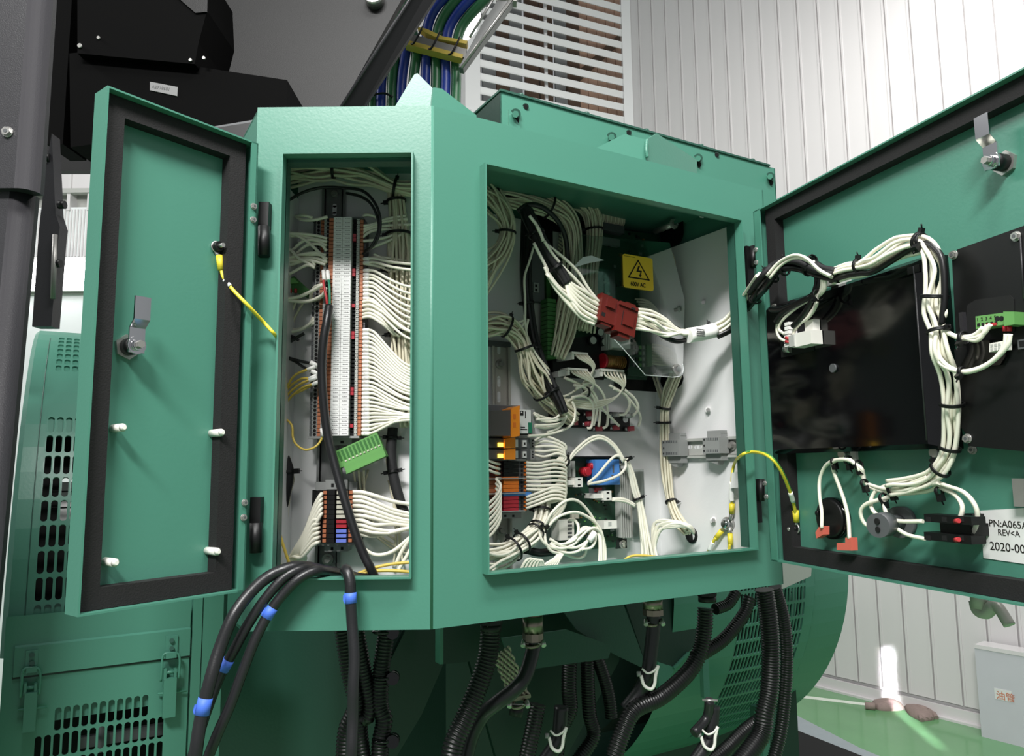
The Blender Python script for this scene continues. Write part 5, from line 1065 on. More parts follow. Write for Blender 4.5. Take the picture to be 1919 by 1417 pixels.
# ring lug star of yellow green leads on the side wall
STD = SR.at(1367, 982, 0)
root = thing('earth_point', 'chrome domed earth stud on the side wall holding three yellow lugs', 'stud', STD)
obj('stud_nut', MB().m('steel').cyl(STD, STD + SR.n * .006, .012, 20).m('chrome').cyl(STD + SR.n * .006, STD + SR.n * .011, .0095, 16).cyl(STD + SR.n * .011, STD + SR.n * .015, .0095, 16, .005), root)
for (dx0, dy0), (dx1, dy1), (dx2, dy2) in (((2, -12), (4, -20), (5, -38)), ((-8, 6), (-14, 12), (-26, 28)), ((1, 12), (1, 18), (2, 40))):
    a, c_, e = SR.at(1367 + dx0 * .5, 982 + dy0 * .5, .006), SR.at(1367 + dx1, 982 + dy1, .008), SR.at(1367 + dx2, 982 + dy2, .010)
    l = obj('ring_lug', MB().m('steel').cyl(a, c_, .0035, 8), root); obj('crimp_barrel', MB().m('yellow').cyl(c_, e, .0044, 12), l)
SRn = lambda x, y, n: SR.at(x, y, n)
lead = [SRn(1372, 946, .010), SRn(1371, 930, .012), SRn(1372, 895, .016), SRn(1376, 870, .02), PR.at(1390, 853, .025), PR.at(1410, 847, .04), DR.at(1440, 855, .05), DR.at(1462, 880, .035), DR.at(1478, 915, .01), DR.at(1487, 943, -.008), DR.at(1491, 965, -.018)]
root = thing('earth_lead', 'yellow green earth lead arching from the side wall stud to the wide door', 'lead', lead[0])
cp = crom(lead, 8); obj('lead_wire', MB().m('yellow').tube(cp, .0024, 8), root)
obj('green_stripe', MB().m('green_wire').tube([p + Vector((.001, -.0008, .0012)) for p in cp[2:-6]], .0016, 6), root)
obj('marker_sleeve', MB().m('sleeve').tube(cp[4:15], .0042, 10), root); obj('paper_tag', MB().m('paper').ppoly(SR.off(.02), [(1371, 886), (1385, 884), (1383, 914), (1369, 915)], 0, .001), root)
obj('marker_sleeve', MB().m('sleeve').tube(cp[66:72], .0034, 10), root)
obj('crimp_barrel', MB().m('yellow').cyl(DR.at(1491, 957, -.018), DR.at(1492, 978, -.020), .0048, 12), root)
obj('ring_lug', MB().m('steel').ring(DR.at(1492, 991, -.021), DR.n, .0066, .0013, 18).cyl(DR.at(1492, 978, -.02), DR.at(1492, 984, -.02), .003, 8), root)
for P in ([(1342, 1008), (1335, 1018), (1328, 1034), (1324, 1050)], [(1368, 1020), (1366, 1032), (1362, 1050)]):
    r_ = thing('earth_lead', 'short yellow earth lead below the domed stud', 'lead', SR.at(P[0][0], P[0][1], .02), 'short leads below the domed stud')
    wire(SR, [(x, y, .012) for x, y in P], .0028, 'yellow', r_, 'lead_wire'); cp = crom(pts3(SR, [(x, y, .012) for x, y in P]), 6); obj('marker_sleeve', MB().m('sleeve').tube(cp[5:12], .0036, 10), r_)
# ================================================================== THINGS ON THE WIDE DOOR
cvr = thing('instrument_cover', 'large glossy black box cover on the wide door, the one nearer its hinges', 'cover', DI.at(1600, 845, 0))
def ccover(root, fr, q, n, bev, m='black_gloss'):
    """box with slanted sides; q: front face corners in pixels"""
    f = [fr.at(x, y, n) for x, y in q]; c = sum(f, Vector()) / 4; b = MB().m(m)
    us = [(p - fr.O).dot(fr.u) for p in f]; vs = [(p - fr.O).dot(Z) for p in f]
    u0, u1, v0_, v1_ = min(us), max(us), min(vs), max(vs)
    fbx = [fr.P(u0 - bev * .3, v0_ - bev * .3, 0), fr.P(u1 + bev, v0_ - bev * .3, 0), fr.P(u1 + bev, v1_ + bev * .3, 0), fr.P(u0 - bev * .3, v1_ + bev * .3, 0)]
    mid = [fr.P(u0 - bev * .3, v0_ - bev * .3, n * .72), fr.P(u1 + bev, v0_ - bev * .3, n * .72), fr.P(u1 + bev, v1_ + bev * .3, n * .72), fr.P(u0 - bev * .3, v1_ + bev * .3, n * .72)]
    top = [fr.P(u0, v0_, n), fr.P(u1, v0_, n), fr.P(u1, v1_, n), fr.P(u0, v1_, n)]
    i = len(b.v); b.v += fbx + mid + top
    for a in (0, 4):
        for k in range(4): j = (k + 1) % 4; b.face([i + a + k, i + a + j, i + a + 4 + j, i + a + 4 + k])
    b.face([i + 8, i + 9, i + 10, i + 11]); b.face([i + 3, i + 2, i + 1, i])
    return b, (u0, v0_, u1, v1_)
CH = .030
b, (cu0, cv0, cu1, cv1) = ccover(cvr, DI, [(1449, 838), (1733, 832), (1714, 504), (1441, 580)], CH, .020)
obj('box_cover', b, cvr)
DC = DI.off(CH)
obj('front_ridge', MB().m('black_paint').tube([DC.P(cu1 - .001, cv0 + .004, .0), DC.P(cu1 - .001, cv1 - .004, .0)], .0012, 6), cvr)
for x, y in ((1712, 507), (1733, 826), (1553, 552), (1452, 575), (1462, 852), (1598, 852)): screw(DI.off(CH * .7 if y < 830 else .0), x, y, 0, .004, cvr)
c = DC.at(1563, 690, .0); obj('centre_screw', MB().m('grey_dark').cyl(c, c + DC.n * .003, .006, 16), cvr)
for x in (1712, 1732): pass
obj('corner_recess', MB().m('void').pbox(DC, 1700, 498, 1722, 512, .0, .0008), cvr)
# wire plugs in the cut-out
root = thing('wire_plug', 'cream stacked wire plugs in the cut-out of the large glossy cover', 'connector', DC.at(1500, 650, 0))
b = MB().m('void').pbox(DC, 1462, 600, 1524, 664, .0, .001); obj('cut_out', b, root)
b = MB().m('white_plastic').pbox(DC, 1485, 622, 1520, 648, .001, .020).pbox(DC, 1508, 600, 1524, 622, .001, .012); obj('plug_body', b, root)
obj('plug_body', MB().m('grey_light').pbox(DC, 1478, 628, 1488, 650, .001, .022), root)
for y in (604, 612, 620, 628, 636, 644): obj('plug_cell', MB().m('sleeve').pbox(DC, 1470, y, 1478, y + 6, .001, .016), root)
for y in (633, 640): obj('red_ferrule', MB().m('red_wire').cyl(DC.at(1472, y, .018), DC.at(1480, y + 2, .016), .0022, 8), root)
obj('coil', MB().m('steel').cyl(DC.at(1472, 654, .002), DC.at(1483, 654, .002), .006, 14), root)
# wires that curl down into it
root = thing('plug_wires', 'white and black wires curling down from the harness into the cream plugs', 'wiring', DR.at(1540, 540, .04))
for k, p in enumerate((((1535, 498), (1545, 515), (1546, 540), (1536, 552), (1510, 562), (1480, 580), (1460, 600), (1456, 620), (1462, 634), (1474, 640)), ((1530, 497), (1540, 520), (1538, 545), (1528, 556), (1500, 572), (1474, 592), (1462, 606), (1460, 618), (1470, 626)),
                       ((1540, 510), (1542, 540), (1532, 556), (1530, 572), (1516, 594), (1492, 612), (1486, 630)), ((1524, 490), (1536, 505), (1545, 525), (1541, 548), (1532, 558), (1524, 580), (1500, 606), (1490, 618), (1484, 636)))):
    wire(DI, [(x, y, .052 - .001 * i) for i, (x, y) in enumerate(p)], .0023, 'wire_white', root, k=7)
for p in (((1480, 490), (1510, 488), (1532, 505), (1536, 530), (1524, 552), (1498, 568), (1468, 586), (1454, 604)), ((1500, 490), (1524, 500), (1532, 525), (1526, 550), (1516, 575), (1498, 600), (1486, 612)), ((1444, 580), (1462, 580), (1490, 570), (1520, 556))):
    wire(DI, [(x, y, .050) for x, y in p], .0042, 'conduit', root, 'sleeve', k=7)
for x, y in ((1533, 553), (1522, 489)): tie(DI.at(x, y, .052), DR.u, .008, root)
# second cover
cv2 = thing('instrument_cover', 'matt black stepped cover on the wide door holding a green numbered plug', 'cover', DI.at(1850, 835, 0))
C2 = DI.off(.028)
b = MB().m('black'); b.ppoly(DI, [(1784, 488), (1793, 476), (1793, 468), (1905, 428), (1960, 408), (1960, 850), (1815, 836), (1812, 815), (1800, 800)], 0, .028)
obj('box_cover', b, cv2)
b = MB().m('void').ppoly(C2, [(1812, 572), (1828, 562), (1892, 553), (1900, 560), (1900, 600), (1902, 620), (1888, 634), (1888, 672), (1882, 684), (1800, 690), (1790, 640), (1808, 632)], 0, .0008); obj('cut_out', b, cv2)
obj('inner_bracket', MB().m('black_gloss').ppoly(C2, [(1788, 655), (1830, 640), (1886, 634), (1884, 668), (1874, 684), (1822, 690), (1792, 690)], .0008, .004), cv2)
obj('inner_rib', MB().m('black_paint').pbox(C2, 1798, 585, 1805, 630, .0008, .006), cv2)
for x, y in ((1905, 443), (1788, 478), (1814, 822), (1824, 843)): screw(C2 if y != 843 else DI, x, y, 0, .0042, cv2)
obj('front_ridge', MB().m('black_paint').tube([C2.at(1912, 445, .001), C2.at(1919, 560, .001)], .0010, 6), cv2)
obj('socket', MB().m('grey_dark').pbox(C2, 1907, 636, 1922, 654, .0, .003).m('void').pbox(C2, 1910, 639, 1919, 650, .003, .0034), cv2)
root = thing('pluggable_connector', 'bright green numbered plug in the cut-out of the stepped black cover', 'connector', C2.at(1865, 615, 0))
b = MB().m('conn_green').ppoly(C2, [(1828, 593), (1896, 584), (1897, 606), (1829, 617)], .001, .016); b.m('conn_green').ppoly(C2, [(1880, 584), (1900, 584), (1901, 608), (1882, 611)], .001, .020); obj('plug_body', b, root)
for k in range(5):
    text(str(k + 1), C2, 1830 + k * 8.2, 602.5 - k * 1.1, .0163, .0050, root, 'ink')
    obj('wire_entry', MB().m('void').pbox(C2, 1831 + k * 8.2, 606 - k, 1836 + k * 8.2, 612 - k, .016, .0163), root)
for x in (1869, 1877): c = C2.at(x, 597, .016); obj('plug_screw', MB().m('void').cyl(c, c + C2.n * .0004, .0026, 12), root)
for x, y in ((1845, 607), (1858, 605)): obj('red_ferrule', MB().m('red_wire').pbox(C2, x, y, x + 6, y + 5, .016, .019), root)
for x in (1884, 1892): obj('red_ferrule', MB().m('red_cap').cyl(C2.at(x, 611, .014), C2.at(x - .5, 621, .014), .0024, 8), root)
root = thing('wire_plug', 'small white six way plug below the green numbered plug', 'connector', C2.at(1867, 655, 0))
b = MB().m('white_plastic').ppoly(C2, [(1854, 644), (1880, 639), (1880, 655), (1854, 660)], .004, .016); obj('plug_body', b, root)
for k in range(6): obj('cell', MB().m('grey_light').pbox(C2, 1856 + (k % 3) * 7, 645.5 + (k // 3) * 7 - (k % 3), 1861 + (k % 3) * 7, 650.5 + (k // 3) * 7 - (k % 3), .016, .0164), root)
# vertical harness on the door
root = thing('door_wiring_harness', 'white wire harness with black ties looping over and down between the two black covers', 'harness', DI.at(1745, 600, .05))
H = .056
P = [DI.at(x, y, n) for x, y, n in ((1556, 512, .05), (1585, 502, H), (1612, 497, H), (1640, 484, H), (1680, 462, H), (1722, 452, H), (1744, 470, H), (1752, 505, H), (1752, 545, H), (1750, 585, H), (1758, 620, H), (1764, 660, H), (1778, 700, H * .8), (1784, 745, .04), (1784, 790, .035), (1780, 840, .03), (1768, 872, .03), (1742, 896, .03), (1700, 910, .03), (1668, 914, .03))]
bundle3(root, P, 7, .0105, .0024, 'wire_white', ties=(.105, .265, .44, .53, .70, .79, .86), taper=[.6, .6, .55, 1.3, 1.3, .7, .9, 1.1, 1, 1.1, .8, 1, 1, .9, .9, .8, .8, .8, 1, 1], jit=.3, k=7)
bundle3(root, [p + DI.n * -.004 + Z * -.012 for p in P[:6]], 2, .004, .0024, 'wire_white', taper=[.6, .5, .5, 1, 1, .3])
b = MB().m('conduit').tube(crom([p - Z * .010 for p in P[:3]] + [P[3] - Z * .015, P[5] - Z * .004, DI.at(1756, 470, H), DI.at(1768, 500, H), DI.at(1770, 560, H), DI.at(1764, 610, H)], 7), .0036, 10); obj('black_wire', b, root)
b = MB().m('conduit').tube(crom([DI.at(1410, 560, .05), DI.at(1448, 505, .05), DI.at(1480, 484, .05), DI.at(1520, 490, .05), DI.at(1560, 512, .045), DI.at(1600, 512, .045)], 7), .0045, 10); obj('black_wire', b, root)
for x, y in ((1728, 452),): tie(DI.at(x, y, H), DR.u, .009, root, head=.005)
for p in (((1762, 604), (1768, 618), (1785, 628), (1806, 632), (1826, 628), (1842, 614)), ((1764, 600), (1774, 620), (1800, 634), (1830, 632), (1845, 624), (1856, 608)), ((1808, 634), (1828, 638), (1840, 630), (1850, 610)), ((1768, 572), (1772, 588), (1764, 602), (1760, 608))):
    wire(DI, [(x, y, .055) for x, y in p], .0025, 'wire_white', root)
for p in (((1752, 608), (1746, 632), (1750, 660), (1766, 684), (1798, 696), (1830, 692), (1860, 676), (1882, 650), (1886, 626)), ((1758, 610), (1752, 636), (1758, 664), (1776, 686), (1806, 697), (1838, 690), (1866, 672), (1888, 648), (1893, 626))):
    wire(DI, [(x, y, .058) for x, y in p], .0026, 'wire_white', root, k=7)
tie(DI.at(1803, 697, .058), DR.u, .005, root); tie(DI.at(1806, 634, .055), DR.u, .007, root)
for x, y in ((1771, 848), (1596, 851), (1780, 664)):
    c = DI.at(x, y, .0); bb = MB().m('grey_light').cyl(c, c + DI.n * .014, .004, 10); bb.m('steel').cyl(c + DI.n * .012, c + DI.n * .018, .006, 12); obj('p_clip_screw', bb, root)
obj('p_clip', MB().m('grey_light').pbox(DI, 1594, 846, 1604, 868, .012, .016), root)
obj('p_clip', MB().m('grey_light').pbox(DI, 1548, 520, 1562, 535, .0, .03), root)
# loops at the lower part
hb = .026
loops = [((1740, 897), (1722, 908), (1700, 918), (1680, 920), (1660, 917), (1640, 912), (1622, 904), (1618, 890), (1614, 878), (1600, 868), (1592, 862), (1575, 862), (1560, 864), (1545, 876), (1536, 900), (1536, 930), (1540, 960), (1540, 990)),
         ((1738, 892), (1715, 902), (1690, 912), (1665, 921), (1640, 917), (1624, 907), (1616, 893), (1610, 880), (1598, 866), (1580, 861), (1562, 866), (1563, 885), (1574, 915), (1584, 945), (1590, 975), (1592, 1010)),
         ((1760, 905), (1735, 908), (1705, 905), (1670, 908), (1642, 920), (1632, 940), (1638, 960), (1660, 972), (1690, 977), (1730, 977)),
         ((1762, 908), (1740, 920), (1700, 925), (1670, 928), (1658, 940), (1660, 960), (1675, 985), (1700, 1002), (1734, 1010)),
         ((1758, 900), (1720, 915), (1690, 925), (1655, 935), (1625, 944), (1613, 958), (1618, 978), (1630, 988)),
         ((1742, 902), (1765, 915), (1790, 928), (1803, 948), (1800, 968), (1790, 976)), ((1744, 898), (1772, 910), (1805, 922), (1826, 945), (1832, 970), (1825, 995), (1810, 1010), (1792, 1014))]
for k, p in enumerate(loops): wire(DI, [(x, y, hb + .006 * sin(i * .8 + k)) for i, (x, y) in enumerate(p)], .0026, 'wire_white', root, k=6)
for x, y, R_ in ((1563, 865, .0045), (1590, 863, .006), (1609, 872, .006), (1620, 906, .005), (1672, 917, .007), (1656, 934, .006), (1760, 921, .005)): tie(DI.at(x, y, hb), DR.u + Z * .2, R_, root, DR.u, head=.004)
# black disc with two leads
root = thing('buzzer', 'round black buzzer disc between two white leads on the wide door', 'buzzer', DI.at(1567, 1008, 0))
c = DI.at(1567, 971, 0); obj('disc', MB().m('black_gloss').cyl(c, c + DI.n * .010, .0285, 36).m('black').cyl(c + DI.n * .010, c + DI.n * .013, .0285, 36, .024), root)
obj('side_clip', MB().m('black').cyl(DI.at(1537, 962, .02), DI.at(1532, 962, .02), .0045, 12), root)
for k, (x, y, pp) in enumerate(((1538, 985, [(1534, 988), (1543, 986), (1543, 1002), (1530, 1009), (1528, 998)]), (1590, 1010, [(1584, 1008), (1595, 1008), (1596, 1032), (1568, 1031), (1568, 1018), (1584, 1018)]))):
    solo('flag_terminal', MB().m('coral').ppoly(DI, pp, hb - .006, hb + .004), ('coral insulated flag terminal on the lead nearer the hinge', 'coral insulated flag terminal bent sideways on the lower lead of the buzzer')[k], 'terminal')
# push switch backs
root = thing('switch', 'grey round two hole switch back facing out below the looped wires', 'switch', DI.at(1645, 995, 0))
a = DI.at(1688, 975, 0); bq = DI.at(1660, 983, .045)
obj('body', MB().m('grey_dark').cyl(DI.at(1695, 978, 0), DI.at(1684, 979, .012), .019, 24).cyl(DI.at(1684, 979, .012), DI.at(1655, 983, .045), .0095, 20), root)
e = DI.at(1645, 985, .055); obj('face', MB().m('grey_dark').cyl(DI.at(1662, 982, .036), e, .0145, 24).m('void').cyl(e + DR.n * .0 - Z * .0045, e + DR.n * .0012 - Z * .0045, .0035, 10), root)
obj('pin_hole', MB().m('void').cyl(e + Z * .005, e + Z * .005 + DR.n * .0015 - DR.u * .0, .0038, 12), root)
root = thing('switch', 'black square contact blocks with red wire ends behind the selector switch', 'switch', DI.at(1780, 1020, 0))
for y in (966, 1001):
    q = obj('contact_block', MB().m('black').pbox(DI, 1732, y, 1820, y + 15, .020, .040), root)
    for x in (1735, 1765, 1797): obj('terminal_recess', MB().m('void').pbox(DI, x, y + 3, x + 9, y + 12, .040, .0404), q)
    obj('red_ferrule', MB().m('red_wire').cyl(DI.at(1790, y + 11, .041), DI.at(1797, y + 10, .043), .0026, 8), q)
obj('mounting_base', MB().m('black').pbox(DI, 1762, 980, 1820, 1003, .0, .026), root)
obj('collar', MB().m('black').pbox(DI, 1805, 963, 1824, 1018, .0, .018), root)
# label plate
root = thing('part_label', 'white part label reading PN A065A798 on the wide door', 'label', DI.at(1880, 1050, 0))
obj('plate', MB().m('paper').ppoly(DI, [(1837, 957), (1960, 950), (1960, 1063), (1843, 1046)], 0, .001), root)
text('PN:A065A798', DI, 1853, 986, .0013, .0105, root, 'ink', wid=.98); text('REV<A', DI, 1870, 1003, .0013, .0095, root, 'ink', wid=.9); text('2020-00056', DI, 1855, 1030, .0013, .0125, root, 'ink', wid=.98)
# ================================================================== GENERATOR GUARD (barrel)
RB_ = .5; ZC = 1.45 - .235
def barrel(t, ph, off=0):
    r = RB_ + off; return AL.P(t, ZC, 0) - AL.n * (RB_ - r * cos(ph)) + Z * (r * sin(ph)), (AL.n * cos(ph) + Z * sin(ph))
def cell(b, S, s0, t0, s1, t1, kind, hw=.30, hh=.40, thk=.003):
    """one sheet cell between surface coordinates with a stadium hole (h), pressed blind slot (e) or plain (n)"""
    sm, tm = (s0 + s1) / 2, (t0 + t1) / 2; W_, H_ = s1 - s0, t1 - t0
    if kind == 'n':
        i = len(b.v); b.v += [S(s0, t0)[0], S(s1, t0)[0], S(s1, t1)[0], S(s0, t1)[0]]; b.face([i, i + 1, i + 2, i + 3]); return
    a = W_ * hw; hL = max(H_ * hh - a * RAT, 0)
    inner = []; outer = []
    for k in range(16):
        th = pi / 8 * k + pi / 16; cx, cy = cos(th), sin(th)
        inner.append((sm + a * cx, tm + (hL if cy > 0 else -hL) + a * RAT * cy))
        m_ = max(abs(cx), abs(cy)); ox, oy = cx / m_, cy / m_
        if k % 4 in (1, 2) and abs(abs(cx) - abs(cy)) < .25: ox, oy = (1 if cx > 0 else -1), (1 if cy > 0 else -1) if k % 8 in (1, 5) else oy
        outer.append([ox, oy])
    for kc, (ox, oy) in ((1, (1, 1)), (5, (-1, 1)), (9, (-1, -1)), (13, (1, -1))): outer[kc] = [ox, oy]
    i = len(b.v)
    for ox, oy in outer: b.v.append(S(sm + ox * W_ / 2, tm + oy * H_ / 2)[0])
    for x, y in inner: b.v.append(S(x, y)[0])
    dep = thk if kind == 'h' else .003
    for x, y in inner: p, n = S(x, y); b.v.append(p - n * dep)
    for k in range(16):
        j = (k + 1) % 16; b.face([i + k, i + j, i + 16 + j, i + 16 + k]); b.face([i + 16 + k, i + 16 + j, i + 32 + j, i + 32 + k])
    if kind == 'e': b.face([i + 32 + k for k in range(16)])
RAT = 1.0
def bar_uv(x, y):   # pixel -> barrel coordinates (t, phi) by marching the ray
    d = ray(x, y); lo_, hi_ = .5, 3.0
    best = None
    for k in range(600):
        p = CAM + d * (.5 + k * .005); rel = p - AL.P(0, ZC, 0); nn = rel.dot(AL.n) + RB_; zz = rel.z
        if nn * nn + zz * zz <= RB_ * RB_: return rel.dot(AL.u), atan2(zz, nn)
    return rel.dot(AL.u), 0
S_l = lambda s, t: barrel(s, t / RB_)
gl = thing('generator_guard', 'curved green generator guard with long vent slots behind the narrow door', 'generator guard', barrel(bar_uv(100, 1000)[0], 0)[0])
tl, pl_ = bar_uv(28, 1000); tr_ = bar_uv(372, 1150)[0]; tL0 = bar_uv(70, 1155)[0]
arc0 = bar_uv(180, 1183)[1] * RB_; CWD = .0112; CHT = .0345
rowkinds = []
t_bot = bar_uv(90, 1180)[1] * RB_
b = MB().m('green'); ncol = 16; c0 = bar_uv(60, 1155)[0]
def plain(b, S, s0, s1, t0, t1, seg=1):
    for k in range(seg): cell(b, S, s0, t0 + (t1 - t0) * k / seg, s1, t0 + (t1 - t0) * (k + 1) / seg, 'n')
kinds = ['e'] + ['h'] * 7 + ['e']
for r_ in range(9):
    for c_ in range(ncol): cell(b, S_l, c0 + c_ * CWD, t_bot + r_ * CHT, c0 + (c_ + 1) * CWD, t_bot + (r_ + 1) * CHT, kinds[r_], .36, .43)
gt = t_bot + 9 * CHT; t_top = 1.30 * RB_
arow = bar_uv(120, 700)[1] * RB_
plain(b, S_l, c0, c0 + ncol * CWD, gt, arow, 4)
c1 = bar_uv(103, 680)[0]; nr = 7; hR = .021
for r_ in range(nr):
    plain(b, S_l, c0, c1, arow + r_ * hR, arow + (r_ + 1) * hR)
    for c_ in range(12): cell(b, S_l, c1 + c_ * CWD, arow + r_ * hR, c1 + (c_ + 1) * CWD, arow + (r_ + 1) * hR, 'e', .36, .42)
plain(b, S_l, c0, c0 + ncol * CWD, arow + nr * hR, t_top, 4)
plain(b, S_l, tl, c0, t_bot - .03, t_top, 16); plain(b, S_l, c0 + ncol * CWD, tr_, t_bot - .03, gt, 8); plain(b, S_l, c0 + ncol * CWD, tr_ + .03, gt, arow, 4)
plain(b, S_l, c0, c0 + ncol * CWD, t_bot - .03, t_bot, 1)
obj('slotted_sheet', b, gl)
b = MB().m('green')   # rolled near end of the guard and seam
for k in range(20):
    ph0, ph1 = (t_bot - .03) / RB_ + k * (1.3 - (t_bot - .03) / RB_) / 20, (t_bot - .03) / RB_ + (k + 1) * (1.3 - (t_bot - .03) / RB_) / 20
    q = [barrel(tl, ph0)[0], barrel(tl, ph1)[0], barrel(tl - .006, ph1, -.006)[0], barrel(tl - .006, ph0, -.006)[0]]; i = len(b.v); b.v += q; b.face([i, i + 1, i + 2, i + 3])
    q = [barrel(tl - .006, ph0, -.006)[0], barrel(tl - .006, ph1, -.006)[0], barrel(tl - .006, ph1, -.06)[0], barrel(tl - .006, ph0, -.06)[0]]; i = len(b.v); b.v += q; b.face([i, i + 1, i + 2, i + 3])
obj('rolled_edge', b, gl)
b = MB().m('green_shaded').tube([barrel(tl + .018, (t_bot - .02) / RB_ + k * .06, .0003)[0] for k in range(20)], .0007, 4); obj('seam', b, gl)
# dark plate puts in the inside shade; its gap shows the added white sheet
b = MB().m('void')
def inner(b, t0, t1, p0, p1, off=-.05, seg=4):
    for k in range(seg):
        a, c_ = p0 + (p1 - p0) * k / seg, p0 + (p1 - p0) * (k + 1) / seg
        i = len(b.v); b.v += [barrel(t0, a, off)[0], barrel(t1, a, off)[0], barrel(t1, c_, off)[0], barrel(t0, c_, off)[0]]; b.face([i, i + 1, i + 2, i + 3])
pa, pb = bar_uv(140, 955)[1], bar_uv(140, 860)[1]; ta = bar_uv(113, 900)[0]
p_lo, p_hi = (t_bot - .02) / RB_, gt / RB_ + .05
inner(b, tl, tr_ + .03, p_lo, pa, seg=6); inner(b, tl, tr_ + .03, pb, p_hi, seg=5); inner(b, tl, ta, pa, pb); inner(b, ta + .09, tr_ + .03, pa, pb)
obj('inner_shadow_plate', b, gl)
b = MB().m('void'); 
for k in range(3):
    p = pa + (pb - pa) * (k + .5) / 3; b.tube([barrel(ta - .01, p, -.03)[0], barrel(ta + .1, p, -.03)[0]], .0012, 5)
for k in range(4): b.tube([barrel(ta + .012 * k + .012, pa, -.03)[0], barrel(ta + .012 * k + .012, pb, -.03)[0]], .0010, 5)
obj('guard_mesh', b, gl)
obj('bright_gap_sheet', MB().m('wall_white').prism([barrel(ta - .01, pa - .03, -.09)[0], barrel(ta + .1, pa - .03, -.09)[0], barrel(ta + .1, pb + .03, -.09)[0], barrel(ta - .01, pb + .03, -.09)[0]], -AL.n * .002), gl)  # white sheet stands in for the brightness seen through the slots
# latched box panel under the guard
BX = AL.off(.012)
lbx = thing('latched_panel', 'flat green slotted panel with two toggle latches below the curved guard', 'panel', BX.at(180, 1417, 0))
S_b = lambda s, t: (BX.P(s, t, 0), BX.n)
u0, uR = BX.uv(2, 1300)[0], BX.uv(352, 1300)[0]; vT_ = BX.uv(190, 1184)[1]; vBt = BX.uv(190, 1500)[1]
us, vs = BX.uv(62, 1400)[0], BX.uv(190, 1300)[1]
cw = (BX.uv(308, 1370)[0] - us) / 15; ch = BX.uv(190, 1316)[1] - BX.uv(190, 1363)[1]
vr1 = BX.uv(190, 1312)[1]; b = MB().m('green')
plain(b, S_b, u0, uR, vr1, vT_ + .03); 
for r_ in range(5):
    t1 = vr1 - r_ * ch; t0 = t1 - ch
    for c_ in range(15):
        kd = 'h' if (r_ > 0 or 2 <= c_ < 13) else 'n'
        cell(b, S_b, us + c_ * cw, t0, us + (c_ + 1) * cw, t1, kd, .37, .45)
    plain(b, S_b, u0, us, t0, t1); plain(b, S_b, us + 15 * cw, uR, t0, t1)
plain(b, S_b, u0, uR, vr1 - 5 * ch - .05, vr1 - 5 * ch); obj('slotted_sheet', b, lbx)
b = MB().m('green'); va = BX.uv(190, 1196)[1]; vb_ = BX.uv(190, 1248)[1]; uf = BX.uv(27, 1230)[0]
b.fbox(BX, uf, vb_, uR, va, .001, .004).hexa([BX.P(uf, va, .001), BX.P(uR, va, .001), BX.P(uR, va + .004, -.008), BX.P(uf, va + .004, -.008), BX.P(uf, va, .004), BX.P(uR, va, .004), BX.P(uR, va + .005, -.006), BX.P(uf, va + .005, -.006)]); obj('hinged_flap', b, lbx)
obj('flap_gap', MB().m('green_deep_shade').fbox(BX, uf - .001, vb_ - .003, uR + .002, vb_, .0002, .0012), lbx)
obj('shadow_backing', MB().m('void').fbox(BX, u0, vBt - .05, uR, vT_ - .03, -.08, -.07), lbx)  # black sheet added for the unlit inside behind the slots
obj('inner_ledge', MB().m('green').fbox(BX, us, vr1 - ch * .6, uR, vr1, -.012, -.008), lbx)
obj('inner_strut', MB().m('grey_dark').fbox(BX, BX.uv(150, 1400)[0], vr1 - 2.2 * ch, BX.uv(330, 1400)[0], vr1 - 1.75 * ch, -.05, -.04).pbox(BX, 184, 1360, 197, 1410, -.03, -.02), lbx)
lat0 = None
for k, (x, y) in enumerate(((60, 1222), (322, 1193))):
    if k == 0: continue
for k, (x, y, sc) in enumerate(((59, 1219, 1), (321, 1192, .97))):
    q = lambda dx, dy, n: BX.at(x + dx * sc, y + dy * sc, n)
    L = obj('toggle_latch', MB().m('green').pbox(BX, x - 11, y, x + 12, y + 35, .004, .007), lbx)
    for dy in (9, 24): obj('rivet', MB().m('green_shaded').cyl(q(1, dy, .007), q(1, dy, .010), .003, 12), L)
    obj('wire_bail', MB().m('green').tube(crom([q(-20, 88, .010), q(-18, 60, .012), q(-17, 43, .012), q(-11, 34, .012), q(10, 33, .012), q(16, 42, .012), q(16, 60, .012), q(14, 82, .012)], 5), .0016, 8), L)
    obj('catch_hook', MB().m('green').pbox(BX, x - 10, y + 32, x + 10, y + 42, .004, .014), L)
    obj('lever', MB().m('green').pbox(BX, x - 15, y + 80, x + 9, y + 153, .006, .016), L)
    obj('lever_pivot', MB().m('green').pbox(BX, x - 14, y + 62, x - 9, y + 82, .006, .014).pbox(BX, x + 5, y + 62, x + 10, y + 82, .006, .014).m('green').cyl(q(-13, 71, .011), q(9, 69, .011), .0022, 8), L)
    obj('safety_pin', MB().m('green').cyl(q(-26, 112, .006), q(30, 106, .006), .0014, 6), L)
# strips right of the panel
st = thing('frame_post', 'green vertical frame post between the slotted panel and the black cables', 'post', BX.at(385, 1417, 0))
obj('post_face', MB().m('green').pbox(BX, 354, 1100, 372, 1600, -.02, .001).pbox(BX, 373.5, 1100, 412, 1600, -.02, -.001), st)
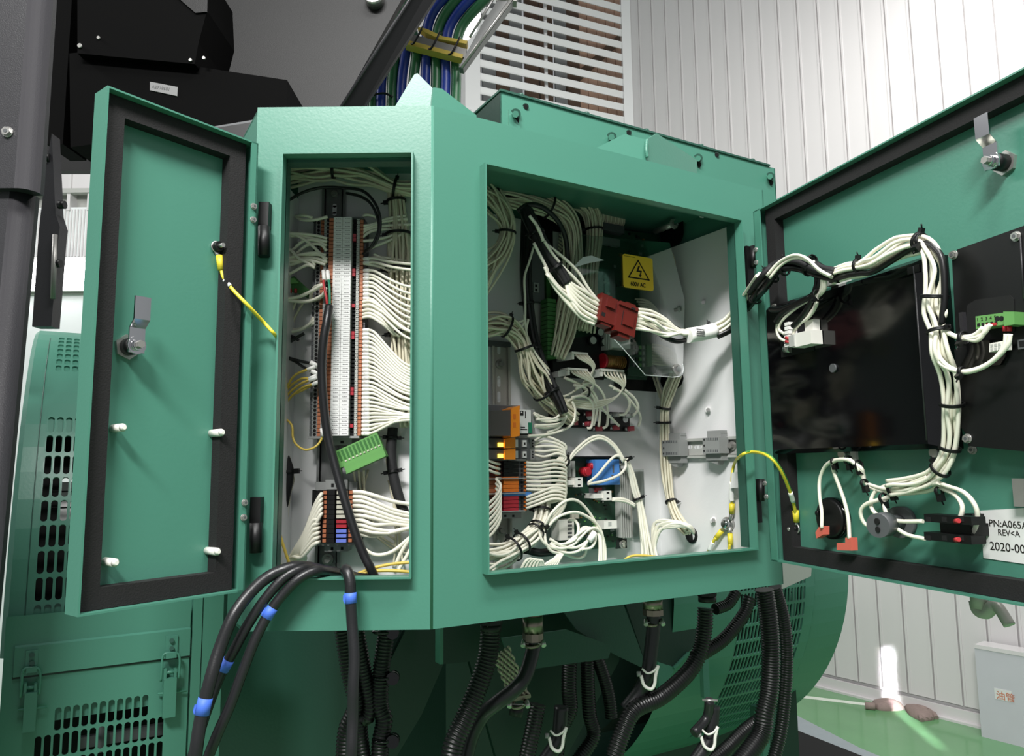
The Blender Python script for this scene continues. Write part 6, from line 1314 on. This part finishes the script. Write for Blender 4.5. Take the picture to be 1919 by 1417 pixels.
# generator body behind and below, its shade put into the darker greens
GB = AL.off(-.03)
gb = thing('generator', 'dark green generator body in shadow beneath the cabinet', 'generator', GB.at(700, 1417, 0))
FB2 = Fr((0, 1.32, 0), (1, 0, 0))
b = MB().m('green_shaded').pbox(FB2, 300, 1100, 726, 1560, -.02, 0); obj('body_panel', b, gb)
b = MB().m('green_deep_shade').prism([FB2.at(726, 1100, 0), FB2.at(726, 1560, 0), atY(835, 1600, 1.62), atY(835, 1100, 1.62)], (.0, .01, 0)); obj('recess_side', b, gb)
FB3 = Fr((0, 1.9, 0), (1, 0, 0)); b = MB().m('green_deep_shade').pbox(FB3, 560, 1000, 1500, 1900, -.02, 0); obj('recess_back', b, gb)
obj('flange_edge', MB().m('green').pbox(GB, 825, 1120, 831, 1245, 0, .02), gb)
b = MB().m('green_deep_shade').ppoly(GB, [(800, 1100), (1180, 1100), (1160, 1240), (1060, 1420), (930, 1420), (880, 1240), (831, 1245), (790, 1340), (730, 1440), (700, 1440), (726, 1250)], -.06, -.05); obj('lower_casting', b, gb)
b = MB().m('green_shaded').ppoly(GB.off(.06), [(985, 1256), (1140, 1234), (1146, 1216), (1135, 1206), (1062, 1180), (940, 1196), (955, 1240)], -.003, 0); obj('bracket_shelf', b, gb)
b = MB().m('green_shaded').ppoly(GB.off(.03), [(1030, 1110), (1160, 1110), (1212, 1250), (1200, 1250), (1150, 1226), (1080, 1180)], -.003, 0); obj('gusset_plate', b, gb)
b = MB().m('green_deep_shade').ppoly(GB.off(.02), [(1165, 1110), (1338, 1110), (1338, 1170), (1265, 1250), (1232, 1240), (1212, 1250)], -.003, 0); obj('gusset_plate', b, gb)
b = MB().m('green').ppoly(GB.off(.02), [(1262, 1250), (1290, 1222), (1293, 1224), (1265, 1254)], -.01, .003).ppoly(GB.off(.02), [(1232, 1240), (1262, 1250), (1265, 1254), (1236, 1300)], -.01, 0); obj('folded_edge', b, gb)
b = MB().m('green').pbox(GB.off(.05), 1318, 1222, 1329, 1308, 0, .01); obj('flange_edge', b, gb)
b = MB().m('green').pbox(GB.off(.05), 1430, 1335, 1443, 1460, 0, .02).m('green_shaded').pbox(GB.off(.05), 1443, 1330, 1462, 1460, -.05, .0); obj('flange_edge', b, gb)
# right guard: the same barrel goes on beyond the cabinet
gr = thing('generator_guard', 'curved green slotted guard and smooth end bell right of the corrugated conduits', 'generator guard', barrel(bar_uv(1450, 1150)[0], 0)[0])
tA, tB, tC = bar_uv(1385, 1130)[0], bar_uv(1525, 1110)[0], bar_uv(1604, 1090)[0]; tZ = bar_uv(1330, 1130)[0]
pTop, pBot = radians(20), radians(-50)
b = MB().m('green'); rows = 13; hT = RB_ * (radians(4) - pBot) / rows; cols = 20; cwid = (tB - .03 - tA) / cols
pbs = pBot * RB_
for r_ in range(rows + 3):
    for c_ in range(cols): cell(b, S_l, tA + c_ * cwid, pbs + r_ * hT, tA + (c_ + 1) * cwid, pbs + (r_ + 1) * hT, 'h', .36, .44)
plain(b, S_l, tZ - .1, tA, pbs, pTop * RB_, 14); plain(b, S_l, tB - .03, tB, pbs, pTop * RB_, 14); plain(b, S_l, tZ - .1, tB, pbs - .25, pbs, 5)
obj('slotted_sheet', b, gr)
b = MB().m('green')
def bring(b, t0, t1, o0, o1, p0=-1.5, p1=.5, seg=28):
    for k in range(seg):
        a, c_ = p0 + (p1 - p0) * k / seg, p0 + (p1 - p0) * (k + 1) / seg; i = len(b.v)
        b.v += [barrel(t0, a, o0)[0], barrel(t1, a, o1)[0], barrel(t1, c_, o1)[0], barrel(t0, c_, o0)[0]]; b.face([i, i + 1, i + 2, i + 3], True)
bring(b, tB, tB + .004, 0, -.012); bring(b, tB + .004, tC - .01, -.012, -.014); bring(b, tC - .01, tC, -.014, -.03); bring(b, tC, tC, -.03, -.45)
obj('end_bell', b, gr)
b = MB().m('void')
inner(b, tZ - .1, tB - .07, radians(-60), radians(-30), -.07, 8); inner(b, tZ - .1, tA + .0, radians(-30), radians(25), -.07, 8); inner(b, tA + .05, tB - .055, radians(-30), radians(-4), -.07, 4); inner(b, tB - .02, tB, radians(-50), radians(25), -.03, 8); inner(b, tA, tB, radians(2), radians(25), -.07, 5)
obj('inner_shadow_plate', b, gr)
for (t0, t1, p0, p1) in ((tA + .0, tA + .05, radians(-27), radians(-15)), (tB - .065, tB - .015, radians(-8), radians(3))):
    b = MB().m('wall_white').prism([barrel(t0, p0, -.12)[0], barrel(t1, p0, -.12)[0], barrel(t1, p1, -.12)[0], barrel(t0, p1, -.12)[0]], -AL.n * .002); obj('bright_gap_sheet', b, gr)  # added white sheet imitates brightness showing through this guard
    b = MB().m('void')
    for k in range(5): b.tube([barrel(t0 + (t1 - t0) * k / 5, p0, -.05)[0], barrel(t0 + (t1 - t0) * k / 5, p1, -.05)[0]], .0012, 4)
    for k in range(4): p = p0 + (p1 - p0) * k / 4; b.tube([barrel(t0, p, -.05)[0], barrel(t1, p, -.05)[0]], .0012, 4)
    obj('guard_mesh', b, gr)
solo('grey_plate', MB().m('grey_light').ppoly(PR.off(-.30), [(1462, 1050), (1522, 1050), (1520, 1080), (1466, 1104)], -.002, 0), 'small pale grey plate between the cabinet foot and the slotted guard', 'plate')
# ================================================================== CONDUITS AND FITTINGS UNDER THE CABINET
U1 = Fr((0, 1.10, 0), (1, 0, 0)); U2 = PR.off(-.12); U3 = PR.off(-.2); U4 = PR.off(-.335)
for i, (fr, P, r, lab) in enumerate([
    (U1, [(640, 1150), (645, 1190), (656, 1260), (668, 1320), (650, 1370), (645, 1440)], .013, 'corrugated black conduit hanging behind the straight black power cable'),
    (U1, [(664, 1150), (672, 1200), (685, 1270), (694, 1320), (688, 1345), (676, 1350), (676, 1380), (684, 1440)], .011, 'corrugated black conduit kinked beside the straight power cable'),
    (U1, [(728, 1150), (722, 1200), (714, 1260), (712, 1320), (720, 1350), (713, 1390), (712, 1440)], .0125, 'glossy corrugated conduit clipped to the body panel edge'),
    (U2, [(920, 1150), (918, 1200), (912, 1240), (895, 1290), (872, 1345), (850, 1395), (840, 1450)], .0145, 'black conduit leaning left from the black gland under the cabinet'),
    (U2, [(1322, 1140), (1320, 1180), (1312, 1220), (1290, 1260), (1240, 1305), (1190, 1330), (1168, 1370), (1150, 1420)], .0135, 'long black conduit swooping down left from the black gland near the corner'),
    (U2, [(1405, 1120), (1395, 1150), (1360, 1195), (1322, 1222), (1300, 1232)], .011, 'black sleeved cable sweeping left behind the corner conduits'),
    (U2, [(1380, 1110), (1365, 1132), (1340, 1142)], .0095, 'short bent black pipe tucked against the cabinet underside'),
    (U2, [(1432, 1105), (1440, 1160), (1444, 1220), (1442, 1290), (1432, 1340), (1424, 1380), (1380, 1440)], .0165, 'thick corrugated conduit dropping from the cabinet corner, the thicker of the pair'),
    (U3, [(1452, 1100), (1468, 1160), (1474, 1230), (1470, 1310), (1462, 1375), (1448, 1430)], .0125, 'slimmer corrugated conduit bowing outward beside the thick corner conduit'),
    (U4, [(1068, 1215), (1066, 1290), (1068, 1330), (1050, 1370), (1040, 1430)], .014, 'ribbed black conduit dropping from the shelf bracket, nearest the braid'),
    (U4, [(1100, 1215), (1102, 1290), (1105, 1340), (1112, 1380), (1080, 1430)], .013, 'ribbed black conduit dropping from the shelf bracket, second from the braid'),
    (U4, [(1112, 1215), (1132, 1270), (1142, 1310), (1146, 1345)], .012, 'short ribbed conduit slanting behind the shelf bracket corner'),
    (U3, [(1422, 1350), (1395, 1370), (1365, 1400), (1320, 1440)], .0125, 'black hose curving from the thick conduit toward the frame foot'),
    (U3, [(1008, 1320), (1000, 1360), (985, 1430)], .013, 'dark conduit sinking into the shadow left of the white clip'),
    ]):
    conduit('conduit', fr, [(x, y, 0) for x, y in P], r, lab, pitch=.0048)
for y in (1183, 1268, 1385):
    c = U1.at(738, y, .0); root = thing('conduit_clamp', ('black clamp screw at the top of the clipped conduit', 'black clamp screw halfway down the clipped conduit', 'black clamp screw low on the clipped conduit')[(1183, 1268, 1385).index(y)], 'clamp', c)
    obj('knob', MB().m('black_gloss').cyl(c - Z * .000, c + Vector((0, -.012, 0)), .009, 16).cyl(c + Vector((-.012, 0, 0)), c, .007, 12), root)
    obj('strap', MB().m('black_gloss').ring(U1.at(718, y, 0), Z, .014, .0022, 18), root)
def gland(x, y, r, lab, m, fr=U2, L=.05):
    c = fr.at(x, y, 0); top = Vector((c.x, c.y, BOT)); root = thing('cable_gland', lab, 'gland', c)
    if m == 'nickel':
        b = MB().m('nickel').cyl(top, top - Z * L * .5, r, 24).cyl(top - Z * L * .53, top - Z * L, r * .97, 24); b.m('nickel').cyl(top - Z * L * .5, top - Z * L * .53, r * .86, 20); obj('gland_body', b, root)
        obj('knurled_ring', MB().m('nickel').cyl(top - Z * L, top - Z * L * 1.22, r * 1.02, 10, smooth=False), root)
    else: obj('gland_body', MB().m('black').cyl(top, top - Z * L * .6, r, 8, smooth=False).cyl(top - Z * L * .6, top - Z * L * .8, r * .9, 20), root)
    return root, top - Z * L * 1.2
g1, e1 = gland(999, 1190, .0152, 'nickel threaded gland with clamp saddle above the metal braid', 'nickel')
g2, e2 = gland(1224, 1160, .0165, 'nickel threaded gland with cable strap near the middle of the cabinet edge', 'nickel', L=.04)
gland(920, 1180, .0165, 'black hexagonal gland left of the nickel glands', 'black', L=.05); gland(1326, 1140, .0165, 'black hexagonal gland near the cabinet corner', 'black', L=.05)
def saddle(c, r, root):
    b = MB().m('nickel').ring(c, Z + Vector((0, -.4, 0)), r, .003, 20, 6, .7); 
    for s in (-1, 1): b.m('steel').cyl(c + Vector((s * r, -.004, .004)), c + Vector((s * r * 1.15, -.012, -.002)), .0035, 10)
    b.m('steel').cyl(c + Vector((-r * 1.3, -.006, 0)), c + Vector((r * 1.3, -.006, 0)), .0016, 8)
    obj('clamp_saddle', b, root)
saddle(e1 - Z * .004, .013, g1); saddle(e2 - Z * .012, .012, g2)
solo('cable', MB().m('cable_black').tube(crom([e1, e1 - Z * .012, U2.at(985, 1265, .01), U2.at(965, 1292, .012), U2.at(935, 1315, .0), U2.at(905, 1340, -.02), U2.at(882, 1385, -.03), U2.at(868, 1450, -.03)], 7), .0105, 14), 'black cable bending left below the nickel gland over the metal braid', 'cable')
solo('cable', MB().m('cable_black').tube(crom([e2, e2 - Z * .02, U2.at(1218, 1235, 0), U2.at(1213, 1265, 0), U2.at(1200, 1295, -.01), U2.at(1172, 1330, -.02)], 7), .011, 14), 'black cable dropping straight from the middle nickel gland to a white clip', 'cable')
for i, (x, y, fr) in enumerate(((1218, 1268, U2), (1046, 1384, U3), (1330, 1382, U2))):
    c = fr.at(x, y, .012); root = thing('cable_clip', ('white metal cable clip on the cable below the middle nickel gland', 'white metal cable clip low beneath the shelf bracket', 'white metal cable clip low beside the frame foot')[i], 'clip', c)
    b = MB().m('white_plastic').tube(crom([c + Vector((-.012, 0, .012)), c + Vector((-.004, -.004, .006)), c + Vector((.006, -.005, .010)), c + Vector((.013, -.002, .017))], 4), .0018, 6).tube(crom([c + Vector((-.014, 0, .002)), c + Vector((-.010, -.004, -.012)), c + Vector((0, -.006, -.017)), c + Vector((.006, -.005, -.010)), c + Vector((.008, -.004, .002)), c + Vector((.013, -.002, .017))], 5), .0026, 8)
    obj('strap', b, root); obj('clip_button', MB().m('grey_plastic').cyl(c + Vector((-.014, 0, .004)), c + Vector((-.020, 0, .004)), .004, 10), root)
    if i: obj('cable_end', MB().m('cable_black').tube(crom([fr.at(x + 6, y - 60, 0), fr.at(x + 3, y - 20, 0), fr.at(x, y + 5, 0), fr.at(x - 30, y + 50, -.01)], 6), .0115, 12), root)
c = U2.at(1330, 1312, .01); root = thing('terminal_pin', 'small silver pin terminal on the dark cable under the frame edge', 'terminal', c)
obj('pin', MB().m('steel').cyl(c + Vector((-.012, 0, 0)), c + Vector((.012, -.004, 0)), .002, 8), root); obj('cable_end', MB().m('cable_black').tube(crom([c, U2.at(1325, 1345, 0), U2.at(1300, 1375, 0)], 5), .008, 10), root)
# braided earth strap
root = thing('earth_braid', 'flat silver braided earth strap hanging diagonally beneath the cabinet', 'braid', U3.at(968, 1310, .03))
a0, a1, bb0, bb1 = (926, 1232), (952, 1212), (958, 1308), (992, 1306)
for k in range(9):
    f = k / 8; q = []
    for j in range(26):
        g = j / 25; xa = a0[0] + (a1[0] - a0[0]) * f; ya = a0[1] + (a1[1] - a0[1]) * f; xb = bb0[0] + (bb1[0] - bb0[0]) * f; yb = bb0[1] + (bb1[1] - bb0[1]) * f
        q.append(U3.at(xa + (xb - xa) * g + 1.8 * sin(g * 34 + k * 3.14), ya + (yb - ya) * g, .03 + .002 * cos(g * 34 + k * 3.14)))
    obj('braid_strand', MB().m('braid').tube(q, .0021, 6), root)
obj('braid_ferrule', MB().m('nickel').pbox(U3, 955, 1305, 994, 1312, .025, .036), root); saddle(U3.at(972, 1318, .03), .012, root); obj('lug_barrel', MB().m('black').cyl(U3.at(970, 1322, .03), U3.at(966, 1342, .03), .010, 16), root)
# ================================================================== OVERHEAD BLACK HOUSING, COLUMN, CABLES
CL = Fr((0, .80, 0), (1, 0, 0))
col = thing('black_column', 'black painted steel column with a round bolt and rounded metal edge', 'column', CL.at(50, 1417, 0))
def colbox(x0, x1, y0, y1, lab, tp=0):
    """upper column body with rounded right corner"""
    b = MB().m('black_paint'); uu1, v1_ = CL.uv(x1, (y0 + y1) / 2)[0], CL.uv(50, y0)[1]; v0_ = CL.uv(50, y1)[1]; u0_ = CL.uv(x0, 700)[0]; r = .018
    q = [CL.P(u0_, 0, 0)] + [CL.P(uu1 - r + r * sin(k * pi / 12), 0, -r + r * cos(k * pi / 12)) for k in range(7)] + [CL.P(uu1, 0, -.025), CL.P(u0_, 0, -.025)]
    i = len(b.v); n = len(q); b.v += [p + Z * v0_ - CL.u * tp for p in q] + [p + Z * v1_ for p in q]
    for k in range(n): j = (k + 1) % n; b.face([i + k, i + j, i + n + j, i + n + k], 1 <= k < 7)
    b.face([i + k for k in range(n)]); b.face([i + n + k for k in range(n)]); return b
obj('upper_panel', colbox(-300, 77, -250, 352, ''), col)
CL = Fr((0, .81, 0), (1, 0, 0)); obj('lower_panel', colbox(-300, 2, 357, 1700, '', .020), col)
CL = Fr((0, .80, 0), (1, 0, 0)); screw(CL, 15, 248, 0, .005, col, 'column_bolt')
root = thing('side_guard', 'thin dark wedge shaped guard plate standing beside the black column', 'guard', CL.at(90, 620, -.3))
WG = Fr((0, 1.05, 0), (1, 0, 0)); b = MB().m('black_paint').ppoly(WG, [(97, 250), (104, 400), (112, 425), (110, 440), (96, 612), (60, 612), (73, 430), (88, 300)], -.02, 0); obj('plate', b, root)
obj('edge_handle', MB().m('zinc').tube([WG.at(103, 440, .004), WG.at(99, 560, .004)], .0035, 8), root)
for x, y in ((90, 296), (118, 384), (110, 494)): obj('rubber_stop', MB().m('black').cyl(WG.at(x - 8, y, 0), WG.at(x + 4, y, 0), .006, 10), root)
HD = Fr((0, 1.62, 0), (1, 0, 0))
hood = thing('overhead_housing', 'large black sheet metal housing overhead with a diagonal folded edge', 'housing', HD.at(400, 200, 0))
obj('side_sheet', MB().m('black_hood').ppoly(HD, [(60, -300), (960, -300), (752, 0), (636, 205), (636, 320), (60, 320)], -.02, 0), hood)
P0, P1 = HD.at(960, -300, 0), HD.at(632, 215, 0); P0b, P1b = HD.at(1010, -300, -.03), HD.at(672, 215, -.03)
obj('folded_flange', MB().m('black').prism([P0, P1, P1b, P0b], (0, .012, 0)).m('black_paint').tube([P0 + Vector((0, -.004, 0)), P1 + Vector((0, -.004, 0))], .004, 8), hood)
for x, y in ((400, 30),): c = HD.at(x, y, 0); obj('bolt', MB().m('black_paint').cyl(c, c + HD.n * .012, .012, 16), hood)
c = HD.at(703, 2, .0); obj('pipe_fitting', MB().m('steel').cyl(c, c + HD.n * .03, .022, 18), hood)
ecu = thing('black_case', 'black box with small white label hanging under the overhead housing', 'box', HD.at(330, 270, .1))
H2 = Fr((0, 1.35, 0), (1, 0, 0))
obj('lower_case', MB().m('black_case').ppoly(H2, [(130, 100), (175, 96), (538, 150), (538, 178), (538, 208), (470, 232), (175, 270), (132, 276)], -.15, 0), ecu)
obj('upper_case', MB().m('black_case').ppoly(H2, [(145, -60), (385, -60), (388, 20), (372, 80), (365, 120), (145, 100)], -.12, .02), ecu)
obj('top_cover', MB().m('black_hood').ppoly(H2, [(270, -60), (390, -60), (388, 22), (366, 24)], .02, .024), ecu)
q = obj('label', MB().m('grey_label').ppoly(H2, [(281, 153), (333, 163), (332, 180), (281, 169)], 0, .002), ecu)
text('A2718681', H2, 284, 164.5, .0025, .0085, ecu, 'ink_grey', ang=radians(-10))
for x, y in ((151, 87), (383, 110), (186, 72), (358, 114)): c = H2.at(x, y, .02); obj('case_screw', MB().m('steel').cyl(c, c + H2.n * .004, .0042 if x == 151 else .003, 12), ecu)
obj('side_bracket', MB().m('black_case').pbox(H2, 97, -60, 128, 270, -.1, -.02), ecu)
solo('support_rod', MB().m('grey_dark').ppoly(HD.off(.3), [(400, 237), (478, 224), (490, 228), (490, 300), (430, 300)], -.01, 0).m('black').ppoly(HD.off(.305), [(402, 240), (478, 228), (480, 300), (440, 300)], -.001, 0), 'dark metal strip edge between the black case and the narrow bay corner', 'strip')
# power cables at the top
KC = Fr((0, 2.0, 0), (1, 0, 0))
cx_ = [(686, 1), (702, 0), (722, 1), (741, 0), (762, 1), (780, 0), (801, 1), (820, 0), (848, 0)]
cabs = [(680, 'b', 690, 640), (698, 'g', 705, 660), (713, 'b', 720, 690), (733, 'g', 738, 715), (751, 'b', 758, 740), (773, 'g', 777, 762), (795, 'b', 796, 812), (815, 'g', 814, 838), (833, 'b', 832, 862), (853, 'g', 852, 890)]
nmz = {'b': 'blue', 'g': 'green'}; cnt = {'b': 0, 'g': 0}
ordw = ['first', 'second', 'third', 'fourth', 'fifth']
tot = {'b': 5, 'g': 5}
for x, cc, xm, xt in cabs:
    cnt[cc] += 1; lab = f'thick {nmz[cc]} power cable rising to the tray, {ordw[5 - cnt[cc]]} {nmz[cc]} one counting from the louvres'
    far = x > 765; P = [(x - 4, 420, 0), (x, 220, 0), (x + 2, 150, 0), (xm + 3, 95, 0)] + ([(xm + (xt - xm) * .35, 50, 0), (xt + 8, 10, .02), (xt + 60, -40, .04)] if far else [(xm + 6, 60, 0), (xt + 45, -20, 0)])
    solo('power_cable', MB().m('cable_blue' if cc == 'b' else 'cable_green').tube(crom(pts3(KC, P), 7), .0145 if x > 700 else .013, 14), lab, 'cable')
root = thing('cable_bracket', 'silver cross bar with yellow edging strapping the blue and green cables', 'bracket', KC.at(820, 90, .03))
b = MB().m('zinc').ppoly(KC, [(766, 62), (875, 92), (872, 108), (762, 76)], .02, .045); obj('cross_bar', b, root)
b = MB().m('yellow_wire').ppoly(KC, [(760, 74), (868, 102), (866, 109), (758, 82)], .015, .048).ppoly(KC, [(782, 50), (800, 54), (830, 68), (876, 76), (874, 82), (824, 73), (796, 60)], .02, .05); obj('edge_strip', b, root)
for x in (782, 815, 852): obj('cable_tie', MB().m('black').tube(crom(pts3(KC, [(x + 10, 50 + (x - 782) * .28, .045), (x + 2, 66 + (x - 782) * .28, .056), (x - 8, 82 + (x - 782) * .28, .052), (x - 18, 80 + (x - 782) * .28, .03)]), 4), .003, 6), root)
root = thing('cable_tie_strap', 'black tie strap round the lower blue and green cables above the cabinet', 'tie', KC.at(710, 180, .02))
obj('strap', MB().m('black').tube(crom(pts3(KC, [(684, 184, .012), (700, 178, .02), (720, 175, .022), (736, 182, .018)]), 5), .003, 6), root)
root = thing('cable_tray', 'dark steel cable tray side rail running up beside the louvres', 'tray', KC.at(870, 120, .05))
T0, T1 = KC.at(862, 124, .04), KC.at(985, -40, .04)
obj('side_rail', MB().m('dark_rail').ppoly(KC, [(860, 126), (868, 128), (992, -40), (960, -40), (905, 42)], .02, .05), root)
obj('rail_lip', MB().m('steel').tube([KC.at(864, 127, .055), KC.at(986, -40, .055)], .004, 8), root); obj('rail_lip', MB().m('steel').tube([KC.at(880, 70, .055), KC.at(948, -40, .055)], .004, 8), root)
obj('tray_rung', MB().m('zinc').pbox(KC, 930, -4, 968, 2, .02, .05), root)
solo('glow_patch', MB().m('lamp_white').ppoly(KC.off(-.3), [(868, 72), (872, 46), (890, 26), (900, 24), (892, 52), (880, 66)], -.02, 0), 'glowing white patch standing for lamp glow between the curved cables and the tray', 'lamp')  # emissive patch, no lamp here: imitates the bright gap

# ------------------------------------------------------------------ meshes for the lettering, one label for each of the alike things
bpy.context.view_layer.update(); _dg = bpy.context.evaluated_depsgraph_get()
for o in [o for o in bpy.data.objects if o.type == 'FONT']:
    me = bpy.data.meshes.new_from_object(o.evaluated_get(_dg)); n = obj('lettering', MB(), o.parent); n.data = me
    n.location = o.location; n.rotation_euler = o.rotation_euler; n.scale = o.scale
    bpy.data.objects.remove(o)
ones = 'first second third fourth fifth sixth seventh eighth ninth tenth eleventh twelfth thirteenth fourteenth fifteenth sixteenth seventeenth eighteenth nineteenth'.split()
def ordn(i):
    if i < 20: return ones[i - 1]
    t = {2: 'twent', 3: 'thirt', 4: 'fort'}[i // 10]
    return t + 'ieth' if i % 10 == 0 else t + 'y-' + ones[i % 10 - 1]
alike = {}
for o in bpy.data.objects:
    if o.parent is None and o.get('group'): alike.setdefault((o['group'], o['label']), []).append(o)
for (g, l), os_ in alike.items():
    if len(os_) < 2: continue
    lo_ = lambda o: o.location
    sx = max(o.location.x for o in os_) - min(o.location.x for o in os_); sz = max(o.location.z for o in os_) - min(o.location.z for o in os_)
    hz = sx > sz
    os_.sort(key=lambda o: o.location.x if hz else -o.location.z)
    for i, o in enumerate(os_): o['label'] = l + ', ' + ordn(i + 1) + (' from the narrow door' if hz else ' from the top')
